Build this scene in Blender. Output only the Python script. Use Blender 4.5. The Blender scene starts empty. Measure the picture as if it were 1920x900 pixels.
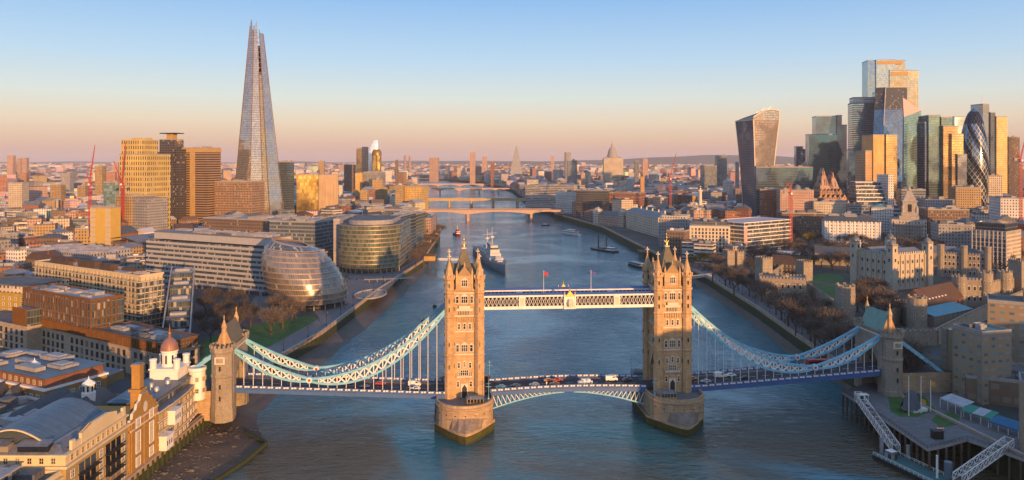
import bpy, math, random
from mathutils import Vector, Matrix
from mathutils.geometry import tessellate_polygon
R = math.radians
rnd = random.Random(7)
SC = bpy.context.scene
COL = SC.collection

# ------------------------------------------------------------------ camera, sky, sun, exposure
F, CX, HY, H = 1410.0, 960.0, 300.0, 108.0      # focal length and horizon of the photograph, eye height over the water
cam_d = bpy.data.cameras.new('camera')
cam = bpy.data.objects.new('camera', cam_d); COL.objects.link(cam)
cam.location = (0, 0, H); cam.rotation_euler = (R(90), 0, 0)
cam_d.sensor_width = 36.0; cam_d.lens = 36.0 * F / 1920.0
cam_d.shift_x = 0.0; cam_d.shift_y = -(450 - HY) / 1920.0
cam_d.clip_start = 1.0; cam_d.clip_end = 90000
SC.camera = cam
SUN_EL, SUN_AZ = 6.0, 27.0                       # degrees: height, and how far right of straight behind the camera
sun_dir = Vector((math.sin(R(SUN_AZ)) * math.cos(R(SUN_EL)), -math.cos(R(SUN_AZ)) * math.cos(R(SUN_EL)), math.sin(R(SUN_EL))))
sun_d = bpy.data.lights.new('sun', 'SUN'); sun_d.energy = 5.0; sun_d.angle = R(0.5); sun_d.color = (1.0, 0.50, 0.17)
sun = bpy.data.objects.new('sun', sun_d); COL.objects.link(sun)
sun.rotation_euler = sun_dir.to_track_quat('Z', 'Y').to_euler(); sun.location = (300, -600, 400)
SC.view_settings.view_transform = 'Standard'; SC.view_settings.look = 'None'
SC.view_settings.exposure = 0.48; SC.view_settings.gamma = 1.0; SC.view_settings.use_curve_mapping = False
SC.cycles.max_bounces = 5; SC.cycles.diffuse_bounces = 2; SC.cycles.glossy_bounces = 3; SC.cycles.transmission_bounces = 2
SC.cycles.volume_bounces = 0; SC.cycles.transparent_max_bounces = 6; SC.cycles.caustics_reflective = False; SC.cycles.caustics_refractive = False
SC.cycles.sample_clamp_indirect = 4.0; SC.cycles.use_denoising = True

def S(r, g, b):                                  # display colour to linear
    def c(u):
        u /= 255.0
        return u / 12.92 if u <= 0.04045 else ((u + 0.055) / 1.055) ** 2.4
    return (c(r), c(g), c(b), 1.0)

def nd(nt, typ, ins=None, **props):
    n = nt.nodes.new(typ)
    for k, v in props.items(): setattr(n, k, v)
    for k, v in (ins or {}).items():
        s = n.inputs[k]
        if isinstance(v, bpy.types.NodeSocket): nt.links.new(v, s)
        else: s.default_value = v
    return n
def mth(nt, op, a, b=0.0, c=None):
    i = {0: a, 1: b}
    if c is not None: i[2] = c
    return nd(nt, 'ShaderNodeMath', i, operation=op).outputs[0]
def vmth(nt, op, a, b=None):
    i = {0: a}
    if b is not None: i[1] = b
    return nd(nt, 'ShaderNodeVectorMath', i, operation=op)
def mixc(nt, f, a, b, mode='MIX'):
    return nd(nt, 'ShaderNodeMix', {0: f, 6: a, 7: b}, data_type='RGBA', blend_type=mode).outputs[2]
def ramp(nt, fac, stops, interp='LINEAR'):
    n = nd(nt, 'ShaderNodeValToRGB', {0: fac}); e = n.color_ramp.elements; n.color_ramp.interpolation = interp
    while len(e) < len(stops): e.new(0.5)
    for k, (p, c) in enumerate(stops): e[k].position = p; e[k].color = c
    return n.outputs[0]

world = bpy.data.worlds.new('World'); SC.world = world; world.use_nodes = True
wt = world.node_tree; wt.nodes.clear()
tc = nd(wt, 'ShaderNodeTexCoord'); wdir = vmth(wt, 'NORMALIZE', tc.outputs['Generated']).outputs[0]
wz = nd(wt, 'ShaderNodeSeparateXYZ', {0: wdir}).outputs[2]
SKY = [(0.0, S(196, 160, 166)), (0.022, S(214, 172, 162)), (0.055, S(226, 190, 168)), (0.10, S(231, 212, 190)), (0.16, S(216, 224, 222)),
       (0.26, S(180, 212, 240)), (0.42, S(134, 184, 238)), (0.62, S(150, 188, 234)), (1.0, S(142, 178, 228))]
skyc = ramp(wt, mth(wt, 'MULTIPLY', wz, 2.0), SKY)
nish = nd(wt, 'ShaderNodeTexSky', sky_type='NISHITA', sun_disc=False, sun_elevation=R(SUN_EL), sun_rotation=R(180 - SUN_AZ), dust_density=1.0)
sdot = mth(wt, 'MAXIMUM', vmth(wt, 'DOT_PRODUCT', wdir, tuple(sun_dir)).outputs['Value'], 0.0)
glow = mth(wt, 'ADD', mth(wt, 'MULTIPLY', mth(wt, 'POWER', sdot, 5.0), 0.30), mth(wt, 'MULTIPLY', mth(wt, 'POWER', sdot, 60.0), 0.9))
glowc = vmth(wt, 'SCALE', (1.0, 0.70, 0.38)); wt.links.new(glow, glowc.inputs['Scale'])
b1 = nd(wt, 'ShaderNodeBackground', {0: skyc, 1: 0.66}); b2 = nd(wt, 'ShaderNodeBackground', {0: nish.outputs[0], 1: 0.02})
b3 = nd(wt, 'ShaderNodeBackground', {0: glowc.outputs[0], 1: 1.0})
a1 = nd(wt, 'ShaderNodeAddShader', {0: b1.outputs[0], 1: b2.outputs[0]}); a2 = nd(wt, 'ShaderNodeAddShader', {0: a1.outputs[0], 1: b3.outputs[0]})
nd(wt, 'ShaderNodeOutputWorld', {0: a2.outputs[0]})

# ------------------------------------------------------------------ materials
MATS = {}
def newmat(name):
    m = bpy.data.materials.new(name); m.use_nodes = True; m.node_tree.nodes.clear(); return m, m.node_tree
def finish(nt, **ins):
    p = nd(nt, 'ShaderNodeBsdfPrincipled', {k.replace('_', ' '): v for k, v in ins.items()})
    nd(nt, 'ShaderNodeOutputMaterial', {0: p.outputs[0]}); return p
def mat(name, col, rough=0.75, metal=0.0, var=0.18, scale=0.25, bump=0.0, spec=0.4, brick=None):
    """plain surface with wear: two noises vary its colour; brick = (w, h) courses in metres on the UV"""
    if name in MATS: return MATS[name]
    m, nt = newmat(name); MATS[name] = m
    g = nd(nt, 'ShaderNodeNewGeometry').outputs['Position']
    n1 = nd(nt, 'ShaderNodeTexNoise', {'Vector': g, 'Scale': scale, 'Detail': 5.0, 'Roughness': 0.65}).outputs[0]
    n2 = nd(nt, 'ShaderNodeTexNoise', {'Vector': g, 'Scale': scale * 9, 'Detail': 2.0}).outputs[0]
    f = mth(nt, 'ADD', mth(nt, 'MULTIPLY', mth(nt, 'SUBTRACT', n1, 0.5), var * 4.2), mth(nt, 'MULTIPLY', mth(nt, 'SUBTRACT', n2, 0.5), var * 1.6))
    n3 = nd(nt, 'ShaderNodeTexNoise', {'Vector': vmth(nt, 'MULTIPLY', g, (1.0, 1.0, 0.09)).outputs[0], 'Scale': 0.9, 'Detail': 3.0}).outputs[0]
    f = mth(nt, 'ADD', mth(nt, 'ADD', f, mth(nt, 'MULTIPLY', mth(nt, 'SUBTRACT', n3, 0.5), var * 2.0)), 1.0)
    sc = vmth(nt, 'SCALE', tuple(col[:3])); nt.links.new(f, sc.inputs['Scale'])
    c = sc.outputs[0]
    ins = dict(Roughness=rough, Metallic=metal)
    if brick:
        uv = nd(nt, 'ShaderNodeTexCoord').outputs['UV']
        bt = nd(nt, 'ShaderNodeTexBrick', {'Vector': uv, 'Color1': (1, 1, 1, 1), 'Color2': (0.78, 0.76, 0.74, 1), 'Mortar': (0.6, 0.58, 0.56, 1),
                'Scale': 1.0, 'Mortar Size': 0.05, 'Brick Width': brick[0], 'Row Height': brick[1]})
        c = mixc(nt, 1.0, c, bt.outputs[0], 'MULTIPLY')
    p = finish(nt, Base_Color=c, **ins)
    p.inputs['Specular IOR Level'].default_value = spec
    if bump:
        b = nd(nt, 'ShaderNodeBump', {'Height': n2, 'Strength': bump, 'Distance': 0.3}); nt.links.new(b.outputs[0], p.inputs['Normal'])
    return m
def facade(name, wall, glass, pu, pv, wu, wv, gmetal=0.6, grough=0.12, wrough=0.75, wmetal=0.0, var=0.55, tilt=0.008, blind=0.1, objvar=0.25, attr=False):
    """wall with a grid of windows on the UV (metres): pitch pu x pv, open share wu x wv"""
    if name in MATS: return MATS[name]
    m, nt = newmat(name); MATS[name] = m
    uv = nd(nt, 'ShaderNodeSeparateXYZ', {0: nd(nt, 'ShaderNodeTexCoord').outputs['UV']})
    u = mth(nt, 'DIVIDE', uv.outputs[0], pu); v = mth(nt, 'DIVIDE', uv.outputs[1], pv)
    fu = mth(nt, 'ABSOLUTE', mth(nt, 'SUBTRACT', mth(nt, 'FRACT', u), 0.5)); fv = mth(nt, 'ABSOLUTE', mth(nt, 'SUBTRACT', mth(nt, 'FRACT', v), 0.5))
    mask = mth(nt, 'MULTIPLY', mth(nt, 'LESS_THAN', fu, wu / 2), mth(nt, 'LESS_THAN', fv, wv / 2))
    oi = nd(nt, 'ShaderNodeObjectInfo').outputs['Random']
    cell = nd(nt, 'ShaderNodeCombineXYZ', {0: mth(nt, 'FLOOR', u), 1: mth(nt, 'FLOOR', v), 2: mth(nt, 'MULTIPLY', oi, 37.0)}).outputs[0]
    wn = nd(nt, 'ShaderNodeTexWhiteNoise', {'Vector': cell}, noise_dimensions='3D')
    g = nd(nt, 'ShaderNodeNewGeometry')
    n1 = nd(nt, 'ShaderNodeTexNoise', {'Vector': g.outputs['Position'], 'Scale': 0.06, 'Detail': 4.0}).outputs[0]
    wf = mth(nt, 'ADD', mth(nt, 'MULTIPLY', mth(nt, 'SUBTRACT', n1, 0.5), 0.7), mth(nt, 'ADD', 1.0 - objvar / 2, mth(nt, 'MULTIPLY', oi, objvar)))
    if attr: base = nd(nt, 'ShaderNodeAttribute', attribute_name='Col').outputs['Color']
    else: base = tuple(wall[:3])
    sc = vmth(nt, 'SCALE', base); nt.links.new(wf, sc.inputs['Scale'])
    gs = vmth(nt, 'SCALE', tuple(glass[:3])); nt.links.new(mth(nt, 'ADD', 1.0 - var / 2, mth(nt, 'MULTIPLY', wn.outputs[0], var)), gs.inputs['Scale'])
    gc = gs.outputs[0]; isb = None
    if blind:
        isb = mth(nt, 'LESS_THAN', nd(nt, 'ShaderNodeSeparateXYZ', {0: wn.outputs[1]}).outputs[0], blind)
        gc = mixc(nt, isb, gc, (0.32, 0.30, 0.27, 1))
    c = mixc(nt, mask, sc.outputs[0], gc)
    gm = mth(nt, 'MULTIPLY', mask, gmetal)
    if isb is not None: gm = mth(nt, 'MULTIPLY', gm, mth(nt, 'SUBTRACT', 1.0, isb))
    if wmetal: gm = mth(nt, 'MAXIMUM', gm, wmetal)
    rg = mth(nt, 'ADD', wrough, mth(nt, 'MULTIPLY', mask, grough - wrough))
    tv = vmth(nt, 'SCALE', vmth(nt, 'SUBTRACT', wn.outputs[1], (0.5, 0.5, 0.5)).outputs[0]); nt.links.new(mth(nt, 'MULTIPLY', mask, tilt), tv.inputs['Scale'])
    wob = vmth(nt, 'SCALE', vmth(nt, 'SUBTRACT', nd(nt, 'ShaderNodeTexNoise', {'Vector': g.outputs['Position'], 'Scale': 0.035, 'Detail': 2.0}).outputs[1], (.5, .5, .5)).outputs[0]); nt.links.new(mth(nt, 'MULTIPLY', mask, .16), wob.inputs['Scale'])
    nrm = vmth(nt, 'NORMALIZE', vmth(nt, 'ADD', vmth(nt, 'ADD', g.outputs['Normal'], tv.outputs[0]).outputs[0], wob.outputs[0]).outputs[0]).outputs[0]
    finish(nt, Base_Color=c, Metallic=gm, Roughness=rg, Normal=nrm)
    return m

# ------------------------------------------------------------------ mesh builder
class MB:
    def __init__(s): s.v = []; s.f = []; s.m = []; s.uv = []; s.sm = []; s.c = []; s.col = None
    def face(s, pts, mi=0, uv=None, smooth=False):
        b = len(s.v); s.v += [tuple(p) for p in pts]; s.f.append(tuple(range(b, b + len(pts)))); s.m.append(mi); s.sm.append(smooth)
        if uv is None: uv = [(p[0], p[1]) for p in pts]
        s.uv.append(uv); s.c.append(s.col)
    def wall(s, p, q, z0, z1, mi=0, u0=0.0, vz=0.0):
        L = math.hypot(q[0] - p[0], q[1] - p[1])
        s.face([(p[0], p[1], z0), (q[0], q[1], z0), (q[0], q[1], z1), (p[0], p[1], z1)], mi, [(u0, z0 - vz), (u0 + L, z0 - vz), (u0 + L, z1 - vz), (u0, z1 - vz)])
    def prism(s, poly, z0, z1, mi=0, top=None, bottom=False, tops=True):
        n = len(poly)
        ar = sum(poly[i][0] * poly[(i + 1) % n][1] - poly[(i + 1) % n][0] * poly[i][1] for i in range(n))
        if ar < 0: poly = poly[::-1]
        for i in range(n): s.wall(poly[i], poly[(i + 1) % n], z0, z1, mi)
        tm = mi if top is None else top
        if tops:
            if n <= 4: s.face([(x, y, z1) for x, y in poly], tm)
            else:
                for t in tessellate_polygon([[Vector((x, y, 0)) for x, y in poly]]):
                    a, b, c = [poly[k] for k in t]
                    if (b[0] - a[0]) * (c[1] - a[1]) - (c[0] - a[0]) * (b[1] - a[1]) < 0: b, c = c, b
                    s.face([(q[0], q[1], z1) for q in (a, b, c)], tm)
        if bottom and n <= 4: s.face([(x, y, z0) for x, y in poly[::-1]], mi)
    def box(s, x0, x1, y0, y1, z0, z1, mi=0, top=None, bottom=False):
        s.prism([(x0, y0), (x1, y0), (x1, y1), (x0, y1)], z0, z1, mi, top, bottom)
    def loft(s, rings, mi=0, closed=True, smooth=True, cap=False, uscale=None):
        b = len(s.v); n = len(rings[0])
        for r in rings: s.v += [tuple(p) for p in r]
        us = [0.0]
        big = max(rings, key=lambda r: sum((Vector(r[i]) - Vector(r[i - 1])).length for i in range(n)))
        for i in range(n): us.append(us[-1] + (Vector(big[(i + 1) % n]) - Vector(big[i])).length)
        vs = [0.0]
        for k in range(len(rings) - 1): vs.append(vs[-1] + max((Vector(rings[k + 1][i]) - Vector(rings[k][i])).length for i in range(0, n, max(1, n // 4))))
        for k in range(len(rings) - 1):
            for i in range(n if closed else n - 1):
                j = (i + 1) % n
                s.f.append((b + k * n + i, b + k * n + j, b + (k + 1) * n + j, b + (k + 1) * n + i)); s.m.append(mi); s.sm.append(smooth); s.c.append(s.col)
                s.uv.append([(us[i], vs[k]), (us[i + 1], vs[k]), (us[i + 1], vs[k + 1]), (us[i], vs[k + 1])])
        if cap:
            for r, rev in ((rings[0], True), (rings[-1], False)): s.face(r[::-1] if rev else r, mi)
    def lathe(s, cx, cy, prof, n=16, mi=0, smooth=True, a0=0.0):
        s.loft([[(cx + r * math.cos(a0 + 2 * math.pi * i / n), cy + r * math.sin(a0 + 2 * math.pi * i / n), z) for i in range(n)] for r, z in prof], mi, True, smooth)
    def bar(s, p, q, w, h=None, mi=0):
        p = Vector(p); q = Vector(q); d = q - p
        if d.length < 1e-6: return
        h = w if h is None else h
        d.normalize(); up = Vector((0, 0, 1)) if abs(d.z) < 0.95 else Vector((0, 1, 0))
        a = d.cross(up).normalized() * (w / 2); b = a.cross(d).normalized() * (h / 2)
        r0 = [p + a + b, p - a + b, p - a - b, p + a - b]; r1 = [x + (q - p) for x in r0]
        for i in range(4):
            j = (i + 1) % 4; s.face([r0[i], r0[j], r1[j], r1[i]], mi)
        s.face(r0[::-1], mi); s.face(r1, mi)
    def tube(s, p, q, r0, r1=None, n=6, mi=0):
        p = Vector(p); q = Vector(q); d = (q - p).normalized(); r1 = r0 if r1 is None else r1
        up = Vector((0, 0, 1)) if abs(d.z) < 0.9 else Vector((1, 0, 0))
        a = d.cross(up).normalized(); b = a.cross(d)
        s.loft([[p + (a * math.cos(t) + b * math.sin(t)) * r0 for t in [2 * math.pi * i / n for i in range(n)]],
                [q + (a * math.cos(t) + b * math.sin(t)) * r1 for t in [2 * math.pi * i / n for i in range(n)]]], mi, True, True, cap=True)
    def gable(s, x0, x1, y0, y1, z0, zr, along='x', mi=0, end=None, over=0.0):
        """pitched roof on a rectangle, ridge along x or y"""
        end = mi if end is None else end
        if along == 'x':
            ym = (y0 + y1) / 2
            s.face([(x0, y0, z0), (x1, y0, z0), (x1, ym, zr), (x0, ym, zr)], mi); s.face([(x1, y1, z0), (x0, y1, z0), (x0, ym, zr), (x1, ym, zr)], mi)
            s.face([(x0, y1, z0), (x0, y0, z0), (x0, ym, zr)], end); s.face([(x1, y0, z0), (x1, y1, z0), (x1, ym, zr)], end)
        else:
            xm = (x0 + x1) / 2
            s.face([(x0, y1, z0), (x0, y0, z0), (xm, y0, zr), (xm, y1, zr)], mi); s.face([(x1, y0, z0), (x1, y1, z0), (xm, y1, zr), (xm, y0, zr)], mi)
            s.face([(x0, y0, z0), (x1, y0, z0), (xm, y0, zr)], end); s.face([(x1, y1, z0), (x0, y1, z0), (xm, y1, zr)], end)
    def hip(s, x0, x1, y0, y1, z0, zr, inset, mi=0):
        a = min(inset, (x1 - x0) / 2 - .01, (y1 - y0) / 2 - .01)
        lo = [(x0, y0, z0), (x1, y0, z0), (x1, y1, z0), (x0, y1, z0)]; hi = [(x0 + a, y0 + a, zr), (x1 - a, y0 + a, zr), (x1 - a, y1 - a, zr), (x0 + a, y1 - a, zr)]
        for i in range(4):
            j = (i + 1) % 4; s.face([lo[i], lo[j], hi[j], hi[i]], mi)
        s.face(hi, mi)
    def mesh(s, name, mats):
        me = bpy.data.meshes.new(name); me.from_pydata(s.v, [], s.f)
        for m in (mats if isinstance(mats, (list, tuple)) else [mats]): me.materials.append(m)
        me.polygons.foreach_set('material_index', s.m); me.polygons.foreach_set('use_smooth', s.sm)
        uvl = me.uv_layers.new(name='UVMap'); flat = [c for f in s.uv for p in f for c in p[:2]]
        uvl.data.foreach_set('uv', flat)
        if any(c is not None for c in s.c):
            ca = me.color_attributes.new('Col', 'FLOAT_COLOR', 'CORNER'); fl = []
            for f, c in zip(s.f, s.c): fl += list(c or (.3, .3, .3, 1)) * len(f)
            ca.data.foreach_set('color', fl)
        me.update(); return me
    def build(s, name, mats, parent=None, loc=None, rz=0.0):
        o = bpy.data.objects.new(name, s.mesh(name, mats)); COL.objects.link(o)
        if loc: o.location = loc
        if rz: o.rotation_euler.z = rz
        if parent: o.parent = parent
        return o
def thing(name, label, cat, loc=(0, 0, 0), rz=0.0, group=None):
    o = bpy.data.objects.new(name, None); COL.objects.link(o); o.empty_display_size = 2
    o.location = loc; o.rotation_euler.z = rz; return tag(o, label, cat, group)
def tag(o, label, cat, group=None):
    o['label'] = label; o['category'] = cat
    if group: o['group'] = group
    return o
def struct(o, kind='structure'): o['kind'] = kind; return o
def child(src, parent, loc=(0, 0, 0), rz=0.0, scale=None):
    c = src.copy(); COL.objects.link(c); c.parent = parent; c.location = loc; c.rotation_euler = (0, 0, rz)
    if scale: c.scale = scale
    return c
def mobj(name, me, parent, loc=(0, 0, 0), rz=0.0, scale=None):
    c = bpy.data.objects.new(name, me); COL.objects.link(c); c.parent = parent; c.location = loc; c.rotation_euler.z = rz
    if scale: c.scale = scale
    return c
KIDS = {}
def dup(root, loc, rz=None, label=None, group=None, scale=None):
    r = root.copy(); COL.objects.link(r); r.location = loc
    if rz is not None: r.rotation_euler.z = rz
    if scale: r.scale = (scale,) * 3 if not isinstance(scale, tuple) else scale
    if label: r['label'] = label
    if group: r['group'] = group
    for ch in KIDS.setdefault(root.name, list(root.children)):
        c = ch.copy(); COL.objects.link(c); c.parent = r
        for g in list(ch.children):
            d = g.copy(); COL.objects.link(d); d.parent = c
    return r
G = 9.0                                          # level of the quays and streets over the low water
def PX(px, Y): return (px - CX) / F * Y
def PZ(py, Y): return H - (py - HY) / F * Y
def PY(py, z=G): return F * (H - z) / (py - HY)
def gp(px, py, z=G):
    Y = PY(py, z); return (PX(px, Y), Y)
EXCL = []                                        # footprints no filler building may touch
# ------------------------------------------------------------------ shared materials
M_STONE = mat('portland_stone', (0.54, 0.36, 0.195), 0.8, var=0.2, scale=0.12, brick=(1.6, 0.7))
M_STONE_P = mat('pier_granite', (0.45, 0.32, 0.20), 0.8, var=0.2, scale=0.12, brick=(2.2, 0.9))
M_CREAM = mat('cream_dressing', (0.60, 0.52, 0.42), 0.75, var=0.12)
M_SLATE = mat('slate', (0.085, 0.10, 0.115), 0.55, var=0.2, brick=(0.7, 0.4))
M_SPIRE = mat('spire_slate', (0.17, 0.145, 0.09), 0.6, var=0.2, brick=(0.7, 0.5))
M_GOLD = mat('gold_leaf', (0.75, 0.48, 0.14), 0.3, 1.0, var=0.1)
M_TEAL = mat('turquoise_paint', (0.20, 0.46, 0.60), 0.5, var=0.22)
M_BLUE = mat('blue_paint', (0.055, 0.12, 0.30), 0.45, var=0.12)
M_WHITE = mat('white_paint', (0.74, 0.70, 0.66), 0.55, var=0.08)
M_GLASSD, nt = newmat('window_glass')            # every pane its own: dark, painted sky reflection, painted warm light or pale blind
MATS['window_glass'] = M_GLASSD
oi_ = nd(nt, 'ShaderNodeObjectInfo').outputs['Random']
pg = finish(nt, Base_Color=ramp(nt, oi_, [(0.0, (.012, .015, .02, 1)), (.45, (.03, .036, .045, 1)), (.62, (.06, .075, .09, 1)), (.80, (.10, .085, .06, 1)), (.92, (.26, .22, .17, 1))], 'CONSTANT'), Roughness=0.1); pg.inputs['Specular IOR Level'].default_value = .8
M_ASPH = mat('asphalt', (0.045, 0.045, 0.05), 0.85, var=0.2, scale=0.1)
M_PAVE = mat('paving', (0.17, 0.165, 0.165), 0.8, var=0.16, scale=0.08, brick=(2.0, 1.0))
M_GRASS = mat('lawn', (0.05, 0.115, 0.025), 0.95, var=0.25, scale=0.2)
M_CONC = mat('concrete', (0.30, 0.28, 0.26), 0.8, var=0.15)
M_LEAD = mat('lead_roof', (0.17, 0.18, 0.20), 0.55, var=0.22, scale=0.1, brick=(1.1, 14))
M_FLAT = mat('roof_felt', (0.12, 0.12, 0.125), 0.85, var=0.34, scale=0.15, brick=(5, 7))
M_PALE = mat('pale_roof', (0.36, 0.33, 0.32), 0.8, var=0.26, scale=0.1, brick=(6, 4))
M_PLANT = mat('plant_grey', (0.27, 0.27, 0.28), 0.6, var=0.25, scale=0.5)
M_MOSS = mat('mossy_stone', (0.035, 0.045, 0.016), 0.9, var=0.35, scale=0.3)
M_STEEL = mat('galvanised_steel', (0.42, 0.43, 0.44), 0.45, 0.5, var=0.1)
M_BLACK = mat('black_paint', (0.02, 0.02, 0.022), 0.5, var=0.1)
M_RED = mat('red_paint', (0.42, 0.035, 0.03), 0.5, var=0.1)
M_TIMBER = mat('old_timber', (0.10, 0.075, 0.05), 0.85, var=0.3, scale=0.6)
M_RAG = mat('ragstone', (0.33, 0.285, 0.225), 0.9, var=0.2, scale=0.15, brick=(1.0, 0.5))
M_BRICKR = mat('red_brick', (0.24, 0.10, 0.06), 0.85, var=0.18, brick=(0.9, 0.3))
M_BRICKY = mat('london_stock_brick', (0.36, 0.23, 0.09), 0.85, var=0.16, brick=(0.9, 0.3))
M_TILE = mat('brown_roof_tile', (0.11, 0.065, 0.045), 0.85, var=0.22, brick=(0.6, 0.35))
M_COPPER = mat('green_copper', (0.13, 0.27, 0.23), 0.6, var=0.2, scale=0.3)

# ------------------------------------------------------------------ ground, river, foreshore
LBANK = [(-121, -1400), (-121, 150), (-121, 294), (-118, 340), (-117, 382), (-109.5, 432), (-106, 495), (-102.7, 572), (-88, 739), (-92, 846), (-96, 997),
         (-120, 1163), (-158, 1396), (-203, 1745), (-272, 2326), (-358, 2970), (-433, 3490), (-600, 4100)]
RBANK = [(172, -1400), (172, 240), (166, 290), (161, 330), (160, 387), (161, 423), (165, 506), (166, 634), (163, 681), (152, 821), (147, 900), (135, 1117),
         (79, 1396), (33, 1861), (0, 2538), (-74, 2970), (-145, 3405), (-380, 4000), (-600, 4100)]
mg, nt = newmat('city_ground')
gpos = nd(nt, 'ShaderNodeNewGeometry').outputs['Position']
gn1 = nd(nt, 'ShaderNodeTexNoise', {'Vector': gpos, 'Scale': 0.012, 'Detail': 6.0, 'Roughness': 0.7}).outputs[0]
gn2 = nd(nt, 'ShaderNodeTexVoronoi', {'Vector': gpos, 'Scale': 0.05}).outputs['Color']
gcol = ramp(nt, gn1, [(0.30, (0.045, 0.045, 0.048, 1)), (0.48, (0.09, 0.085, 0.08, 1)), (0.58, (0.075, 0.06, 0.045, 1)), (0.72, (0.04, 0.05, 0.025, 1))])
finish(nt, Base_Color=mixc(nt, 0.4, gcol, mixc(nt, 1.0, gcol, gn2, 'MULTIPLY')), Roughness=0.9)
mb = MB()
def flat(m, poly, z, mi=0):
    for t in tessellate_polygon([[Vector((x, y, 0)) for x, y in poly]]):
        a, b, c = [poly[k] for k in t]
        if (b[0] - a[0]) * (c[1] - a[1]) - (c[0] - a[0]) * (b[1] - a[1]) < 0: b, c = c, b
        m.face([(q[0], q[1], z) for q in (a, b, c)], mi)
flat(mb, LBANK + [(-19000, 4100), (-19000, -1400)], G)
flat(mb, RBANK + [(19000, 4100), (19000, -1400)], G)
flat(mb, [(-19000, 4100), (19000, 4100), (19000, 30000), (-19000, 30000)], G)
struct(mb.build('ground', mg))

mw, nt = newmat('river_water')
gpos = nd(nt, 'ShaderNodeNewGeometry').outputs['Position']
st = vmth(nt, 'MULTIPLY', gpos, (0.75, 1.3, 1.0)).outputs[0]
w1 = nd(nt, 'ShaderNodeTexNoise', {'Vector': st, 'Scale': 0.20, 'Detail': 5.0, 'Roughness': 0.6, 'Distortion': 0.6}).outputs[0]
w2 = nd(nt, 'ShaderNodeTexNoise', {'Vector': st, 'Scale': 0.045, 'Detail': 3.0, 'Distortion': 0.8}).outputs[0]
w3 = nd(nt, 'ShaderNodeTexNoise', {'Vector': gpos, 'Scale': 0.011, 'Detail': 3.0, 'Distortion': 1.2}).outputs[0]
w4 = nd(nt, 'ShaderNodeTexNoise', {'Vector': vmth(nt, 'MULTIPLY', gpos, (0.5, 1.5, 1.0)).outputs[0], 'Scale': 0.33, 'Detail': 3.0, 'Distortion': 0.9}).outputs[0]
hgt = mth(nt, 'ADD', mth(nt, 'ADD', mth(nt, 'MULTIPLY', w1, 0.7), mth(nt, 'MULTIPLY', w4, 0.45)), mth(nt, 'MULTIPLY', w2, 0.8))
bstr = mth(nt, 'MULTIPLY', ramp(nt, w3, [(.36, (.22, .22, .22, 1)), (.5, (.6, .6, .6, 1)), (.64, (1, 1, 1, 1))]), 1.0)
bm_ = nd(nt, 'ShaderNodeBump', {'Height': hgt, 'Strength': bstr, 'Distance': 1.7})
near_ = nd(nt, 'ShaderNodeMapRange', {0: nd(nt, 'ShaderNodeSeparateXYZ', {0: gpos}).outputs[1], 1: 360.0, 2: 285.0, 3: 0.0, 4: 1.0}).outputs[0]      # silt stirred up below the bridge
wc = mixc(nt, mth(nt, 'MULTIPLY', near_, ramp(nt, w3, [(.42, (0, 0, 0, 1)), (.56, (1, 1, 1, 1))])), mixc(nt, w2, (0.024, 0.140, 0.178, 1), (0.036, 0.132, 0.156, 1)), (0.075, 0.062, 0.036, 1))
pw = finish(nt, Base_Color=wc, Roughness=0.09, Normal=bm_.outputs[0]); pw.inputs['IOR'].default_value = 1.52
mb = MB()
mb.face([(-2000, -1400, 0), (2000, -1400, 0), (2000, 4300, 0), (-2000, 4300, 0)]); struct(mb.build('river_water', mw))

M_MUD = mat('river_mud', (0.085, 0.064, 0.048), 0.6, var=0.35, scale=0.12, bump=0.5)
def shore(name, wallpts, waterpts, z):
    m = MB(); rows = []
    for (a, b) in zip(wallpts, waterpts):
        rows.append([(a[0] + (b[0] - a[0]) * t, a[1] + (b[1] - a[1]) * t, z * (1 - t) ** 1.3 - 0.35 * t + (0.35 * rnd.uniform(-1, 1) * t * (1 - t) * 4)) for t in [i / 8 for i in range(9)]])
    m.loft(rows, 0, closed=False); return struct(m.build(name, M_MUD))
def dens(p, n):
    out = []
    for a, b in zip(p, p[1:]):
        for i in range(n): out.append((a[0] + (b[0] - a[0]) * i / n, a[1] + (b[1] - a[1]) * i / n))
    return out + [p[-1]]
wl = dens([(-121, 236), (-121, 250), (-121, 262), (-121, 275), (-121, 285), (-120, 300), (-118, 330), (-117, 352), (-114, 400), (-108, 452), (-102, 572), (-88, 739), (-90, 780)], 4)
wt_ = dens([(-92, 236), (-92, 256), (-93, 270), (-90, 282), (-89, 290), (-96, 297), (-107, 318), (-104, 350), (-98, 400), (-93.5, 452), (-86, 569), (-82, 746), (-90, 790)], 4)
wt_ = [(x + rnd.uniform(-1.1, 1.1), y + rnd.uniform(-1, 1)) for x, y in wt_]
shore('mud_foreshore', wl, wt_, 3.0)
wl = dens([(163, 345), (160, 387), (161, 423), (165, 506), (166, 634), (163, 690)], 6); wt_ = dens([(158, 350), (153, 392), (154, 428), (157, 506), (157, 634), (158, 700)], 6)
wt_ = [(x + rnd.uniform(-.6, .6), y) for x, y in wt_]
shore('shingle_foreshore', wl, wt_, 2.5)

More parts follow.
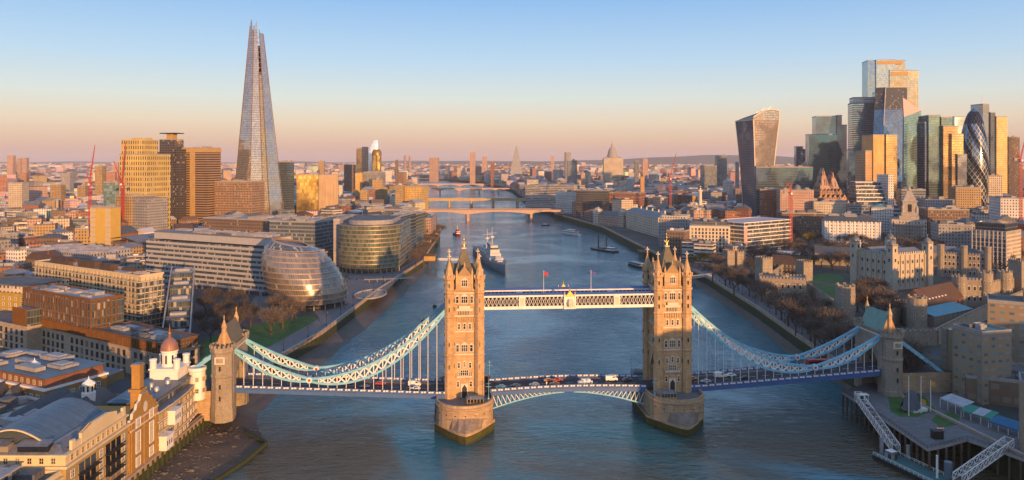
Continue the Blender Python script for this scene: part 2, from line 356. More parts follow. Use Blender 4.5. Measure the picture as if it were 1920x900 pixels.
def river_wall(pts, label, top=10.0, side=1, thick=1.2):
    """stone wall following the bank: mossy below, dressed stone with a coping above"""
    m = MB()
    for a, b in zip(pts, pts[1:]):
        d = Vector((b[0] - a[0], b[1] - a[1])).normalized(); n = Vector((d.y, -d.x)) * side
        fa, fb = (a[0] + n.x * .6, a[1] + n.y * .6), (b[0] + n.x * .6, b[1] + n.y * .6)
        ba, bb = (a[0] - n.x * .6, a[1] - n.y * .6), (b[0] - n.x * .6, b[1] - n.y * .6)
        m.wall(fa, fb, -1.0, top - 2.2, 1); m.wall(fa, fb, top - 2.2, top, 0); m.wall(bb, ba, G - .2, top, 0)
        m.face([(fa[0], fa[1], top), (fb[0], fb[1], top), (bb[0], bb[1], top), (ba[0], ba[1], top)], 2)
    o = m.build('river_wall', [M_STONE_P, M_MOSS, M_PALE]); return tag(o, label, 'wall')
river_wall([(-118, 318), (-118, 340), (-117, 382), (-109.5, 432), (-106, 495), (-102.7, 572), (-88, 739), (-92, 846), (-96, 997), (-120, 1163), (-158, 1396)], 'mossy stone river wall along the promenade below the egg shaped glass hall')
river_wall([(-121, 150), (-121, 294), (-119.6, 306)], top=8.2, label='green stained quay wall at the foot of the brick brewery with the gable')
river_wall([(161, 338), (160, 387), (161, 423), (165, 506), (166, 634), (163, 681), (152, 821), (147, 900), (135, 1117), (79, 1396)], 'mossy stone river wall along the castle wharf, lined with bare trees', side=-1)
river_wall([(172, 240), (166, 290), (161, 325)], 'dark quay wall behind the timber piles of the hotel terrace', side=-1)

rb = MB()
for i in range(520):                              # stones, tyres and driftwood left by the tide
    y_ = rnd.uniform(240, 300); f_ = rnd.random() ** .8; x_ = -120.5 + f_ * 26; s_ = rnd.uniform(.12, .5) * (2.2 if rnd.random() < .05 else 1); z_ = 3.0 * (1 - f_) ** 1.3 - .3 * f_
    rb.loft([[(x_ + s_ * 1.3 * rr * math.cos(a) * rnd.uniform(.7, 1.2), y_ + s_ * rr * math.sin(a) * rnd.uniform(.7, 1.2), z_ + zz * s_) for a in [k_ * 1.2566 for k_ in range(5)]] for rr, zz in ((1, -.4), (.9, .3), (.25, .6))], 0, smooth=False)
struct(rb.build('foreshore_stones', mat('wet_stones', (.11, .095, .075), .6, var=.4, scale=1.0)), 'stuff')
cs = MB()
for (xa_, ya_), (xb_, yb_) in zip([(-106, 297), (-93, 285), (-95, 268), (-99, 252), (-104, 238)], [(-93, 285), (-95, 268), (-99, 252), (-104, 238), (-106, 225)]): cs.bar((xa_, ya_, .75), (xb_, yb_, .75), 1.0, 1.3)
tag(cs.build('timber_breakwater', MATS['mossy_stone']), 'low dark weedy breakwater curving across the mud below the brewery', 'breakwater')
qw = bpy.data.objects['river_wall.001']
for k_ in range(17): fm_ = MB(); fm_.box(-.3, .3, -.3, .3, -.5, 7.4); fm_.build('timber_fender', MATS['mossy_stone'], qw, (-120.1, 238 + k_ * 3.4, 0))

def sheet(name, poly, z, m, kind='structure'):
    b = MB(); flat(b, poly, z); return struct(b.build(name, m), kind)
sheet('promenade_path', [(-117.4, 330), (-116.4, 382), (-108.9, 432), (-105.4, 495), (-102.1, 572), (-87.4, 739), (-96, 740), (-112, 600), (-128, 560), (-142, 520), (-120, 470), (-126, 420), (-131, 380), (-134, 330)], G + .008, M_PAVE)
sheet('park_lawn', [(-132, 335), (-129, 385), (-124, 425), (-119, 466), (-128, 478), (-150, 462), (-168, 420), (-170, 360)], G + .004, M_GRASS)
sheet('hall_plaza', [(-125, 500), (-96, 560), (-92, 700), (-150, 700), (-190, 560), (-170, 478)], G + .004, M_PAVE)
sheet('bridge_approach_road', [(-138, 296), (-420, 262), (-420, 276), (-138, 312)], G + .012, M_ASPH)
sheet('wharf_path', [(160.8, 345), (161, 387), (162, 423), (166, 506), (167, 634), (164, 681), (178, 690), (182, 634), (180, 506), (177, 430), (180, 350)], G + .008, M_PAVE)
sheet('castle_lawn', [gp(1520, 516), gp(1556, 512), gp(1584, 520), gp(1578, 530), gp(1520, 532)], G + .006, M_GRASS)
sheet('moat_lawn', [gp(1520, 538), gp(1590, 530), gp(1612, 540), gp(1570, 560), gp(1535, 562)], G + .006, M_GRASS)
sheet('north_approach_road', [(164, 319), (300, 338), (470, 400), (470, 414), (296, 354), (164, 336)], G + .012, M_ASPH)
# hills on the horizon
mh = mat('hill_woods', (0.05, 0.05, 0.035), 0.95, var=0.3, scale=0.002)
def hills(Y, pts, name):
    m = MB(); fr, tp, bk = [], [], []
    for px, py in pts:
        fr.append((PX(px, Y), Y, G - 1)); tp.append((PX(px, Y), Y + 900, PZ(py, Y))); bk.append((PX(px, Y), Y + 2600, G - 1))
    m.loft([fr, tp, bk], 0, closed=False); struct(m.build(name, mh))
hp = [(x, 303.6 + 1.6 * math.sin(x * .006) + 0.9 * math.sin(x * .031 + 1) - 1.2 * math.sin(x * .017)) for x in range(-700, 2700, 25)]
hills(19000, hp, 'distant_hills')
hills(14500, [(x, 303 - 13.0 * math.exp(-((x - 1390) / 210.0) ** 2) + 0.5 * math.sin(x * .05)) for x in range(760, 2200, 20)], 'north_hill')

# haze: the air of the whole valley
mhz, nt = newmat('haze_air')
pv = nd(nt, 'ShaderNodeVolumePrincipled', {'Color': (0.93, 0.90, 0.94, 1), 'Density': 3.6e-5, 'Anisotropy': 0.0})
om = nd(nt, 'ShaderNodeOutputMaterial'); nt.links.new(pv.outputs[0], om.inputs['Volume'])
mb = MB(); mb.box(-19500, 19500, -1450, 31000, -4, 345, bottom=True); struct(mb.build('haze', mhz), 'stuff')
# ------------------------------------------------------------------ the bridge
BX, BY, BR = 22.9, 316.0, R(5.0)
bridge = thing('suspension_bridge', 'stone towered suspension bridge with turquoise chains and high walkways across the river', 'bridge', (BX, BY, 0), BR)
def dz(x):
    a = abs(x)
    if a <= 32: return 13.4 + 1.0 * (1 - (a / 32) ** 2)
    if a <= 54: return 13.4
    return 13.4 + 4.6 * (a - 54) / 79.0
def win_mesh(w, h, n=1, arch=True, sur=0.28, d=0.22):
    """stone surround, n dark lights with mullions and a transom; facing -y, centred on x, sill at z=0"""
    m = MB(); t = w + 2 * sur
    m.box(-t / 2, t / 2, -d, 0, -sur, 0, 0, bottom=True); m.box(-t / 2, t / 2, -d, 0, h, h + sur, 0, bottom=True)
    m.box(-t / 2, -w / 2, -d, 0, 0, h, 0); m.box(w / 2, t / 2, -d, 0, 0, h, 0)
    for i in range(1, n): x = -w / 2 + w * i / n; m.box(x - .09, x + .09, -d * .8, 0, 0, h, 0)
    if h > 1.8: m.box(-w / 2, w / 2, -d * .7, 0, h * .55, h * .55 + .14, 0)
    if arch: m.face([(-t / 2, -d, h + sur), (t / 2, -d, h + sur), (0, -d, h + sur + w * .45)], 0)
    m.face([(-w / 2, -.04, 0), (w / 2, -.04, 0), (w / 2, -.04, h), (-w / 2, -.04, h)], 1)
    return m.mesh('window', [M_CREAM, M_GLASSD])
TW1, TW3, TW2 = win_mesh(0.8, 2.0), win_mesh(2.4, 2.6, 3), win_mesh(1.0, 2.6, 1)
TWB = win_mesh(3.0, 2.0, 4, False); TWG = win_mesh(2.2, 2.4, 3)
def octo(r, z, cx=0, cy=0, n=8): return [(cx + r * math.cos(math.pi / n + 2 * math.pi * i / n), cy + r * math.sin(math.pi / n + 2 * math.pi * i / n), z) for i in range(n)]
# corner turret: shaft with string courses, corbelled top, stone cone and cross
m = MB()
prof = [(2.0, 10.5), (2.0, 29.0), (2.25, 29.2), (2.25, 29.8), (2.0, 30), (2.0, 38.2), (2.25, 38.4), (2.25, 39.0), (1.95, 39.2), (1.95, 44.4), (2.2, 44.6), (2.2, 45.2), (1.9, 45.4), (1.9, 54.0), (2.3, 54.5), (2.3, 55.2),
        (1.95, 55.4), (1.95, 59.4), (2.35, 60.0), (2.35, 60.6)]
m.loft([octo(r, z) for r, z in prof], 0, smooth=False)
m.loft([octo(r, z) for r, z in [(2.35, 60.6), (1.9, 60.9), (0.28, 67.2), (0.45, 67.5), (0.3, 67.9), (0.12, 68.0)]], 0, smooth=False)
for k in range(8):
    a = math.pi / 8 + k * math.pi / 4; m.box(2.2 * math.cos(a) - .25, 2.2 * math.cos(a) + .25, 2.2 * math.sin(a) - .25, 2.2 * math.sin(a) + .25, 60.6, 61.5, 0)
m.box(-.16, .16, -.16, .16, 67.9, 70.2, 1); m.box(-.75, .75, -.16, .16, 68.9, 69.3, 1); m.box(-.16, .16, -.75, .75, 68.9, 69.3, 1)
for k in range(4):
    a = math.pi / 2 * k; c, s_ = math.cos(a) * 1.96, math.sin(a) * 1.96
    for z in (47, 50.5, 56.6, 33, 24): m.box(c - .2, c + .2, s_ - .2, s_ + .2, z, z + 1.6, 2)
TURRET = m.mesh('turret', [M_STONE, M_CREAM, M_GLASSD])
m = MB()   # dormer gable facing -y
m.box(-3.0, 3.0, 0, 5.5, 54.9, 61.2, 0); m.gable(-3.0, 3.0, 0, 5.5, 61.2, 65.2, 'y', 1, 0)
m.box(-3.5, -2.7, -.3, .6, 54.9, 62.0, 0); m.box(2.7, 3.5, -.3, .6, 54.9, 62.0, 0)
for x in (-3.1, 3.1): m.lathe(x, .15, [(.5, 62), (.06, 64.4)], 6, 0, False)
m.lathe(0, .3, [(.35, 64.9), (.1, 66.8)], 6, 0, False)
GABLE = m.mesh('gable', [M_STONE, M_SPIRE])
def bridge_tower(x0):
    b = MB()
    for s in (-1, 1): b.box(-6, 6, min(s * 4.6, s * 8.2), max(s * 4.6, s * 8.2), 10.5, 26)            # two legs either side of the road
    b.box(-6, 6, -8.2, 8.2, 26, 54.6, 0, bottom=True)
    for s in (-1, 1):                                                                                  # pointed road arch
        for t in (-1, 1): b.face([(s * 6.02, t * 4.6, 19), (s * 6.02, t * 4.6, 26), (s * 6.02, 0, 26)], 0)
    for z in (29.2, 38.5, 44.7, 54.0):
        b.box(-6.3, 6.3, -8.5, 8.5, z, z + .55, 1, bottom=True)
    for z in (20.0, 34.6, 49.3): b.box(-6.15, 6.15, -8.35, 8.35, z, z + .3, 0, bottom=True)
    for k in range(9):                                                                                 # corbel table under the third string
        for s in (-1, 1): b.box(-4.0 + k - .22, -4.0 + k + .22, min(s * 8.2, s * 8.6), max(s * 8.2, s * 8.6), 42.6, 44.6, 0)
    for k in range(11):                                                                                # battlements
        for s in (-1, 1):
            b.box(-4.6 + k * .92 - .3, -4.6 + k * .92 + .3, s * 8.3 - .25, s * 8.3 + .25, 54.6, 55.9, 0)
            b.box(s * 6.1 - .25, s * 6.1 + .25, -6.2 + k * 1.24 - .36, -6.2 + k * 1.24 + .36, 54.6, 55.9, 0)
    t = b.build('bridge_tower', [M_STONE, M_CREAM], bridge, (x0, 0, 0))
    for sx in (-1, 1):
        for sy in (-1, 1): mobj('turret', TURRET, t, (sx * 6.1, sy * 8.2, 0))
    mobj('gable', GABLE, t, (0, -8.4, 0)); mobj('gable', GABLE, t, (0, 8.4, 0), math.pi)
    mobj('gable', GABLE, t, (6.2, 0, 0), math.pi / 2); mobj('gable', GABLE, t, (-6.2, 0, 0), -math.pi / 2)
    b = MB(); lo = [(-5.4, -7.4, 55), (5.4, -7.4, 55), (5.4, 7.4, 55), (-5.4, 7.4, 55)]
    mid = [(-3.4, -4.6, 63), (3.4, -4.6, 63), (3.4, 4.6, 63), (-3.4, 4.6, 63)]; hi = [(-.7, -.9, 71.2), (.7, -.9, 71.2), (.7, .9, 71.2), (-.7, .9, 71.2)]
    b.loft([lo, mid, hi], 0, smooth=False); b.box(-.95, .95, -1.15, 1.15, 71.2, 71.7, 1)
    roof = b.build('spire_roof', [M_SPIRE, M_CREAM], t)
    b = MB(); b.lathe(0, 0, [(.75, 71.7), (.5, 72.4), (.7, 72.9), (.28, 73.5), (.2, 74.6), (.45, 75.0), (.1, 75.5), (.05, 76.9)], 8)
    for k in range(4): a = k * math.pi / 2; b.bar((0, 0, 72.8), (.95 * math.cos(a), .95 * math.sin(a), 73.8), .14)
    b.build('finial', M_GOLD, t)
    for fx, fy, rz in ((0, -8.22, 0), (0, 8.22, math.pi), (6.02, 0, math.pi / 2), (-6.02, 0, -math.pi / 2)):
        c, s_ = math.cos(rz), math.sin(rz)
        L = [(TWG, 0, 57.0), (TW3, 0, 50.2), (TW2, -2.9, 50.2), (TW2, 2.9, 50.2), (TW1, -2.2, 39.7), (TW1, 0, 39.7), (TW1, 2.2, 39.7),
             (TW3, 0, 30.6), (TW2, -2.8, 30.6), (TW2, 2.8, 30.6)]
        if abs(fy) > 1: L += [(TW1, -2.3, 24.0), (TW1, 2.3, 24.0), (TWB, 0, 21.0), (TW1, 0, 24.4), (TW1, -2.6, 16.4), (TW1, 2.6, 16.4)]
        for me, x, z in L:
            g = -.25 if me is TWG and abs(fy) > 1 else (-.23 if me is TWG else 0)
            mobj('window', me, t, (fx + c * x - s_ * g, fy + s_ * x + c * g, z), rz)
        if abs(fy) > 1:
            b = MB(); b.box(-2.3, 2.3, -1.1, 0, 48.0, 49.2, 0, bottom=True); b.box(-3.3, 3.3, -.5, 0, 47.0, 48.0, 0, bottom=True)
            for k in range(7): b.box(-2.0 + k * .66 - .1, -2.0 + k * .66 + .1, -.9, -.1, 45.4, 47.0, 0)
            b.build('window_hood', M_CREAM, t, (fx, fy, 0), rz); b = MB()
            b.box(-3.2, 3.2, -.8, 0, 20.2, 20.8, 0, bottom=True)
            for k in range(9): b.box(-3.1 + k * .77 - .12, -3.1 + k * .77 + .12, -.7, -.45, 20.8, 21.9, 0)
            b.build('balcony', M_CREAM, t, (fx, fy, 0), rz)
            b = MB(); b.box(-1.5, 1.5, -.25, 0, 12, 17.6, 0); b.face([(-1.0, -.27, 12), (1.0, -.27, 12), (1.0, -.27, 15.8), (0, -.27, 17.2), (-1.0, -.27, 15.8)], 1)
            b.build('doorway', [M_CREAM, M_BLACK], t, (fx, fy, 0), rz)
    return t
for sx in (-43, 43): bridge_tower(sx)
# piers
def nose(r, y0, tip, n=10, sharp=False):
    pts = []
    for i in range(n + 1):
        a = -math.pi / 2 + math.pi * (i / n)   # from left side over the front to the right side
        sx, cy = math.sin(a), math.cos(a)
        y = (1 - abs(sx) ** (1.35 if sharp else 1.0)) if sharp else cy
        pts.append((r * sx, -(y0 + (tip - y0) * (y if sharp else cy))))
    return pts
def pier_plan(r, y0, tip, sharp=False):
    f = nose(r, y0, tip, 14, sharp); return f + [(x, -y) for x, y in f[::-1]]
def bridge_pier(x0):
    b = MB()
    up = pier_plan(11.3, 12.5, 23.5); lo = pier_plan(11.9, 12.0, 28.0, True)
    n = len(up)
    def ring(p, z): return [(x, y, z) for x, y in p]
    b.loft([ring(up, 4.0), ring(up, 11.4)], 0, smooth=False)
    big = [(x * 1.03, y * 1.02) for x, y in up]
    b.loft([ring(up, 11.2), ring(big, 11.5), ring(big, 12.1), ring(up, 12.2), ring(up, 13.3)], 0, smooth=False)
    inn = [(x * .95, y * .965) for x, y in up]
    b.loft([ring(up, 13.3), ring(inn, 13.3), ring(inn, 11.9)], 0, smooth=False); flat(b, inn, 11.9, 2)
    # starling: pointed base, mossy to the tide mark, sloping stone cap up to the round wall
    b.loft([ring(lo, -2), ring(lo, 1.0)], 3, smooth=False); b.loft([ring(lo, 1.0), ring(lo, 3.2)], 1, smooth=False)
    lo2 = [(x * 1.02, y * 1.012) for x, y in lo]
    b.loft([ring(lo, 3.2), ring(lo2, 3.3), ring(lo2, 4.3)], 0, smooth=False)
    cap = []
    for i, (x, y) in enumerate(up):
        zt = 4.4 + 4.2 * max(0, (abs(y) - 12.5) / 11.0); cap.append((x * 1.003, y * 1.003, zt))
    b.loft([ring(lo2, 4.3), cap], 4, smooth=False)
    p = b.build('bridge_pier', [M_STONE_P, mat('tide_moss', (0.06, 0.06, 0.012), .9, var=.4, scale=.5), M_PAVE, M_MOSS, mat('starling_stone', (0.23, 0.19, 0.16), .8, var=.2, scale=.3, brick=(1.2, 0.8))], bridge, (x0, 0, 0))
    for k in range(7):
        a = R(-60 + 20 * k); c = MB(); c.box(-.22, .22, -.06, .1, 0, .4, 0, bottom=True)
        c.build('drain_hole', M_BLACK, p, (11.34 * math.sin(a), -(12.5 + 11.0 * math.cos(a)) - .05, 9.2), a)
    return p
for sx in (-43, 43): bridge_pier(sx)
# control cabins on the pier decks, blue sheds and masts
def cabin(x, y, w, d, label_mat):
    b = MB(); b.box(-w / 2, w / 2, -d / 2, d / 2, 0, 1.0, 0); b.box(-w / 2 + .1, w / 2 - .1, -d / 2 + .1, d / 2 - .1, 1.0, 2.4, 1)
    for k in range(6): xx = -w / 2 + .1 + k * (w - .2) / 5; b.box(xx - .1, xx + .1, -d / 2, d / 2, 1.0, 2.4, 0)
    b.hip(-w / 2 - .4, w / 2 + .4, -d / 2 - .4, d / 2 + .4, 2.4, 3.3, 1.4, 2)
    return b.build('control_cabin', [label_mat, M_GLASSD, M_LEAD], bridge, (x, y, 11.95))
M_OCHRE = mat('ochre_boards', (0.42, 0.27, 0.10), .7)
cabin(-39, -16.5, 6.5, 3.6, M_OCHRE); cabin(38.5, -16.5, 6.5, 3.6, M_OCHRE); cabin(-34.5, 15, 4.5, 4, M_TIMBER); cabin(34, 15, 4.5, 4, M_TEAL)
for x, y in ((-33.6, -15), (33.6, -15), (-31.5, 16), (31.5, 15.5)):
    b = MB(); b.tube((0, 0, 0), (0, 0, 8.5), .14, .08); b.bar((-1.1, 0, 6.2), (1.1, 0, 6.2), .12); b.bar((-.8, 0, 7.4), (.8, 0, 7.4), .1); b.box(-.3, .3, -.3, .3, 0, 1.8)
    b.build('signal_mast', M_TEAL, bridge, (x, y, 11.95))
# high walkways
def walkway(y0):
    x0, x1 = -36.6, 36.6; b = MB()
    for yy in (-1.9, 1.9):
        b.box(x0, x1, yy - .3, yy + .3, 47.3, 48.5, 0, bottom=True); b.box(x0, x1, yy - .25, yy + .25, 52.2, 52.9, 0, bottom=True)
    b.box(x0, x1, -1.6, 1.6, 47.6, 48.2, 0, bottom=True)
    b.face([(x0, -2.15, 52.9), (x1, -2.15, 52.9), (x1, 0, 53.6), (x0, 0, 53.6)], 2); b.face([(x1, 2.15, 52.9), (x0, 2.15, 52.9), (x0, 0, 53.6), (x1, 0, 53.6)], 2)
    b.box(x0, x1, -1.7, 1.7, 48.2, 52.3, 1)
    wk = b.build('walkway', [M_WHITE, M_GLASSD, M_BLUE], bridge, (0, y0, 0))
    n = 44; st = (x1 - x0) / n
    for s in (-1, 1):
        b = MB()
        for k in range(n):
            xa = x0 + k * st
            for d in (0, 1):
                p, q = (xa, s * 2.0 + .05 * d * s, 48.5 if d else 52.2), (xa + st * 1.0, s * 2.0 + .05 * d * s, 52.2 if d else 48.5)
                b.bar(p, q, .42, .12)
            b.bar((xa, s * 1.95, 48.5), (xa, s * 1.95, 52.2), .12, .12)
        b.build('lattice', M_WHITE, wk)
        for px_ in (-19.6, 19.6):
            b = MB(); b.box(-1.3, 1.3, -.25, .25, 47.8, 52.6, 0, bottom=True); b.box(-.9, .9, -.32, .32, 48.6, 51.9, 1); b.build('panel', [M_WHITE, M_CREAM], wk, (px_, s * 2.25, 0))
    b = MB(); s = -1 if y0 < 0 else 1     # crest at midspan
    b.box(-2.7, 2.7, -.4, .4, 47.2, 53.4, 0, bottom=True); b.box(-3.0, -2.3, -.55, .55, 47.2, 54.4, 0); b.box(2.3, 3.0, -.55, .55, 47.2, 54.4, 0)
    b.face([(-2.3, -.46, 53.4), (2.3, -.46, 53.4), (1.4, -.46, 54.6), (0, -.46, 56.6), (-1.4, -.46, 54.6)], 1); b.face([(2.3, .46, 53.4), (-2.3, .46, 53.4), (-1.4, .46, 54.6), (0, .46, 56.6), (1.4, .46, 54.6)], 1)
    b.lathe(0, -.5, [(1.7, 48.6), (1.9, 50.4), (1.2, 52.4)], 6, 2, False)
    b.lathe(0, 0, [(.5, 56), (.25, 57), (.06, 58)], 6, 1)
    for k in (-1, 1): b.bar((k * 1.6, 0, 53.6), (k * 2.7, 0, 54.8), .3, mi=1); b.bar((k * 2.7, 0, 54.8), (k * 2.6, 0, 56), .2, mi=1)
    o = b.build('crest', [M_WHITE, M_GOLD, M_CREAM], wk, (0, s * 2.3, 9.4)); o.scale = (.82, 1, .8)
    return wk
walkway(-6.3); walkway(6.3)
# decks
def deck_strip(name, xs, hw, thick, mats, parent):
    b = MB()
    top = [[(x, -hw, dz(x)) for x in xs], [(x, hw, dz(x)) for x in xs]]; bot = [[(x, -hw, dz(x) - thick) for x in xs], [(x, hw, dz(x) - thick) for x in xs]]
    for i in range(len(xs) - 1):
        b.face([top[0][i], top[0][i + 1], top[1][i + 1], top[1][i]], 0); b.face([bot[1][i], bot[1][i + 1], bot[0][i + 1], bot[0][i]], 1)
        b.face([bot[0][i], bot[0][i + 1], top[0][i + 1], top[0][i]], 1); b.face([top[1][i], top[1][i + 1], bot[1][i + 1], bot[1][i]], 1)
        for s in (-1, 1):                                                                   # footways and edge lines
            b.face([(xs[i], s * hw * .97, dz(xs[i]) + .13), (xs[i], s * 5.6, dz(xs[i]) + .13), (xs[i + 1], s * 5.6, dz(xs[i + 1]) + .13), (xs[i + 1], s * hw * .97, dz(xs[i + 1]) + .13)], 2)
            b.face([(xs[i], s * 5.6, dz(xs[i])), (xs[i], s * 5.6, dz(xs[i]) + .13), (xs[i + 1], s * 5.6, dz(xs[i + 1]) + .13), (xs[i + 1], s * 5.6, dz(xs[i + 1]))], 2)
        if i % 2 == 0: b.face([(xs[i], -.1, dz(xs[i]) + .006), (xs[i + 1], -.1, dz(xs[i + 1]) + .006), (xs[i + 1], .1, dz(xs[i + 1]) + .006), (xs[i], .1, dz(xs[i]) + .006)], 3)
    return b.build(name, mats, parent)
def lin(a, b, n): return [a + (b - a) * i / n for i in range(n + 1)]
DM = [M_ASPH, M_BLUE, M_PAVE, M_WHITE]
for nm, xs, hw in (('side_deck', lin(-139, -49, 30), 9.0), ('bascule_deck', lin(-32.4, 32.4, 24), 7.4), ('side_deck', lin(49, 139, 30), 9.0), ('tower_deck', lin(-52.6, -32.4, 6), 4.5), ('tower_deck', lin(32.4, 52.6, 6), 4.5)):
    if nm == 'tower_deck':
        d = MB()
        for i in range(len(xs) - 1): d.box(xs[i], xs[i + 1], -4.5, 4.5, 11.9, 13.35, 0)
        d.build(nm, M_ASPH, bridge); continue
    dk = deck_strip(nm, xs, hw, 1.5, DM, bridge)
    for s in (-1, 1):
        b = MB(); y = s * (hw - .15)
        for i in range(len(xs) - 1):
            x, x2 = xs[i], xs[i + 1]; L = x2 - x
            b.bar((x, y, dz(x) + 1.35), (x2, y, dz(x2) + 1.35), .3, .22, 0); b.bar((x, y, dz(x) + .35), (x2, y, dz(x2) + .35), .3, .5, 0)
            b.box(x - .2, x + .2, y - .22, y + .22, dz(x) - 1.4, dz(x) + 1.55, 0)
            for k in (0.18, 0.56): b.box(x + L * k, x + L * (k + .3), y - .16, y + .16, dz(x) + .62, dz(x) + 1.2, 1)
        b.build('parapet', [M_BLUE, M_WHITE], dk)
    if nm == 'bascule_deck':
        for y in (-6.6, 6.6):
            b = MB()
            for s in (-1, 1):
                px_ = [s * v for v in lin(2.0, 31.4, 16)]
                zb = [dz(x) - 1.7 - 5.0 * (abs(x) / 31.4) ** 1.7 for x in px_]
                for i in range(16):
                    b.bar((px_[i], y, zb[i]), (px_[i + 1], y, zb[i + 1]), .45, .5, 0)
                    if i > 1:
                        b.bar((px_[i], y, zb[i]), (px_[i + 1], y, dz(px_[i + 1]) - 1.4), .26, .26, 1)
                        b.bar((px_[i + 1], y, zb[i + 1]), (px_[i + 1], y, dz(px_[i + 1]) - 1.4), .2, .26, 0)
            b.build('arched_girder', [M_TEAL, M_WHITE], dk)
        for x in (-9.4, 9.4):
            b = MB(); b.tube((0, 0, 0), (0, 0, 3.8), .12, .08); b.box(-.25, .25, -.25, .25, 3.8, 4.5); b.build('lamp_post', M_WHITE, dk, (x, -7.2, dz(x) - 1.6))
# chains
def chain_z(x, up):
    a = abs(x)
    if a >= 104.5:
        t = (a - 104.5) / (133.5 - 104.5); return 20.6 + 12.6 * t - 4 * (1.0 if up else 3.6) * t * (1 - t) + (0.45 if up else -.45)
    t = (104.5 - a) / (104.5 - 50.5); return 20.6 + 26.6 * t - 4 * (6.6 if up else 10.4) * t * (1 - t) + (.45 if up else -.45)
hm = MB(); hm.tube((0, 0, 0), (0, 0, 1), .14, .14, 5); HANG = hm.mesh('hanger', M_WHITE)
for sx in (-1, 1):
    for y in (-8.1, 8.1):
        b = MB(); xs = [sx * v for v in lin(50.5, 104.5, 15)] + [sx * v for v in lin(104.5, 133.5, 8)][1:]
        for i in range(len(xs) - 1):
            xa, xb = xs[i], xs[i + 1]; ua, ub, la, lb = chain_z(xa, 1), chain_z(xb, 1), chain_z(xa, 0), chain_z(xb, 0)
            for dy in (-.35, .35): b.bar((xa, y + dy, ua), (xb, y + dy, ub), .3, .85, 0); b.bar((xa, y + dy, la), (xb, y + dy, lb), .3, .85, 0)
            if min(ua - la, ub - lb) > .95:
                b.bar((xa, y, la), (xb, y, ub), .5, .5, 1); b.bar((xa, y + .02, ua), (xb, y + .02, lb), .5, .5, 1)
            if ub - lb > .95: b.bar((xb, y, lb), (xb, y, ub), .42, .42, 1)
        ch = b.build('suspension_chain', [M_TEAL, M_WHITE], bridge)
        b = MB(); z = 20.6
        for r, dd, mi in ((1.35, .62, 0), (1.05, .68, 1), (.55, .74, 2)):
            for s in (-1, 1): b.face([(r * math.cos(2 * math.pi * k / 16) * s, s * dd * 1.0, r * math.sin(2 * math.pi * k / 16)) for k in range(16)], mi)
            b.loft([[(r * math.cos(2 * math.pi * k / 16), yy, r * math.sin(2 * math.pi * k / 16)) for k in range(16)] for yy in (-dd, dd)], mi)
        b.build('roundel', [M_TEAL, M_WHITE, M_RED], ch, (sx * 104.5, y, z))
        for k, x in enumerate(xs[1:-1]):
            zl = chain_z(x, 0) - .4; zd = dz(x) + 1.2
            if zl - zd > .6: mobj('hanger', HANG, ch, (x, y, zd), 0, (1, 1, zl - zd))
        b = MB()
        for dy in (-.35, .35): b.bar((sx * 140, y + dy, 32.5), (sx * 166, y + dy, 13.5), .35, 1.5)
        b.build('anchor_chain', M_TEAL if sx > 0 else M_TEAL, bridge)
# gate towers at both ends
def gate(x0, roof_mat):
    b = MB()
    for s in (-1, 1): b.box(-4.0, 4.0, min(s * 6.2, s * 9.6), max(s * 6.2, s * 9.6), 7, 33)
    b.box(-4, 4, -6.2, 6.2, 27, 33.2, 0, bottom=True); b.box(-4.3, 4.3, -9.9, 9.9, 33.2, 33.8, 1, bottom=True)
    for s in (-1, 1):
        for t in (-1, 1): b.face([(s * 4.01, t * 6.2, 22), (s * 4.01, t * 6.2, 27), (s * 4.01, t * 1.0, 27)], 0)
        for k in range(12): b.box(s * 4.0 - .25, s * 4.0 + .25, -7.2 + k * 1.3 - .38, -7.2 + k * 1.3 + .38, 33.8, 35.2, 0)
    g = b.build('gate_tower', [M_RAG, M_CREAM], bridge, (x0, 0, 0))
    mat_t = M_RAG
    for s in (-1, 1):
        t = MB(); pr = [(4.6, 6.5), (4.5, 11), (4.3, 11.4), (4.1, 23.5), (4.4, 23.8), (4.4, 24.6), (4.1, 25), (4.1, 32.6), (4.7, 33.6), (4.7, 35.2), (4.35, 35.3), (4.35, 34.4), (.1, 34.4)]
        t.loft([octo(r, z) for r, z in pr], 0, smooth=False)
        for k in range(16):
            a = 2 * math.pi * k / 16; t.box(4.4 * math.cos(a) - .42, 4.4 * math.cos(a) + .42, 4.4 * math.sin(a) - .42, 4.4 * math.sin(a) + .42, 35.2, 36.3, 0)
        t.box(-1.9, 1.9, -4.45, -4.0, 29.2, 32.0, 1, bottom=True); t.box(-1.3, 1.3, -4.55, -4.4, 29.7, 31.5, 0)
        for z in (15, 19.5, 26.5): t.box(-.3, .3, -4.15, -3.7, z, z + 1.7, 2)
        t.build('turret', [mat_t, M_CREAM, M_BLACK], g, (0, s * 10.2, 0))
    t = MB(); t.gable(-3.7, 3.7, -8.4, 8.4, 33.9, 43.0, 'y', 0, 1); t.build('pitched_roof', [roof_mat, M_STONE], g)
    for s in (-1, 1):
        t = MB(); t.lathe(0, 0, [(.9, 33.9), (.9, 42), (1.1, 42.3), (.12, 45.6), (.3, 46), (.06, 47.2)], 8, 0, False); t.build('pinnacle', M_STONE, g, (0, s * 8.6, 0))
    return g
gate(-137.3, M_SPIRE); gate(137.3, M_COPPER)
for sx in (-1, 1):                       # masonry approach behind each gate
    b = MB(); b.box(min(sx * 139, sx * 185), max(sx * 139, sx * 185), -9.5, 9.5, 6, 17.6, 0, 1); b.build('approach_viaduct', [M_STONE_P, M_ASPH], bridge)
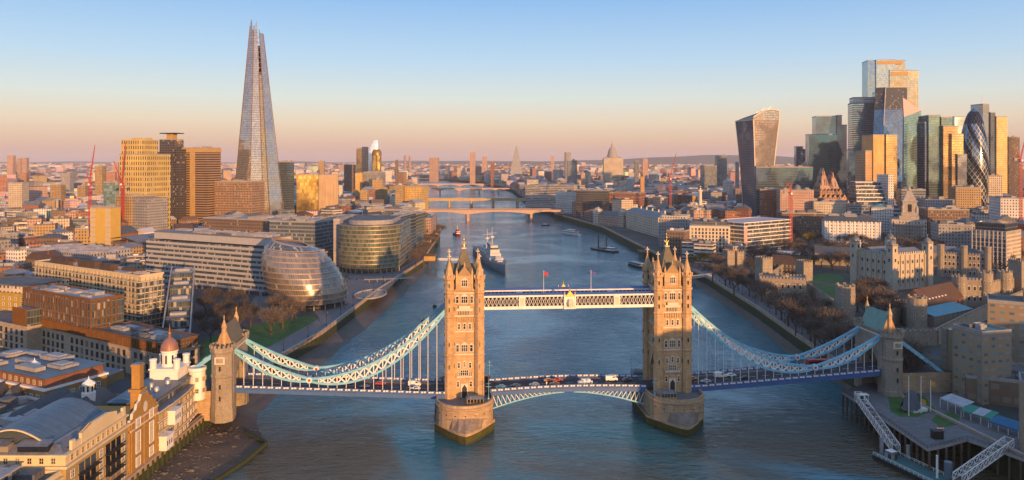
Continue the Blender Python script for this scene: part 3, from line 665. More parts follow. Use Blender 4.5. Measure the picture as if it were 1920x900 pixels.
# flags on the walkway
def flagpole(x, y, z, h, fm, label):
    t = thing('flagpole', label, 'flagpole', (x, y, z)); b = MB(); b.tube((0, 0, 0), (0, 0, h), .11, .06); b.lathe(0, 0, [(.16, h), (.02, h + .3)], 6); b.build('pole', M_WHITE, t)
    b = MB(); rows = []
    for i in range(7): rows.append([(i * .3, .16 * math.sin(i * 1.1), h - .1 - k * .5 - i * .07) for k in range(4)])
    b.loft(rows, 0, closed=False); b.build('flag', fm, t); return t
def bl(x, y, z): v = Matrix.Rotation(BR, 3, 'Z') @ Vector((x, y, 0)); return (BX + v.x, BY + v.y, z)
M_FLAGR = mat('red_flag_cloth', (0.45, 0.05, 0.06), .8); M_FLAGB = mat('blue_flag_cloth', (0.10, 0.08, 0.30), .8); M_FLAGY = mat('orange_flag_cloth', (0.6, 0.28, 0.03), .8)
flagpole(*bl(-10.5, -6.3, 53.3), 9.0, M_FLAGR, 'thin flagpole with a red flag on the walkway, left of the gilded crest')
flagpole(*bl(9.2, -6.3, 53.3), 9.0, M_FLAGB, 'thin flagpole with a dark flag on the walkway, right of the gilded crest')
# ------------------------------------------------------------------ building helpers
class Bld:
    """a building on the line A->B (pixel column, depth): local x runs along the front, y away from it, z up from the ground"""
    def __init__(s, name, label, A, B, d, ztop, z0=G, cat='building', group=None):
        xa, xb = PX(*A), PX(*B)
        s.w = math.hypot(xb - xa, B[1] - A[1]); s.d = d; s.h = ztop - z0; s.z0 = z0
        s.rz = math.atan2(B[1] - A[1], xb - xa)
        s.t = thing(name, label, cat, (xa, A[1], z0), s.rz, group)
        c, n = math.cos(s.rz), math.sin(s.rz)
        s.foot = [(xa + c * u - n * v, A[1] + n * u + c * v) for u, v in ((0, 0), (s.w, 0), (s.w, d), (0, d))]
        EXCL.append(s.foot)
    def part(s, name, m, mats, parent=None, loc=None, rz=0): return m.build(name, mats, parent or s.t, loc, rz)
    def walls(s, m, z0=0, z1=None, i=0, ins=0.0, name='wall'):
        b = MB(); b.box(ins, s.w - ins, ins, s.d - ins, z0, s.h if z1 is None else z1, i); return b.build(name, m, s.t)
    def roof(s, m, z=None, ins=0.0, par=0.9, pm=None, name='roof', x=None, y=None):
        z = s.h if z is None else z; b = MB(); x0, x1 = x or (ins, s.w - ins); y0, y1 = y or (ins, s.d - ins); t = .4
        b.box(x0 + t, x1 - t, y0 + t, y1 - t, z, z + .12)
        if par:
            b.box(x0 - .05, x1 + .05, y0 - .05, y0 + t, z - .3, z + par, 1, bottom=True); b.box(x0 - .05, x1 + .05, y1 - t, y1 + .05, z - .3, z + par, 1, bottom=True)
            b.box(x0 - .05, x0 + t, y0 + t, y1 - t, z - .3, z + par, 1, bottom=True); b.box(x1 - t, x1 + .05, y0 + t, y1 - t, z - .3, z + par, 1, bottom=True)
        return b.build(name, [m, pm or m], s.t)
    def plant(s, n, z=None, m=None, x=None, y=None, hmax=3.2, seed=None):
        r = random.Random(seed if seed is not None else hash((round(s.w, 2), n)) & 1023); z = (s.h if z is None else z) + .12
        x0, x1 = x or (1.5, s.w - 1.5); y0, y1 = y or (1.5, s.d - 1.5); done = []
        for k in range(n * 4):
            if len(done) >= n: break
            w = r.uniform(.08, .24) * (x1 - x0) + 1; d = r.uniform(.12, .4) * (y1 - y0) + .6
            px_ = r.uniform(x0, max(x0 + .1, x1 - w)); py_ = r.uniform(y0, max(y0 + .1, y1 - d))
            if any(px_ < a + c + .3 and a < px_ + w + .3 and py_ < b + e + .3 and b < py_ + d + .3 for a, b, c, e in done): continue
            done.append((px_, py_, w, d)); q = MB(); hh = r.uniform(.9, hmax)
            q.box(0, w, 0, d, 0, hh)
            if r.random() < .5: q.box(w * .2, w * .8, d * .2, d * .8, hh, hh + .5)
            q.build('roof_plant', m or r.choice([M_PLANT, M_PALE, M_FLAT, M_CONC]), s.t, (px_, py_, z))
    def bands(s, m, zs, h, out=.3, name='floor_band', x=None, y=None, faces='flrb'):
        x0, x1 = x or (0, s.w); y0, y1 = y or (0, s.d)
        for z in zs:
            b = MB(); b.box(x0 - out, x1 + out, y0 - out, y1 + out, z, z + h, 0, bottom=True); b.build(name, m, s.t)
    def wins(s, me, face, us, zs, parent=None, off=0.0, x=None, y=None, cap=None):
        """individual windows on a face; past the cap the rest become one mass"""
        rz = {'f': 0, 'r': math.pi / 2, 'l': -math.pi / 2}[face]; n = 0; mass = None
        x0, x1 = x or (0, s.w); y0, y1 = y or (0, s.d); pos = []
        for z in zs:
            for u in us:
                pos.append({'f': (x0 + u, y0 - off, z), 'r': (x1 + off, y0 + u, z), 'l': (x0 - off, y1 - u, z)}[face])
        cap = len(pos) if cap is None else cap
        for p in pos[:cap]: mobj('window', me, parent or s.t, p, rz)
        if pos[cap:]:
            M = MB(); R_ = Matrix.Rotation(rz, 3, 'Z')
            for p in pos[cap:]:
                for pl in me.polygons: M.face([R_ @ me.vertices[i].co + Vector(p) for i in pl.vertices], pl.material_index)
            o = M.build('window', list(me.materials), parent or s.t); o['kind'] = 'stuff'
def spread(n, L, m=2.0): return [m + (L - 2 * m) * (i + .5) / n for i in range(n)]
def fl(z0, n, st): return [z0 + st * i for i in range(n)]
def sash(w, h, frame, n=2, d=.12, fr=.14, glass=None):
    m = MB(); m.box(-w / 2 - fr, w / 2 + fr, -d, 0, -fr, 0, 0, bottom=True); m.box(-w / 2 - fr, w / 2 + fr, -d, 0, h, h + fr, 0, bottom=True)
    m.box(-w / 2 - fr, -w / 2, -d, 0, 0, h, 0); m.box(w / 2, w / 2 + fr, -d, 0, 0, h, 0)
    for i in range(1, n): m.box(-w / 2 + w * i / n - .05, -w / 2 + w * i / n + .05, -d * .7, 0, 0, h, 0)
    m.box(-w / 2, w / 2, -d * .7, 0, h * .5 - .05, h * .5 + .05, 0)
    m.face([(-w / 2, -.03, 0), (w / 2, -.03, 0), (w / 2, -.03, h), (-w / 2, -.03, h)], 1)
    return m.mesh('window', [frame, glass or M_GLASSD])
GL = lambda n, col, **k: facade(n, (.14, .14, .15), col, k.pop('pu', 1.5), k.pop('pv', 3.8), k.pop('wu', .92), k.pop('wv', .86), gmetal=k.pop('gmetal', .8), grough=k.pop('grough', .08), blind=k.pop('blind', 0.0), var=k.pop('var', .25), **k)
M_GTEAL = GL('teal_curtain_wall', (.18, .29, .36)); M_GGOLD = GL('bronze_curtain_wall', (.52, .36, .17), wu=.94); M_GGREY = GL('grey_curtain_wall', (.30, .33, .38))
M_GDARK = GL('dark_curtain_wall', (.12, .16, .21)); M_GGREEN = GL('green_curtain_wall', (.17, .27, .28)); M_GLILAC = GL('lilac_glass', (.50, .44, .42), pu=1.6, pv=3.6, wv=.8, var=.35)
M_WSTRIP = GL('strip_glazing', (.07, .09, .10), gmetal=.25, pu=1.5, pv=3.6, var=.8, blind=.16)
FAC = {}
for k, (wc_, lab) in {'red': ((.25, .10, .055), 'red brick'), 'stock': ((.36, .24, .11), 'yellow brick'), 'cream': ((.50, .42, .32), 'cream stone'), 'grey': ((.28, .27, .27), 'grey concrete'),
                      'white': ((.62, .58, .54), 'white rendered'), 'brown': ((.17, .11, .075), 'brown brick'), 'pink': ((.42, .27, .21), 'pinkish stone')}.items():
    FAC[k] = (facade('facade_' + k, wc_, (.05, .06, .07), 3.0, 3.5, .42, .50, gmetal=.15), lab)
FAC['glass'] = (facade('facade_glass', (.2, .21, .22), (.16, .20, .22), 1.6, 3.7, .9, .62, gmetal=.6), 'glazed')
FAC['strip'] = (facade('facade_strip', (.52, .48, .43), (.06, .07, .08), 6.0, 3.6, .94, .45, gmetal=.3), 'strip windowed')

# ------------------------------------------------------------------ south bank, near: warehouse with the barrel roof
Yc = 204.0
M_CREAMW = mat('cream_render', (0.60, 0.48, 0.29), 0.8, var=0.10); M_BUFF = mat('buff_brick', (0.46, 0.33, 0.15), .85, var=.12, brick=(.9, .3))
W_SM = sash(1.1, 1.5, M_CREAMW, 2); W_MD = sash(1.4, 2.0, M_WHITE, 2); W_BIG = sash(1.9, 2.2, M_BLACK, 2)
a = Bld('warehouse', 'cream and buff riverside warehouse with a blue barrel roof and stacked balconies', (-60, 221), (124, 204), 33, 27.0)
a.rz = 0; a.t.rotation_euler.z = 0; a.t.location = (-151, 204, G); a.w, a.d = 30.0, 33.0; EXCL[-1] = [(-151, 204), (-121, 204), (-121, 237), (-151, 237)]
b = MB(); b.box(0, 30, 0, 33, -8, 15.2, 0); b.box(-.5, 30.5, -.5, 33.5, 15.2, 15.9, 1, bottom=True); b.box(.4, 29.6, .4, 32.6, 15.9, 18.4, 1); b.box(-.2, 30.2, -.2, 33.2, 18.4, 18.9, 1, bottom=True)
a.part('wall', b, [M_BUFF, M_CREAMW])
b = MB(); b.box(24.8, 29.4, 3.5, 32, 18.9, 19.4, 1)      # attic parapet towards the river: rises to a shallow gable
b.prism([(29.0, 3.5), (29.6, 3.5), (29.6, 32), (29.0, 32)], 18.9, 20.6, 0)
for y0, y1, z in ((8, 27, 22.0), (3.4, 5, 21.6), (30.6, 32.1, 21.6)): b.box(28.9, 29.7, y0, y1, 19, z, 0)
b.face([(29.7, 8, 22), (29.7, 27, 22), (29.7, 22, 23.2), (29.7, 13, 23.2)], 0); b.face([(28.9, 8, 22), (28.9, 27, 22), (28.9, 22, 23.2), (28.9, 13, 23.2)], 0); b.face([(28.9, 13, 23.2), (28.9, 22, 23.2), (29.7, 22, 23.2), (29.7, 13, 23.2)], 0)
a.part('parapet', b, [M_CREAMW, M_FLAT])
b = MB(); n = 12                                           # barrel vault, axis along y
M_BRL = mat('blue_standing_seam', (0.10, 0.15, 0.20), .45, .3, var=.2, brick=(60, .9))
rows = []
for y in (3.2, 31): rows.append([(3 + 20 * (i / n), y, 20.6 + 4.2 * math.sin(math.pi * i / n)) for i in range(n + 1)])
b.loft(rows, 0, closed=False)
for y in (4.4, 30):
    pts = [(3 + 20 * (i / n), y, 20.6 + 4.0 * math.sin(math.pi * i / n)) for i in range(n + 1)]
    for i in range(n): b.face([pts[i], pts[i + 1], (pts[i + 1][0], y, 20.2), (pts[i][0], y, 20.2)], 1)
for i in range(n): p, q = rows[0][i], rows[0][i + 1]; b.bar((p[0], 3.2, p[2] - .15), (q[0], 3.2, q[2] - .15), .35, .35, 2)
a.part('barrel_roof', b, [M_BRL, M_GLASSD, M_CREAMW])
b = MB(); b.face([(.5, .6, 18.9), (28.9, .6, 18.9), (26.5, 3.4, 20.6), (1.5, 3.4, 20.6)]); b.face([(28.9, .6, 18.9), (28.9, 32, 18.9), (24, 31.5, 20.8), (24, 3.4, 20.8)]); b.box(1.5, 24.5, 3.4, 32, 18.9, 20.55)
a.part('roof', b, M_LEAD)
b = MB(); b.box(0, 8.5, 0, 2.4, 0, 2.3, 1); b.face([(-.3, -.9, 2.2), (8.8, -.9, 2.2), (8.5, 2.6, 3.0), (0, 2.6, 3.0)], 0); a.part('dormer', b, [M_LEAD, M_GLASSD], loc=(5, 1.2, 18.9)); b.build('dormer', [M_LEAD, M_GLASSD], a.t, (16, 1.2, 18.9))
a.wins(W_SM, 'r', spread(11, 33), [16.4], off=-.4); a.wins(W_SM, 'f', spread(8, 30), [16.4], off=-.4)
cols = [3, 17.5, 30]
a.wins(W_MD, 'r', cols, fl(-4.0, 6, 3.15)); a.wins(W_MD, 'f', [4, 9, 14, 19, 24, 28], fl(-4, 6, 3.15))
for u in (10.2, 24):
    for z in fl(-4.6, 6, 3.15):
        b = MB(); b.box(0, .1, -4.5, 4.5, .3, 2.9, 1); b.box(0, 1.7, -4.6, 4.6, 0, .22, 0, bottom=True)
        b.bar((1.65, -4.6, 1.2), (1.65, 4.6, 1.2), .1); 
        for k in range(13): b.bar((1.65, -4.6 + k * 9.2 / 12, .2), (1.65, -4.6 + k * 9.2 / 12, 1.2), .05)
        for k in range(4): b.box(.1, .22, -4.5 + k * 3 - .1, -4.5 + k * 3 + .1, .3, 2.9, 2)
        b.build('balcony', [M_BLACK, M_GLASSD, M_BUFF], a.t, (30, u, z))
# terrace block in the bottom left corner
c = Bld('apartment_block', 'low buff block with a pale cornice in front of the barrel roofed warehouse', (-60, 186), (120, 186), 16, 17.0)
c.t.location = (-147, 184, G - 8); c.t.rotation_euler.z = 0; c.w, c.d, c.h = 25, 19.5, 22
c.walls(M_BUFF); c.roof(M_FLAT, par=1.1, pm=M_CREAMW); b = MB(); b.box(-.6, 25.6, -.6, 19.8, 20.6, 21.3, bottom=True); c.part('cornice', b, M_CREAMW)
c.wins(W_MD, 'f', spread(6, 25), [9, 13, 17]); c.wins(W_MD, 'r', spread(5, 19), [9, 13, 17]); c.plant(8, seed=3)
b = MB(); b.box(0, 14, 0, 9, 0, 3.2, 0); b.box(-.4, 14.4, -.4, 9.4, 3.2, 3.6, 1, bottom=True); c.part('penthouse', b, [M_WSTRIP, M_PALE], loc=(2, 7, 22.1))
# ------------------------------------------------------------------ brewery with the gable, chimney and white turrets
EXCL.append([(-150, 237), (-120, 237), (-120, 296), (-150, 296)])
br = thing('brewery', 'yellow brick riverside brewery with a stepped gable, square chimney and white boxed bays', 'building', (-121, 238, G), 0)
b = MB()
b.box(-22, 0, 0, 19, -9, 15.0, 0)
gp_ = [(0, 15), (19, 15), (19, 16.4), (17.6, 16.4), (17.2, 18.0), (15.2, 18.6), (14.4, 20.2), (12.6, 20.8), (11.6, 22.6), (7.4, 22.6), (6.4, 20.8), (4.6, 20.2), (3.8, 18.6), (1.8, 18.0), (1.4, 16.4), (0, 16.4)]
for t in tessellate_polygon([[Vector((y, z, 0)) for y, z in gp_]]):
    b.face([(.15, gp_[k][0], gp_[k][1]) for k in t], 0, [gp_[k] for k in t]); b.face([(-.7, gp_[k][0], gp_[k][1]) for k in t], 0, [gp_[k] for k in t])
for i in range(len(gp_)):
    p, q = gp_[i], gp_[(i + 1) % len(gp_)]; b.face([(.15, p[0], p[1]), (.15, q[0], q[1]), (-.7, q[0], q[1]), (-.7, p[0], p[1])], 1)
for z in (-1.8, 12.6, 15.0): b.box(-.4, .3, 0, 19, z, z + .45, 1, bottom=True)
br_w = b.build('gable_wall', [mat('amber_brick', (0.44, 0.25, 0.065), .85, var=.12, brick=(.9, .3)), M_CREAM], br)
M_AMBER = MATS['amber_brick']
for y, z in [(p[0], p[1]) for p in gp_[2:14]]: pass
b = MB(); b.box(-1.6, 1.6, -1.6, 1.6, -9, 2, 0); b.box(-1.35, 1.35, -1.35, 1.35, 2, 9.2, 0); b.box(-1.6, 1.6, -1.6, 1.6, 9.2, 9.8, 0, bottom=True); b.box(-1.4, 1.4, -1.4, 1.4, 9.8, 10.2, 1); b.box(-2.1, 2.1, -2.1, 2.1, 1.2, 2.0, 0, bottom=True)
b.build('chimney', [M_AMBER, M_LEAD], br, (-2.2, 9.5, 22))
WG = sash(2.4, 6.5, M_WHITE, 3, .2, .35); WG2 = sash(2.4, 2.6, M_WHITE, 3, .2, .3)
for y in (5.0, 14.0):
    mobj('window', WG, br, (.15, y, 4.8), math.pi / 2); mobj('window', WG2, br, (.15, y, .4), math.pi / 2); mobj('window', WG2, br, (.15, y, 12.9), math.pi / 2); mobj('window', W_MD, br, (.15, y, -4.6), math.pi / 2)
b = MB(); b.lathe(0, 0, [(0, .0), (1.0, .1), (1.5, .3), (0, .5)], 10, 0, False); o = b.build('carved_crest', M_CREAM, br, (.2, 9.5, 18)); o.rotation_euler = (0, math.pi / 2, 0); o.scale = (1.2, 1, .5)
for y in (1.4, 9.5, 17.6): b = MB(); b.box(0, .25, -.5, .5, -9, 15.2); b.build('pier_strip', M_AMBER, br, (.02, y, 0))
# riverside range, slightly curved, with white window bays
pts = [(0, 19.0), (.3, 30), (-.2, 42), (-2.0, 56)]
b = MB(); lo = [(x, y) for x, y in pts]; back = [(-20, 56), (-20, 19)]
b.prism(lo + back, -9, 12.5, 0, 1)
for p, q in zip(pts, pts[1:]):
    for z in (-2.2, 1.6, 5.4, 9.2, 12.4): b.bar((p[0] + .1, p[1], z), (q[0] + .1, q[1], z), .3, .35, 2)
b.build('riverside_range', [M_BUFF, M_LEAD, M_CREAM], br)
for p, q in zip(pts, pts[1:]):
    L = math.hypot(q[0] - p[0], q[1] - p[1]); rz = math.atan2(q[1] - p[1], q[0] - p[0]); k = int(L / 3.1)
    for i in range(k):
        f = (i + .5) / k
        for z, me in ((-5.6, W_MD), (-1.3, W_MD), (2.5, W_MD), (6.3, W_MD), (9.8, W_SM)): mobj('window', me, br, (p[0] + (q[0] - p[0]) * f + .03, p[1] + (q[1] - p[1]) * f, z), rz)
for y in (22, 28.5):
    b = MB(); b.box(0, 2.6, -2.6, 2.6, 0, 4.6, 0, bottom=True); b.box(-.1, 2.9, -2.9, 2.9, 4.6, 5.0, 0, bottom=True)
    for k in range(3): b.box(2.6, 2.66, -2 + k * 1.6 - .3, -2 + k * 1.6 + .3, 1.6, 3.2, 1)
    for q in ((.2, -2.7), (2.7, -2.7), (2.7, 2.7), (.2, 2.7)): b.bar((q[0], q[1], 5), (q[0], q[1], 7), .12, mi=2)
    b.bar((.2, -2.7, 7), (2.7, -2.7, 7), .1, mi=2); b.bar((2.7, -2.7, 7), (2.7, 2.7, 7), .1, mi=2)
    b.build('white_bay', [M_WHITE, M_GLASSD, M_STEEL], br, (.2, y, -.6 if y < 25 else 6.0))
b = MB(); b.box(-17.5, -3.2, 20, 55, 12.6, 15.4, 0); b.face([(-18, 19.6, 15.4), (-2.8, 19.6, 15.4), (-5, 21, 16.6), (-15.5, 21, 16.6)], 1); b.box(-18, -2.6, 19.5, 55.4, 15.4, 15.9, 1, bottom=True); b.build('glazed_attic', [M_WSTRIP, M_BRL], br)
for k in range(5):
    b = MB(); b.lathe(0, 0, [(1.0, 0), (1.0, 1.0), (.7, 1.5), (0, 1.7)], 10); b.build('roof_vent', M_STEEL, br, (-7 - (k % 2) * 4, 24 + k * 4.4, 15.9))
b = MB(); b.tube((0, 0, 0), (0, 0, 6), .25, .22, 8); b.build('flue', M_STEEL, br, (-4, 22, 15.9))
# white turret at the bridge end and white block under the copper dome
b = MB(); b.lathe(0, 0, [(2.9, 6), (3.0, 17.0), (3.4, 17.3), (3.4, 18.4), (3.0, 18.5), (3.0, 17.9), (.1, 17.9)], 18, 0, False)
b.build('round_turret', M_WHITE, br, (-1.6, 55, 0))
tt = bpy.data.objects['round_turret']
for k in range(3):
    for z in (9, 13.4): mobj('window', W_SM, tt, (3.0 * math.cos(R(-70 + 50 * k)), 3.0 * math.sin(R(-70 + 50 * k)), z), R(20 + 50 * k))
b = MB(); b.box(-16, -5.4, 46.4, 56.6, 10, 19.5, 0, 1); b.box(-16.4, -5.0, 46, 57, 19.5, 20.0, 0, bottom=True)
for x, y in ((-15.2, 47.4), (-6.2, 47.4), (-6.2, 55.6), (-15.2, 55.6)): b.lathe(x, y, [(1.2, 19), (1.2, 22.8), (1.4, 23), (1.4, 23.5), (0, 23.8)], 12, 0, False)
b.build('white_block', [M_WHITE, M_TILE], br)
b = MB(); b.lathe(-10.8, 51.5, [(2.9, 20), (2.9, 25.2), (3.2, 25.5), (3.2, 26.0)], 14, 0, False)
for k in range(8): a_ = k * math.pi / 4; b.box(-10.8 + 2.92 * math.cos(a_) - .25, -10.8 + 2.92 * math.cos(a_) + .25, 51.5 + 2.92 * math.sin(a_) - .25, 51.5 + 2.92 * math.sin(a_) + .25, 21.2, 24.4, 1)
b.build('drum', [M_WHITE, M_BLACK], br)
b = MB(); M_DOME = mat('copper_dome', (0.29, 0.15, 0.115), .5, .2, var=.15)
b.lathe(-10.8, 51.5, [(3.2, 26), (3.1, 27.2), (2.75, 28.5), (2.0, 29.7), (1.0, 30.5), (.6, 30.8)], 16, 0)
for k in range(12): a_ = k * math.pi / 6; b.bar((-10.8 + 3.2 * math.cos(a_), 51.5 + 3.2 * math.sin(a_), 26), (-10.8 + 2.8 * math.cos(a_), 51.5 + 2.8 * math.sin(a_), 28.5), .14)
b.lathe(-10.8, 51.5, [(.6, 30.8), (.6, 32.0), (.8, 32.2), (.25, 33), (.1, 33.6), (.2, 34), (.04, 36)], 8); b.build('dome', M_DOME, br)
# slate roofed range with the white lantern
sl = thing('slate_roofed_malthouse', 'dark slate roofed range with a small white roof lantern behind the stepped gable', 'building', (-165, 240, G), 0); EXCL.append([(-165, 240), (-143, 240), (-143, 275), (-165, 275)])
b = MB(); b.box(0, 21.5, 0, 34, -2, 12.5); b.build('wall', M_BUFF, sl)
b = MB()
for k in range(3): b.hip(.0 + k * 7.2, 7.0 + k * 7.2, 0, 34, 12.6, 17.4, 3.3)
b.build('roof', M_SLATE, sl)
b = MB(); b.lathe(0, 0, [(2.3, -3), (2.3, 1.0), (1.9, 1.2), (1.9, 3.6), (2.3, 3.8), (2.2, 4.1), (.2, 5.6), (.05, 6.6)], 8, 0, False)
for k in range(8): a_ = k * math.pi / 4 + math.pi / 8; b.box(1.78 * math.cos(a_) - .25, 1.78 * math.cos(a_) + .25, 1.78 * math.sin(a_) - .25, 1.78 * math.sin(a_) + .25, 1.5, 3.3, 1)
b.build('lantern', [M_WHITE, M_BLACK], sl, (17.5, 22, 17.2))
sl2 = dup(sl, (-196, 262, G), R(8), 'smaller slate roofed range in the shade behind the barrel roof'); EXCL.append([(-196, 262), (-175, 262), (-175, 300), (-196, 300)])
# ------------------------------------------------------------------ bronze clad block
M_BRZ = mat('bronze_cladding', (0.20, 0.092, 0.028), 0.5, 0.35, var=.15); M_LIME = mat('pale_limestone', (0.40, 0.33, 0.25), .8, var=.1, brick=(1.4, .7))
e = Bld('bronze_clad_block', 'bronze finned upper storeys on a pale stone base, beside the copper domed white tower', (40, 402), (300, 336), 20, 25.5)
W = e.w; b = MB(); b.box(0, W, 0, e.d, -2, 11.6, 0); b.box(-.3, W + .3, -.3, e.d + .3, 11.6, 12.1, 0, bottom=True); e.part('stone_base', b, M_LIME)
b = MB(); b.box(.5, W - .5, .5, e.d - .5, 12.1, 16.0, 0); 
for k in range(int(W / 1.5)): b.box(.5 + k * 1.5, .5 + k * 1.5 + .5, .0, .5, 12.1, 16.2, 1)
for k in range(int(e.d / 1.5)): b.box(W - .5, W, .5 + k * 1.5, 1.0 + k * 1.5, 12.1, 16.2, 1)
e.part('bronze_storey', b, [M_WSTRIP, M_BRZ])
W2 = W * .54; b = MB(); b.box(.6, W2, .6, 17, 16.2, 30.0, 0)
for k in range(int(W2 / 2.5)): b.box(.5 + k * 2.5, .5 + k * 2.5 + .9, .35, .6, 16.2, 30.6, 1)
for k in range(int(17 / 2.5)): b.box(W2, W2 + .3, k * 2.5, k * 2.5 + .9, 16.2, 30.6, 1)
for z in (16.2, 20.6, 25.2): b.box(.4, W2 + .3, .3, 17.3, z, z + .35, 1, bottom=True)
e.part('bronze_tower', b, [M_WSTRIP, M_BRZ])
e.roof(M_PALE, z=30.0, par=1.0, pm=M_BRZ, x=(.5, W2), y=(.5, 17)); e.plant(7, z=30, x=(3, W2 - 3), y=(2, 15), hmax=2, seed=5)
e.roof(M_FLAT, z=16.2, par=.8, pm=M_BRZ, x=(W2 + .8, W), y=(.5, e.d), name='terrace_roof'); e.plant(9, z=16.3, x=(W2 + 3, W - 2), y=(4, e.d - 4), hmax=2.5, seed=9)
WB = sash(1.9, 2.6, M_BLACK, 2, .1, .1); cols = [x for x in spread(26, W, 3) if int(x / 7) % 4 != 2 or int(x) % 2]
e.wins(WB, 'f', cols, [-.2, 3.8, 7.8], cap=70); e.wins(WB, 'r', spread(5, e.d), [-.2, 3.8, 7.8], cap=30)
# ------------------------------------------------------------------ long apartment house with balconies
M_IVORY = mat('ivory_render', (0.52, 0.43, 0.29), .75, var=.1)
p = Bld('balconied_apartment_house', 'long ivory apartment house with continuous balconies on every floor behind the bronze clad block', (65, 492), (262, 430), 15, 40.5)
p.walls(M_WSTRIP, z1=29.5); zs = fl(3.0, 9, 3.25)
for z in zs:
    b = MB(); b.box(-.2, p.w + .2, -1.3, 1.0, z - .15, z + .3, 0, bottom=True); b.box(-.1, p.w + .1, 1.0, p.d + .2, z - .2, z + .35, 0, bottom=True)
    b.bar((0, -1.2, z + 1.25), (p.w, -1.2, z + 1.25), .08, mi=1)
    for k in range(int(p.w / 4)): b.box(k * 4 + .2, k * 4 + (1.7 if (k * 7 + int(z)) % 3 else 2.7), -.1, .5, z + .3, z + 3.1, 0)
    for k in range(int(p.w / 1.6)): b.bar((k * 1.6, -1.2, z + .3), (k * 1.6, -1.2, z + 1.25), .06, mi=1)
    p.part('balcony_floor', b, [M_IVORY, M_BLACK])
p.roof(M_FLAT, z=32.3, par=.8, pm=M_IVORY); p.plant(7, z=32.3, m=M_TILE, hmax=4, seed=11); p.plant(6, z=32.3, hmax=1.5, seed=12)
b = MB(); b.box(.4, p.w - .4, 1, p.d - .4, 29.5, 32.2); p.part('wall', b, M_IVORY)
for k in range(5): b = MB(); b.bar((p.w + .3, 1.5 + k * 2.6, 2), (p.w + .3, 1.5 + k * 2.6 + 2, 31), .4, .3); p.part('brace', b, M_CONC)
# terrace wedge building and its glass flank
q = Bld('stepped_terrace_building', 'narrow glass sided building stepping down in planted terraces between the office and the apartments', (303, 392), (356, 397), 104, 20)
for k, (y0, y1, z) in enumerate(((0, 20, 6), (20, 41, 12), (41, 62, 17.5), (62, 83, 23), (83, 104, 28))):
    b = MB(); b.box(.8, q.w - .8, y0, y1, 0, z, 0, 1); b.box(2.5, q.w - 2.5, y0 + 8, y0 + 13, z, z + 1.6, 2); b.bar((1, y0 + .2, z + 1), (q.w - 1, y0 + .2, z + 1), .1, mi=2)
    q.part('terrace', b, [M_WSTRIP, M_FLAT if k % 2 else M_CONC, M_PLANT])
for x in (0, q.w):
    b = MB(); b.face([(x, 0, 7), (x, 104, 29.5), (x, 104, 0), (x, 0, 0)], 0); b.bar((x, 0, 7.3), (x, 104, 29.8), .8, .6, 1); q.part('glass_flank', b, [M_GDARK, M_CONC])
b = MB()
for i in range(160): x, y = rnd.uniform(2, q.w - 2), rnd.uniform(1, 20); b.face([(x - .4, y, 6), (x + .4, y, 6), (x, y + rnd.uniform(-.3, .3), 6 + rnd.uniform(.4, 1.4))])
o = b.build('planting', M_GRASS, q.t); o['kind'] = 'stuff'
# white strip windowed office
w_ = Bld('strip_windowed_office', 'broad pale office with dark ribbon windows left of the egg shaped glass hall', (275, 604), (496, 545), 32, 52)
w_.walls(M_WSTRIP, z1=35.5); w_.bands(M_PALE_ := mat('pale_panel', (0.38, 0.37, 0.37), .6, var=.08), fl(3.2, 9, 3.7), 1.75)
b = MB(); b.box(5, w_.w - 1, 3, w_.d - 4, 36.2, 41.5); w_.part('attic_screen', b, M_PALE_); w_.roof(M_LEAD, z=41.5, par=.6, x=(5, w_.w - 1), y=(3, w_.d - 4)); w_.plant(7, z=41.5, m=M_PALE, hmax=2.6, x=(8, w_.w - 6), y=(6, 26), seed=4); w_.plant(8, z=41.5, hmax=1.6, x=(8, w_.w - 6), y=(6, 26), seed=44)
for k in range(8): b = MB(); b.tube((0, 0, 0), (0, 0, 4), .45, .45, 8); w_.part('column', b, M_CONC, loc=(5 + k * (w_.w - 10) / 7, .8, -.2))
# egg shaped glass hall
EXCL.append([(-175, 485), (-112, 485), (-112, 545), (-175, 545)])
eg = thing('egg_shaped_hall', 'leaning egg shaped hall wrapped in glass rings beside the promenade', 'building', (-140, 515, G), 0)
M_EGG = facade('egg_glazing', (.30, .27, .24), (.24, .205, .18), 1.5, 3.5, .92, .9, gmetal=.5, grough=.16, blind=.03, var=.5, tilt=.012)
def egg(z):   # centre offset towards the land, radius
    t = z / 42.0
    r = 26.5 * math.sqrt(max(0.02, 1 - ((t - .33) / .82) ** 2)); r = min(r, 27)
    return (2.5 - 14.0 * t ** 1.2, r * (1 if t < .95 else .97))
n = 56; lv = [3.6 + 3.5 * k for k in range(11)]; lv[-1] = 38.8
def ering(z, k=1.0, tilt=0.0):
    cx_, r = egg(z); return [(cx_ + r * k * math.cos(2 * math.pi * i / n), r * k * .95 * math.sin(2 * math.pi * i / n), z + tilt * (math.cos(2 * math.pi * i / n) * -1)) for i in range(n)]
for k in range(len(lv) - 1):
    tl = 1.6 * k / 10; b = MB(); b.loft([ering(lv[k] + .15, 1.0, tl), ering(lv[k + 1] - .35, 1.0, tl + .1)], 0, smooth=True); b.build('glass_ring', M_EGG, eg)
    b = MB(); b.loft([ering(lv[k + 1] - .35, .985, tl), ering(lv[k + 1] - .35, 1.022, tl), ering(lv[k + 1] + .15, 1.022, tl), ering(lv[k + 1] + .15, .985, tl)], 0, smooth=False); b.build('ledge', mat('warm_aluminium', (.42, .30, .21), .45, .5, var=.1), eg)
b = MB(); b.loft([ering(38.6, 1.0, 1.7), ering(42.2, .86, 2.6)], 0); b.loft([ering(42.2, .86, 2.6), ering(42.8, .87, 2.7), ering(42.8, .80, 2.7), ering(41.4, .78, 2.5)], 1, smooth=False); b.build('crown_ring', [M_WSTRIP, MATS['warm_aluminium']], eg)
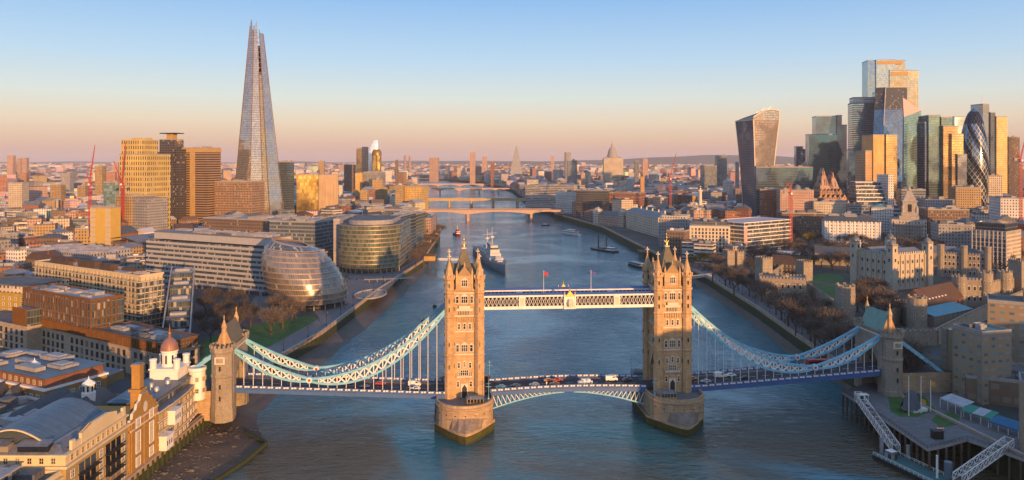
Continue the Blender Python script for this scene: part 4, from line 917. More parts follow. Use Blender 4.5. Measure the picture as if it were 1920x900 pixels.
b = MB(); b.face(ering(41.5, .79, 2.5)); b.build('roof', mat('solar_panels', (.05, .06, .10), .3, .3, var=.2), eg)
b = MB(); b.loft([ering(3.6, .80), ering(0, .74)], 0); b.build('ground_floor', M_GDARK, eg)
for k in range(14):
    a_ = R(-160 + k * 18); cx_, r = egg(3.6); b = MB(); b.tube((cx_ + r * .95 * math.cos(a_), r * .9 * math.sin(a_), 0), (cx_ + r * .93 * math.cos(a_), r * .88 * math.sin(a_), 4.2), .4, .4, 8); b.build('column', M_CONC, eg)
# sunken pool court
b = MB(); b.lathe(0, 0, [(11.5, 0), (11.5, .9), (10.9, .9), (10.9, .05)], 30, 0, False); o = b.build('round_court_wall', M_PALE, None, (-104, 553, G)); tag(o, 'low oval wall around a blue sunken court beside the egg shaped hall', 'wall'); o.scale = (1, 1.7, 1)
b = MB(); b.lathe(0, 0, [(10.9, .07), (.01, .07)], 30, 0); o = b.build('court_floor', mat('blue_court', (.03, .14, .2), .2), None, (-104, 553, G)); o.scale = (1, 1.7, 1); struct(o)
# curved glass office
EXCL.append([(-165, 640), (-92, 640), (-92, 760), (-165, 760)])
cg = thing('curved_glass_office', 'drum fronted green glass office with gold reflections beside the promenade', 'building', (-128, 682, G), 0)
def arcw(r, a0, a1, n=24, cx=0, cy=0): return [(cx + r * math.cos(a0 + (a1 - a0) * i / n), cy + r * math.sin(a0 + (a1 - a0) * i / n)) for i in range(n + 1)]
M_GCURVE = GL('olive_curtain_wall', (.19, .23, .15), pu=1.8, pv=3.7, wv=.72, var=.9, gmetal=.5)
front = arcw(29, R(205), R(345), 30); poly = front + [(28, 60), (-28, 60)]
b = MB(); b.loft([[(x, y, 4.5) for x, y in poly], [(x, y, 41.5) for x, y in poly]], 0, smooth=False); cg_w = b.build('curtain_wall', M_GCURVE, cg)
for z in fl(4.2, 11, 3.7):
    b = MB(); pl = [(x * 1.012, y * 1.012) for x, y in poly]; b.loft([[(x * .98, y * .98, z) for x, y in poly], [(x, y, z) for x, y in pl], [(x, y, z + .45) for x, y in pl], [(x * .98, y * .98, z + .45) for x, y in poly]], 0, smooth=False); b.build('floor_band', MATS['warm_aluminium'], cg)
b = MB(); flat(b, poly, 41.6, 0); pl = [(x * .72, y * .72 + 3) for x, y in poly]; b.loft([[(x, y, 41.6) for x, y in pl], [(x, y, 45.5) for x, y in pl]], 1, smooth=False); flat(b, pl, 45.5, 0); b.build('roof', [M_FLAT, M_PLANT], cg)
b = MB(); pl = [(x * .82, y * .82) for x, y in poly]; b.loft([[(x, y, 0) for x, y in pl], [(x, y, 4.5) for x, y in pl]], 0); b.build('ground_floor', M_GGOLD, cg)
for k in range(13): a_ = R(208 + k * 11.3); b = MB(); b.tube((28 * math.cos(a_), 28 * math.sin(a_), 0), (28 * math.cos(a_), 28 * math.sin(a_), 4.6), .45, .45, 8); b.build('column', M_CONC, cg)
b = MB(); b.box(-33, -27.5, -4, 60, 0, 46.0); b.build('stone_fin_wall', M_PALE, cg)
for k, (px_, Y, zt, lab) in enumerate(((752, 790, 49, 'green glass office wing just behind the drum fronted glass office'), (775, 850, 46, 'lower glass office wing with a rounded end beside the promenade trees'))):
    c2 = Bld('glass_office_wing', lab, (px_ - 55, Y), (px_, Y - 5), 55, zt); c2.walls(M_GGREEN if k == 0 else M_GCURVE); c2.bands(MATS['warm_aluminium'], fl(4, int((zt - 14) / 3.7), 3.7), .45, .2); c2.roof(M_PALE, par=.7); c2.plant(5, seed=20 + k)
# footbridge ramp on the plaza
b = MB(); b.box(-20, 20, -1.6, 1.6, 2.2, 2.7, 0, bottom=True); b.bar((-20, -1.6, 3.8), (20, -1.6, 3.8), .12); b.bar((-20, 1.6, 3.8), (20, 1.6, 3.8), .12)
for k in range(6): b.tube((-16 + k * 6.4, 0, 0), (-16 + k * 6.4, 0, 2.3), .3, .3, 6)
o = b.build('raised_footbridge', M_CONC, None, (-100, 612, G), R(12)); tag(o, 'long pale raised walkway across the plaza in front of the drum fronted office', 'walkway')
# brick wharf with arches near the trees
for k, (A, B_, d, zt, mt, lab) in enumerate((((766, 905), (808, 905), 60, 37, 'pink', 'arched pinkish wharf building by the riverside trees before the first road bridge'), ((776, 1010), (812, 1010), 50, 32, 'red', 'red riverside wharf block nearer the first road bridge'),
        ((690, 1040), (764, 1025), 40, 40, 'cream', 'cream flat roofed block with a long dark window strip behind the glass wing'), ((600, 900), (690, 880), 60, 38, 'brown', 'brown office roofscape behind the drum fronted office'),
        ((380, 830), (520, 790), 55, 44, 'brown', 'dark brown block behind the strip windowed office'), ((505, 760), (592, 745), 45, 46, 'glass', 'dark glazed block in the gap between the strip windowed office and the drum'))):
    m_ = Bld('wharf_building' if k < 2 else 'office_block', lab, A, B_, d, zt); m_.walls(FAC[mt][0]); m_.roof(M_PALE if k != 3 else M_FLAT, par=.9, pm=M_CONC); m_.plant(6, seed=30 + k)
    if k == 0:
        for j in range(4): b = MB(); b.box(-1.2, 1.2, -.1, .05, 0, 2.6, 0); b.lathe(0, 0, [(1.2, 0), (1.2, .01)], 8); b.build('arched_window', M_BLACK, m_.t, (5 + j * m_.w / 4.6, -.05, 12))
# ------------------------------------------------------------------ far left edge blocks
e1 = Bld('yellow_apartment_block', 'yellow brick apartment block with a pale top floor at the left edge', (-60, 440), (52, 425), 30, 36); e1.walls(mat('sulphur_brick', (.48, .32, .06), .85, var=.12, brick=(.9, .3)), z1=23); b = MB(); b.box(1.5, e1.w - 1.5, 1.5, 28, 23, 27); e1.part('top_floor', b, FAC['cream'][0]); e1.roof(M_FLAT, z=27, par=.5, x=(1.5, e1.w - 1.5), y=(1.5, 28)); e1.wins(sash(1.3, 1.8, M_WHITE, 2), 'f', spread(9, e1.w), fl(2, 6, 3.4))
e2 = Bld('bronze_clad_annex', 'smaller bronze clad block on a stone base at the left edge', (-60, 415), (50, 385), 24, 24); b = MB(); b.box(0, e2.w, 0, 24, -2, 13); e2.part('stone_base', b, M_LIME); b = MB(); b.box(e2.w - 14, e2.w - .6, .6, 22, 13, 22); 
for k in range(8): b.box(e2.w - 14 + k * 1.7, e2.w - 13.2 + k * 1.7, .1, .6, 13, 22.6, 1)
e2.part('bronze_storey', b, [M_WSTRIP, M_BRZ]); e2.wins(WB, 'f', spread(11, e2.w), [1, 4.8, 8.6]); e2.roof(M_FLAT, z=13, par=.6, pm=M_LIME)
e3 = Bld('brown_flats', 'brown brick flats with blue grey roof and white stringcourses at the lower left edge', (-80, 292), (84, 268), 24, 30); e3.walls(M_BRICKY, z1=16.5); b = MB(); b.box(-.4, e3.w + .4, -.5, 24.4, 16.5, 17.2, bottom=True); e3.part('cornice', b, M_WHITE); b = MB(); b.box(.8, e3.w - .8, .8, 23, 17.2, 20.6); e3.part('top_floor', b, M_BRICKR); b = MB(); b.box(.2, e3.w - .2, .2, 23.6, 20.6, 21.0, bottom=True); e3.part('roof', b, M_BRL)
e3.wins(W_MD, 'f', spread(13, e3.w), fl(-1, 5, 3.4)); e3.wins(W_SM, 'f', spread(14, e3.w), [17.9], off=-.8); e3.wins(W_MD, 'r', spread(6, 24), fl(-1, 5, 3.4)); e3.plant(10, z=21, hmax=1.6, seed=8)
e4 = Bld('low_flats', 'low brown flats with grey pitched roof between the warehouse and the bronze clad block', (70, 300), (168, 296), 20, 20); e4.walls(M_BRICKY); b = MB(); b.hip(-.3, e4.w + .3, -.3, 20.3, 11, 14.5, 8); e4.part('roof', b, M_LEAD); e4.wins(W_MD, 'f', spread(9, e4.w), [1, 4.4, 7.6])
e5 = Bld('cream_terrace', 'cream flat roofed apartments with terraces at the bottom left edge', (-90, 250), (22, 236), 24, 22); e5.walls(M_CREAMW); e5.roof(M_FLAT, par=1.0, pm=M_WHITE); e5.wins(W_MD, 'f', spread(7, e5.w), fl(-2, 4, 3.4)); e5.plant(9, seed=2)
# white roofed long hall and market halls behind the apartments
h = Bld('rail_viaduct_hall', 'long grey stone hall with a crumpled white roof at the left, behind the apartments', (50, 690), (170, 655), 42, 32); h.walls(FAC['grey'][0], z1=17); b = MB()
for k in range(12):
    for j in range(4): x0, y0 = k * h.w / 12, j * h.d / 4; b.hip(x0, x0 + h.w / 12, y0, y0 + h.d / 4, 17, 17 + 1.2 + 1.3 * ((k * 5 + j * 3) % 4) / 3, 2.5)
h.part('roof', b, M_PALE)
for k in range(2): b = MB(); b.tube((0, 0, 0), (0, 0, 9), .2, .1); b.bar((0, 0, 8.6), (3, 0, 9.4), .25); h.part('lamp_mast', b, M_STEEL, loc=(1 + k * 4, -1, 17))
st_ = Bld('station_roof', 'low sweeping grey canopy roof of the railway station behind the strip windowed office', (205, 800), (330, 770), 150, 26); b = MB(); b.loft([[(u, v, 15 + 2.5 * math.sin(u / st_.w * 3 * math.pi)) for v in (0, 150)] for u in [st_.w * i / 24 for i in range(25)]], 0, closed=False); st_.part('canopy', b, M_LEAD); b = MB(); b.box(1, st_.w - 1, 1, 149, 0, 13); st_.part('wall', b, FAC['brown'][0])
# ------------------------------------------------------------------ south bank towers
def tower(name, label, A, B, d, ztop, m, crown=None, plant=2, par=1.2, group=None, seed=1):
    t = Bld(name, label, A, B, d, ztop, group=group); t.walls(m); t.roof(M_FLAT, par=par, pm=M_CONC)
    if plant: t.plant(plant, seed=seed, hmax=4)
    return t
M_GUYS = facade('lace_panels', (.52, .38, .13), (.04, .035, .03), 3.6, 7.0, .36, .62, gmetal=.2, var=.8)
M_SLABB = facade('striped_slab', (.33, .21, .12), (.055, .05, .05), 40, 3.5, 1.0, .5, gmetal=.3, var=.3, blind=0)
M_SLABD = facade('dark_slab', (.075, .062, .06), (.03, .03, .035), 3.0, 3.6, .6, .5, gmetal=.3)
t = tower('patterned_tower', 'gold apartment tower with a lace of dark window slots, left of the hospital towers', (224, 1000), (278, 988), 42, PZ(290, 995), M_GUYS)
b = MB(); b.box(1, t.w * .78, 2, 30, t.h, t.h + 20); b.box(t.w * .3, t.w * .7, 6, 24, t.h + 20, t.h + 22); t.part('crown_box', b, M_GUYS)
t = tower('lift_tower', 'dark concrete hospital tower with a flared top and roof cabin', (299, 1120), (326, 1112), 20, PZ(262, 1115), M_SLABD, plant=0)
b = MB(); b.box(-3.5, t.w + 1, -3, 20, t.h - 28, t.h - 18, 0, bottom=True); t.part('jutting_storey', b, M_SLABD); b = MB(); b.box(t.w * .35, t.w * .75, 4, 14, t.h, t.h + 9, 0); b.box(t.w * .0, t.w * 1.1, 0, 18, t.h + 9, t.h + 10.4, 1, bottom=True); t.part('roof_cabin', b, [M_OCHRE, M_BLACK])
for k in range(8): b = MB(); b.box(0, t.w * .55, -.3, 0, 0, 2.0); t.part('window_band', b, M_CREAM, loc=(3, 0, t.h - 40 - k * 7))
b = MB(); b.box(t.w, t.w + 10, 2, 22, 0, t.h - 14); t.part('stair_shaft', b, M_SLABD)
t = tower('striped_slab_tower', 'amber and brown striped hospital slab beside the dark flared tower', (341, 1125), (389, 1112), 30, PZ(278, 1118), M_SLABB, plant=3)
b = MB(); b.box(t.w * .32, t.w * .52, -.5, 0, 0, t.h - 6); t.part('pier_strip', b, M_OCHRE); b = MB(); b.box(-.6, t.w + .6, -.7, 30.6, t.h - 6, t.h - .5, bottom=True); t.part('top_band', b, M_OCHRE)
b = MB(); b.tube((0, 0, 0), (0, 0, 18), .3, .1); t.part('mast', b, M_STEEL, loc=(6, 10, t.h))
t = tower('amber_slab', 'narrow amber slab with rows of pale windows below the red cranes', (169, 822), (208, 815), 14, PZ(390, 818), mat('amber_panels', (.50, .33, .07), .6, var=.08), plant=3)
WP = sash(5.0, 3.0, M_CREAM, 2, .2, .2, glass=M_PALE_)
t.wins(WP, 'f', [3.6, t.w - 4], fl(6, 8, 5.2))
t = tower('gridded_hotel', 'gold and grey gridded hotel below the lace patterned tower', (217, 965), (243, 955), 40, PZ(368, 960), FAC['stock'][0]); b = MB(); b.box(t.w + .02, t.w + 26, 4, 36, 0, t.h - 2); t.part('grey_wing', b, FAC['grey'][0])
t = tower('mint_glass_block', 'pale green glass block with a slanting top between the red cranes', (194, 1030), (222, 1030), 30, PZ(342, 1030), GL('mint_glass', (.40, .62, .55), pu=4, pv=4, var=.6)); b = MB(); b.face([(t.w, 0, t.h), (t.w + 50, 0, t.h - 45), (t.w + 50, 30, t.h - 45), (t.w, 30, t.h)]); b.face([(t.w, 0, 0), (t.w + 50, 0, 0), (t.w + 50, 0, t.h - 45), (t.w, 0, t.h)], 1); t.part('slanted_roof', b, [MATS['mint_glass'], M_GDARK])
t = tower('brown_office', 'brown gridded office standing before the left foot of the glass spire', (402, 1125), (472, 1110), 34, PZ(341, 1118), facade('brown_grid', (.26, .17, .11), (.09, .07, .06), 2.6, 3.6, .5, .55, gmetal=.4), seed=3)
t = tower('green_tower', 'slim pale green glass tower right behind the glass spire', (516, 1270), (538, 1265), 24, PZ(304, 1268), M_GTEAL)
t = tower('gold_mirror_office', 'office with one mirrored gold half and one tan half, right of the glass spire', (556, 1300), (593, 1292), 45, PZ(328, 1296), GL('gold_mirror', (.74, .50, .15), pu=3, pv=6, wu=.97, wv=.97, grough=.18, tilt=.03, blind=0, gmetal=1.0)); b = MB(); b.box(t.w + .1, t.w + 33, -6, 40, 0, t.h); t.part('tan_half', b, facade('tan_fins', (.46, .33, .2), (.36, .25, .16), 1.4, 30, .4, 1.0, gmetal=0, blind=0))
t.t.rotation_euler.z = R(12)
t = tower('distant_apartment_tower', 'round topped amber tower block beyond the left crane', (178, 1750), (192, 1750), 17, PZ(312, 1750), FAC['stock'][0], plant=1)
for k, (x0, x1, yt, Y, mt, lab) in enumerate(((15, 41, 343, 1330, 'cream', 'cream slab tower at the left edge, tallest of the mid distance blocks'), (94, 114, 347, 1500, 'stock', 'yellow slab block right of the cream slab tower'), (115, 131, 325, 1900, 'grey', 'greyish tower block above the yellow slab block'), (145, 160, 349, 1650, 'stock', 'small yellow tower block left of the left crane'),
     (13, 24, 292, 3600, 'pink', 'leftmost of the three pink towers on the left horizon'), (32, 39, 297, 3650, 'pink', 'middle one of the three pink towers on the left horizon'), (41, 50, 296, 3600, 'pink', 'rightmost of the three pink towers on the left horizon'), (213, 221, 306, 2600, 'pink', 'slender pink tower beside the lace patterned tower'),
     (645, 664, 309, 2050, 'brown', 'dark slab left of the curved silver tower'), (741, 746, 300, 2200, 'brown', 'thin dark tower right of the gold domed tower'), (805, 822, 296, 3400, 'pink', 'broad pink tower block on the skyline over the river bend'), (881, 891, 286, 2800, 'pink', 'tall pink tower standing over the railway bridges'), (904, 913, 294, 4200, 'pink', 'small hazy pink tower right of the tall pink tower'),
     (920, 927, 303, 2700, 'red', 'short red tower right of the tall pink tower'), (1059, 1071, 286, 2900, 'grey', 'pale upper tower of the stacked pair left of the domed cathedral'), (1064, 1082, 301, 2400, 'glass', 'dark blue slab in front of the pale tower left of the domed cathedral'), (1190, 1198, 302, 2600, 'glass', 'little dark blue block right of the domed cathedral'),
     (1344, 1363, 292, 2300, 'glass', 'dark blue tower left of the flared tower'), (1318, 1344, 311, 2200, 'glass', 'low dark slab beside the dark blue tower left of the flared tower'), (1380, 1386, 305, 2000, 'grey', 'narrow grey block just left of the flared tower'), (1205, 1215, 298, 3000, 'pink', 'pink towers cluster block over the north rooftops'), (1033, 1039, 292, 3800, 'pink', 'thin pink tower left of the domed cathedral'), (597, 607, 302, 2600, 'stock', 'small yellow tower behind the gold mirrored office'), (540, 548, 302, 2700, 'pink', 'pink tower right behind the slim green tower'))):
    tower('tower_block', lab, (x0, Y), (x1, Y), (PX(x1, Y) - PX(x0, Y)) * .8, PZ(yt, Y), FAC[mt][0], plant=1, seed=k)
# slender glass spire
EXCL.append([(-450, 1140), (-355, 1140), (-355, 1230), (-450, 1230)])
sp = thing('glass_spire', 'tall tapering glass spire made of leaning shards, open at the tip', 'skyscraper', (PX(477, 1178), 1178, G), 0)
base = [(-39, 12), (-30, -10), (-1, -20), (19, -15), (27, -8), (44, 10), (26, 36), (-24, 36)]
ap = (1.0, 2.0, 402.0)
def sh(p, z, out=1.0):
    t = z / ap[2]; return (p[0] * (1 - t) * out + ap[0] * t, p[1] * (1 - t) * out + ap[1] * t, z)
M_SHG = GL('spire_gold_reflection', (.62, .42, .22), pu=1.6, pv=3.6, wv=.7, var=.5); M_SHB = GL('spire_blue_glass', (.42, .43, .45), pu=1.6, pv=3.6, wv=.8, var=.35)  # gold tint paints the reflected glow on two facets of the glass
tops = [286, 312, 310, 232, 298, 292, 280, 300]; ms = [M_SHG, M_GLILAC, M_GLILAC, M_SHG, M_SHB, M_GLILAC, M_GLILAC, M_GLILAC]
for i in range(8):
    p, q = base[i], base[(i + 1) % 8]; zt = tops[i]; o_ = 1.0 if i not in (1, 2) else 1.06
    zz = [zt * k / 12 for k in range(13)]
    b = MB()
    for k in range(12):
        a0, a1, c1, c0 = [Vector(v) for v in (sh(p, zz[k], o_), sh(q, zz[k], o_), sh(q, zz[k + 1], o_), sh(p, zz[k + 1], o_))]
        if i in (1, 2) and k == 11: mid = (c0 * .75 + c1 * .25) if i == 1 else (c1 * .75 + c0 * .25); c0, c1 = c0 * .2 + mid * .8, c1 * .2 + mid * .8; c0.z = c1.z = zt + 7
        L0 = (Vector(a1) - Vector(a0)).length / 2; L1 = (Vector(c1) - Vector(c0)).length / 2
        b.face([a0, a1, c1, c0], 0, [(-L0, zz[k]), (L0, zz[k]), (L1, zz[k + 1]), (-L1, zz[k + 1])])
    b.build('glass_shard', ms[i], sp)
    b = MB(); b.bar(sh(p, 0, 1.03), sh(p, min(zt + 5, 309), 1.03), 1.1 if i in (1, 2, 3) else .8); b.build('edge_rail', mat('bronze_edge', (.25, .14, .06), .4, .5), sp)
b = MB()
for z in range(236, 300, 8): r = [sh(p, z, .7) for p in base]; [b.bar(r[i], r[(i + 1) % 8], .5) for i in range(8)]
b.bar(sh(base[1], 236, .7), sh(base[1], 306, .7), .6); b.bar(sh(base[3], 236, .7), sh(base[3], 306, .7), .6); b.build('open_frame', M_OCHRE, sp)
b = MB(); b.loft([[sh(p, z, .9) for p in base] for z in (0, 100, 235)], 0, smooth=False); b.build('core', M_GDARK, sp)
# far river towers on the south side
def lofted(name, label, px_, Y, secs, m, cat='skyscraper', rz=0.0, n=20, power=2.6, extra=None):
    """secs: (height pixel, left pixel, right pixel, depth ratio) up the tower; superelliptic plan"""
    t = thing(name, label, cat, (PX(px_, Y), Y, G), rz); rings = []
    for py, xl, xr, dr in secs:
        z = max(0, PZ(py, Y) - G); cx_ = PX((xl + xr) / 2, Y) - PX(px_, Y); hw = (PX(xr, Y) - PX(xl, Y)) / 2; ring = []
        for i in range(n):
            a_ = 2 * math.pi * i / n; c, s_ = math.cos(a_), math.sin(a_)
            ring.append((cx_ + hw * math.copysign(abs(c) ** (2 / power), c), hw * dr * math.copysign(abs(s_) ** (2 / power), s_), z))
        rings.append(ring)
    b = MB(); b.loft(rings, 0); b.face(rings[-1]); b.build('glazing', m, t)
    hw = (PX(secs[0][2], Y) - PX(secs[0][1], Y)) / 2; EXCL.append([(PX(px_, Y) - hw, Y - hw), (PX(px_, Y) + hw, Y - hw), (PX(px_, Y) + hw, Y + hw), (PX(px_, Y) - hw, Y + hw)])
    return t
lofted('silver_bulging_tower', 'silver white tower with a bulging curved profile on the skyline', 697, 1980, [(345, 686, 704, .6), (320, 686.5, 706, .6), (295, 689, 709, .6), (275, 694, 710, .6), (266, 698, 709, .6), (262, 701, 707.5, .5)], GL('silver_glass', (.95, .95, .97), pu=2, pv=4, wu=.97, wv=.9, var=.2, gmetal=.5, grough=.3), power=3.5)
t = lofted('gold_domed_tower', 'gold tower with a rounded cap standing in front of the silver bulging tower', 707, 1900, [(345, 698, 714, .8), (291, 698, 715, .8)], GL('gold_bay_glass', (.95, .62, .16), pu=2, pv=4, var=.3, gmetal=.9), power=4)
b = MB(); b.lathe(0, 0, [(12.5, 0), (12.3, 6), (10.5, 11.5), (7, 14.5), (0, 15.6)], 16); b.build('cap', mat('olive_cap', (.25, .17, .05), .4, .4), t, (PX(706.5, 1900) - PX(707, 1900), 0, PZ(291, 1900) - G))
t = tower('olive_glass_tower', 'olive and gold slab tower left of the silver bulging tower', (668, 1900), (678, 1895), 16, PZ(279, 1900), M_GGOLD); b = MB(); b.box(t.w + .1, t.w + 9, 2, 18, 0, t.h + 5); t.part('dark_half', b, M_GDARK)
tower('grey_hotel_block', 'broad grey block with a gold end below the gold domed tower', (680, 1700), (713, 1690), 30, PZ(323, 1695), FAC['grey'][0])
tower('gold_end_block', 'short gold lit block left of the broad grey block', (666, 1690), (679, 1690), 25, PZ(325, 1690), facade('facade_gold', (.55, .34, .1), (.3, .2, .1), 3, 3.5, .4, .5))
tower('amber_wharf_offices', 'amber square office with many small windows by the river before the railway bridges', (758, 1500), (791, 1492), 40, PZ(350, 1495), facade('facade_amber', (.52, .35, .12), (.1, .08, .05), 3.2, 3.6, .4, .5))
tower('amber_lower_offices', 'amber block left of the square amber office', (741, 1480), (757, 1480), 34, PZ(349, 1480), FAC['stock'][0])
tower('small_amber_block', 'small amber block among roofs left of the amber offices', (675, 1420), (689, 1420), 16, PZ(358, 1420), FAC['stock'][0])
for k, (px_, yt) in enumerate(((759.5, 291), (768.5, 292))):
    b = MB(); b.lathe(0, 0, [(8, 0), (6.5, PZ(yt, 4300) - G - 8), (7, PZ(yt, 4300) - G)], 10); o = b.build('power_station_chimney', FAC['pink'][0], None, (PX(px_, 4300), 4300, G)); tag(o, ('left' if k == 0 else 'right') + ' one of two pale chimneys on the horizon over the south bank', 'chimney', 'pale chimneys on the horizon')
b = MB(); b.loft([[(x * 40 + 0, y * 40, 0) for x, y in ((-1, -1), (1, -1), (1, 1), (-1, 1))], [(x * 3, y * 3, PZ(274, 3500) - G) for x, y in ((-1, -1), (1, -1), (1, 1), (-1, 1))]], 0, smooth=False)
o = b.build('needle_skyscraper', FAC['grey'][0], None, (PX(968, 3500), 3500, G)); tag(o, 'pale needle shaped pyramid tower far up the river', 'skyscraper'); o.scale = (.9, .9, 1)

# ------------------------------------------------------------------ north bank skyscrapers
def curve_tower():
    """flared tower: wider at the top, concave sides, curved roof; left face dark, right face bronze"""
    Y = 1150; t = thing('flared_tower', 'top heavy tower flaring outward to a curved roof, with a dark left side', 'skyscraper', (PX(1420, Y), Y, G)); EXCL.append([(335, 1140), (425, 1140), (425, 1220), (335, 1220)])
    n = 14; zt = PZ(225, Y) - G
    def edge(px0, px1, f): return PX(px0 + (px1 - px0) * f ** 1.6, Y) - PX(1420, Y)
    L, Rr, Fr, Bk = [], [], [], []
    for k in range(n + 1):
        f = k / n; z = zt * f
        xl, xf, xr = edge(1391, 1377, f), edge(1417, 1411, f), edge(1452, 1468, f)
        L.append(((xl + PX(1420, Y)) * 1.045 - PX(1420, Y), 45, z)); Fr.append((xf, -4 * f, z)); Rr.append((xr, 16, z))
    def strip(name, a, c, m, bow=0.0):
        b = MB(); rows = []
        for p, q in zip(a, c):
            p, q = Vector(p), Vector(q); d = q - p; nn = Vector((d.y, -d.x, 0)).normalized(); rows.append([p + d * (i / 8) + nn * bow * math.sin(math.pi * i / 8) for i in range(9)])
        b.loft(rows, 0, closed=False); return b.build(name, m, t)
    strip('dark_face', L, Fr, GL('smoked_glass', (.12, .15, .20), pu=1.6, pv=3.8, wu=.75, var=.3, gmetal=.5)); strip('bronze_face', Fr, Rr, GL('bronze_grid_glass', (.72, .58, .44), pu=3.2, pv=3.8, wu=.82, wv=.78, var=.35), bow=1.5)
    Bk = [(p[0] + 6, 60, p[2]) for p in L]; Br = [(p[0], 60, p[2]) for p in Rr]
    strip('back_face', Rr, Br, M_GGREY); strip('back_face', Br, Bk, M_GDARK); strip('back_face', Bk, L, M_GDARK)
    b = MB(); r0 = []
    def top(a, c, bow): 
        p, q = Vector(a), Vector(c); return [p + (q - p) * (i / 8) + Vector((0, 0, bow * math.sin(math.pi * i / 8 * .5 + (0)))) for i in range(9)]
    zr = 22
    front = [Vector(Fr[-1]) + (Vector(Rr[-1]) - Vector(Fr[-1])) * (i / 8) + Vector((0, -1.2 * math.sin(math.pi * i / 8), zr * math.sin(math.pi * (.14 + .5 * i / 8)) - 5)) for i in range(9)]
    back = [Vector(L[-1]) + (Vector(Br[-1]) - Vector(L[-1])) * (i / 8) + Vector((0, 0, zr * .8 * math.sin(math.pi * (.1 + .5 * i / 8)) - 5)) for i in range(9)]
    b.loft([front, back], 1, closed=False)
    base_ = [Vector(Fr[-1]) + (Vector(Rr[-1]) - Vector(Fr[-1])) * (i / 8) + Vector((0, -1.5 * math.sin(math.pi * i / 8), 0)) for i in range(9)]
    b.loft([base_, front], 0, closed=False); b.face([Fr[-1], front[0], back[0], L[-1]], 2)
    b.build('curved_roof', [MATS['bronze_grid_glass'], M_FLAT, M_GTEAL], t)
    b = MB()
    for a in (L, Fr, Rr):
        for p, q in zip(a, a[1:]): b.bar(p, q, 1.3)
    for p, q in zip(front, front[1:]): b.bar(p, q, 1.4)
    b.bar(L[-1], Fr[-1], 1.2); b.bar(back[0], front[0], 1.2); b.bar(L[-1], back[0], 1.2); b.bar(Rr[-1], front[-1], 1.2)
    b.build('edge_trim', M_CREAM, t)
    for k in range(3): b = MB(); b.bar((0, 0, 0), (5, 0, 4), .4); b.box(-1, 1, -1, 1, -3, 0); b.build('roof_crane', M_STEEL, t, tuple(front[1 + k * 2] + Vector((0, 8, 1.5))))
curve_tower()
def step_tower(name, label, Y, blocks, rz=0.0, fins=True):
    """blocks: (px0, px1, top pixel, front offset, depth, material, name of the part)"""
    x0 = min(b_[0] for b_ in blocks); t = thing(name, label, 'skyscraper', (PX(x0, Y), Y, G), rz)
    xm = max(b_[1] for b_ in blocks); EXCL.append([(PX(x0, Y), Y - 5), (PX(xm, Y), Y - 5), (PX(xm, Y), Y + 50), (PX(x0, Y), Y + 50)])
    for (a, c, yt, off, d, m, nm) in blocks:
        b = MB(); z = PZ(yt, Y) - G; xa, xb = PX(a, Y) - PX(x0, Y), PX(c, Y) - PX(x0, Y)
        b.box(xa, xb, off, off + d, 0, z, 0, 1); o = b.build(nm, [m, M_FLAT], t)
        b = MB(); b.box(xa - .3, xb + .3, off - .3, off + .2, z - .8, z + .9, 0, bottom=True); b.box(xb - .2, xb + .3, off + .2, off + d, z - .8, z + .9, 0, bottom=True); b.box(xa - .3, xa + .2, off + .2, off + d, z - .8, z + .9, 0, bottom=True); b.build('parapet', M_PLANT, o)
    return t
M_GPALE = GL('pale_reflective_glass', (.60, .50, .36), pu=3, pv=4, var=.25, wv=.9); M_GBLUE = GL('blue_reflective_glass', (.32, .42, .50), pu=3, pv=4, var=.25, wv=.9)
t = step_tower('tallest_city_tower', 'tallest pale reflective tower with stepped shoulders in the right hand cluster', 1600, [(1628, 1642, 113, 4, 40, M_GBLUE, 'left_facet'), (1642.1, 1675, 113, 0, 44, GL('sky_glass', (.50, .54, .55), pu=3, pv=4, var=.25, wv=.9), 'main_shaft'), (1675.1, 1694, 114, 3, 44, M_GPALE, 'right_facet'), (1665, 1701, 133, -3, 2.9, M_GPALE, 'lower_shaft'), (1701.1, 1716, 134, 1, 30, M_GPALE, 'shoulder')], R(-9))
b = MB(); b.box(0, 34, 0, .6, 0, 8); b.build('plant_screen', M_OCHRE, t, (PX(1667, 1600) - PX(1628, 1600), -3.8, PZ(143, 1600) - G)); b = MB(); b.box(0, 50, 0, .6, 0, 7); b.build('plant_screen', M_OCHRE, t, (PX(1644, 1600) - PX(1628, 1600), -.8, PZ(121, 1600) - G))
step_tower('grey_glass_slab_tower', 'grey banded glass tower with an open top grid, left of the dark wedge tower', 1480, [(1597, 1638, 193, 0, 40, GL('banded_grey_glass', (.36, .40, .40), pu=3, pv=4.2, wv=.66, var=.3), 'main_shaft'), (1599, 1636, 183, 2, 34, facade('open_grid', (.4, .42, .4), (.2, .25, .3), 4, 5, .7, .6), 'open_grid'), (1638.1, 1652, 174, -4, 34, M_GTEAL, 'side_shaft'), (1588, 1630, 281, -14, 12, M_GTEAL, 'podium')], R(-13))
# dark wedge: front slopes back, left edge leans
Y = 1380; t = thing('dark_wedge_tower', 'dark blue wedge shaped glass tower leaning back with a black top', 'skyscraper', (PX(1680, Y), Y, G)); z = PZ(160, Y) - G; ox = PX(1680, Y); EXCL.append([(PX(1645, Y), 1375), (PX(1712, Y), 1375), (PX(1712, Y), 1440), (PX(1645, Y), 1440)])
b = MB(); lo = [(PX(1648, Y) - ox, 0, 0), (PX(1697, Y) - ox, 0, 0), (PX(1708, Y) - ox, 44, 0), (PX(1652, Y) - ox, 44, 0)]; hi = [(PX(1661.5, Y + 36) - ox - 1, 36, z), (PX(1702, Y + 36) - ox - 1, 36, z), (PX(1702, Y) - ox + 3, 44, z), (PX(1661, Y) - ox + 2, 44, z)]
def il(f): return [tuple(Vector(p) * (1 - f) + Vector(q) * f for p, q in [(a_, b_)])[0] for a_, b_ in zip(lo, hi)]
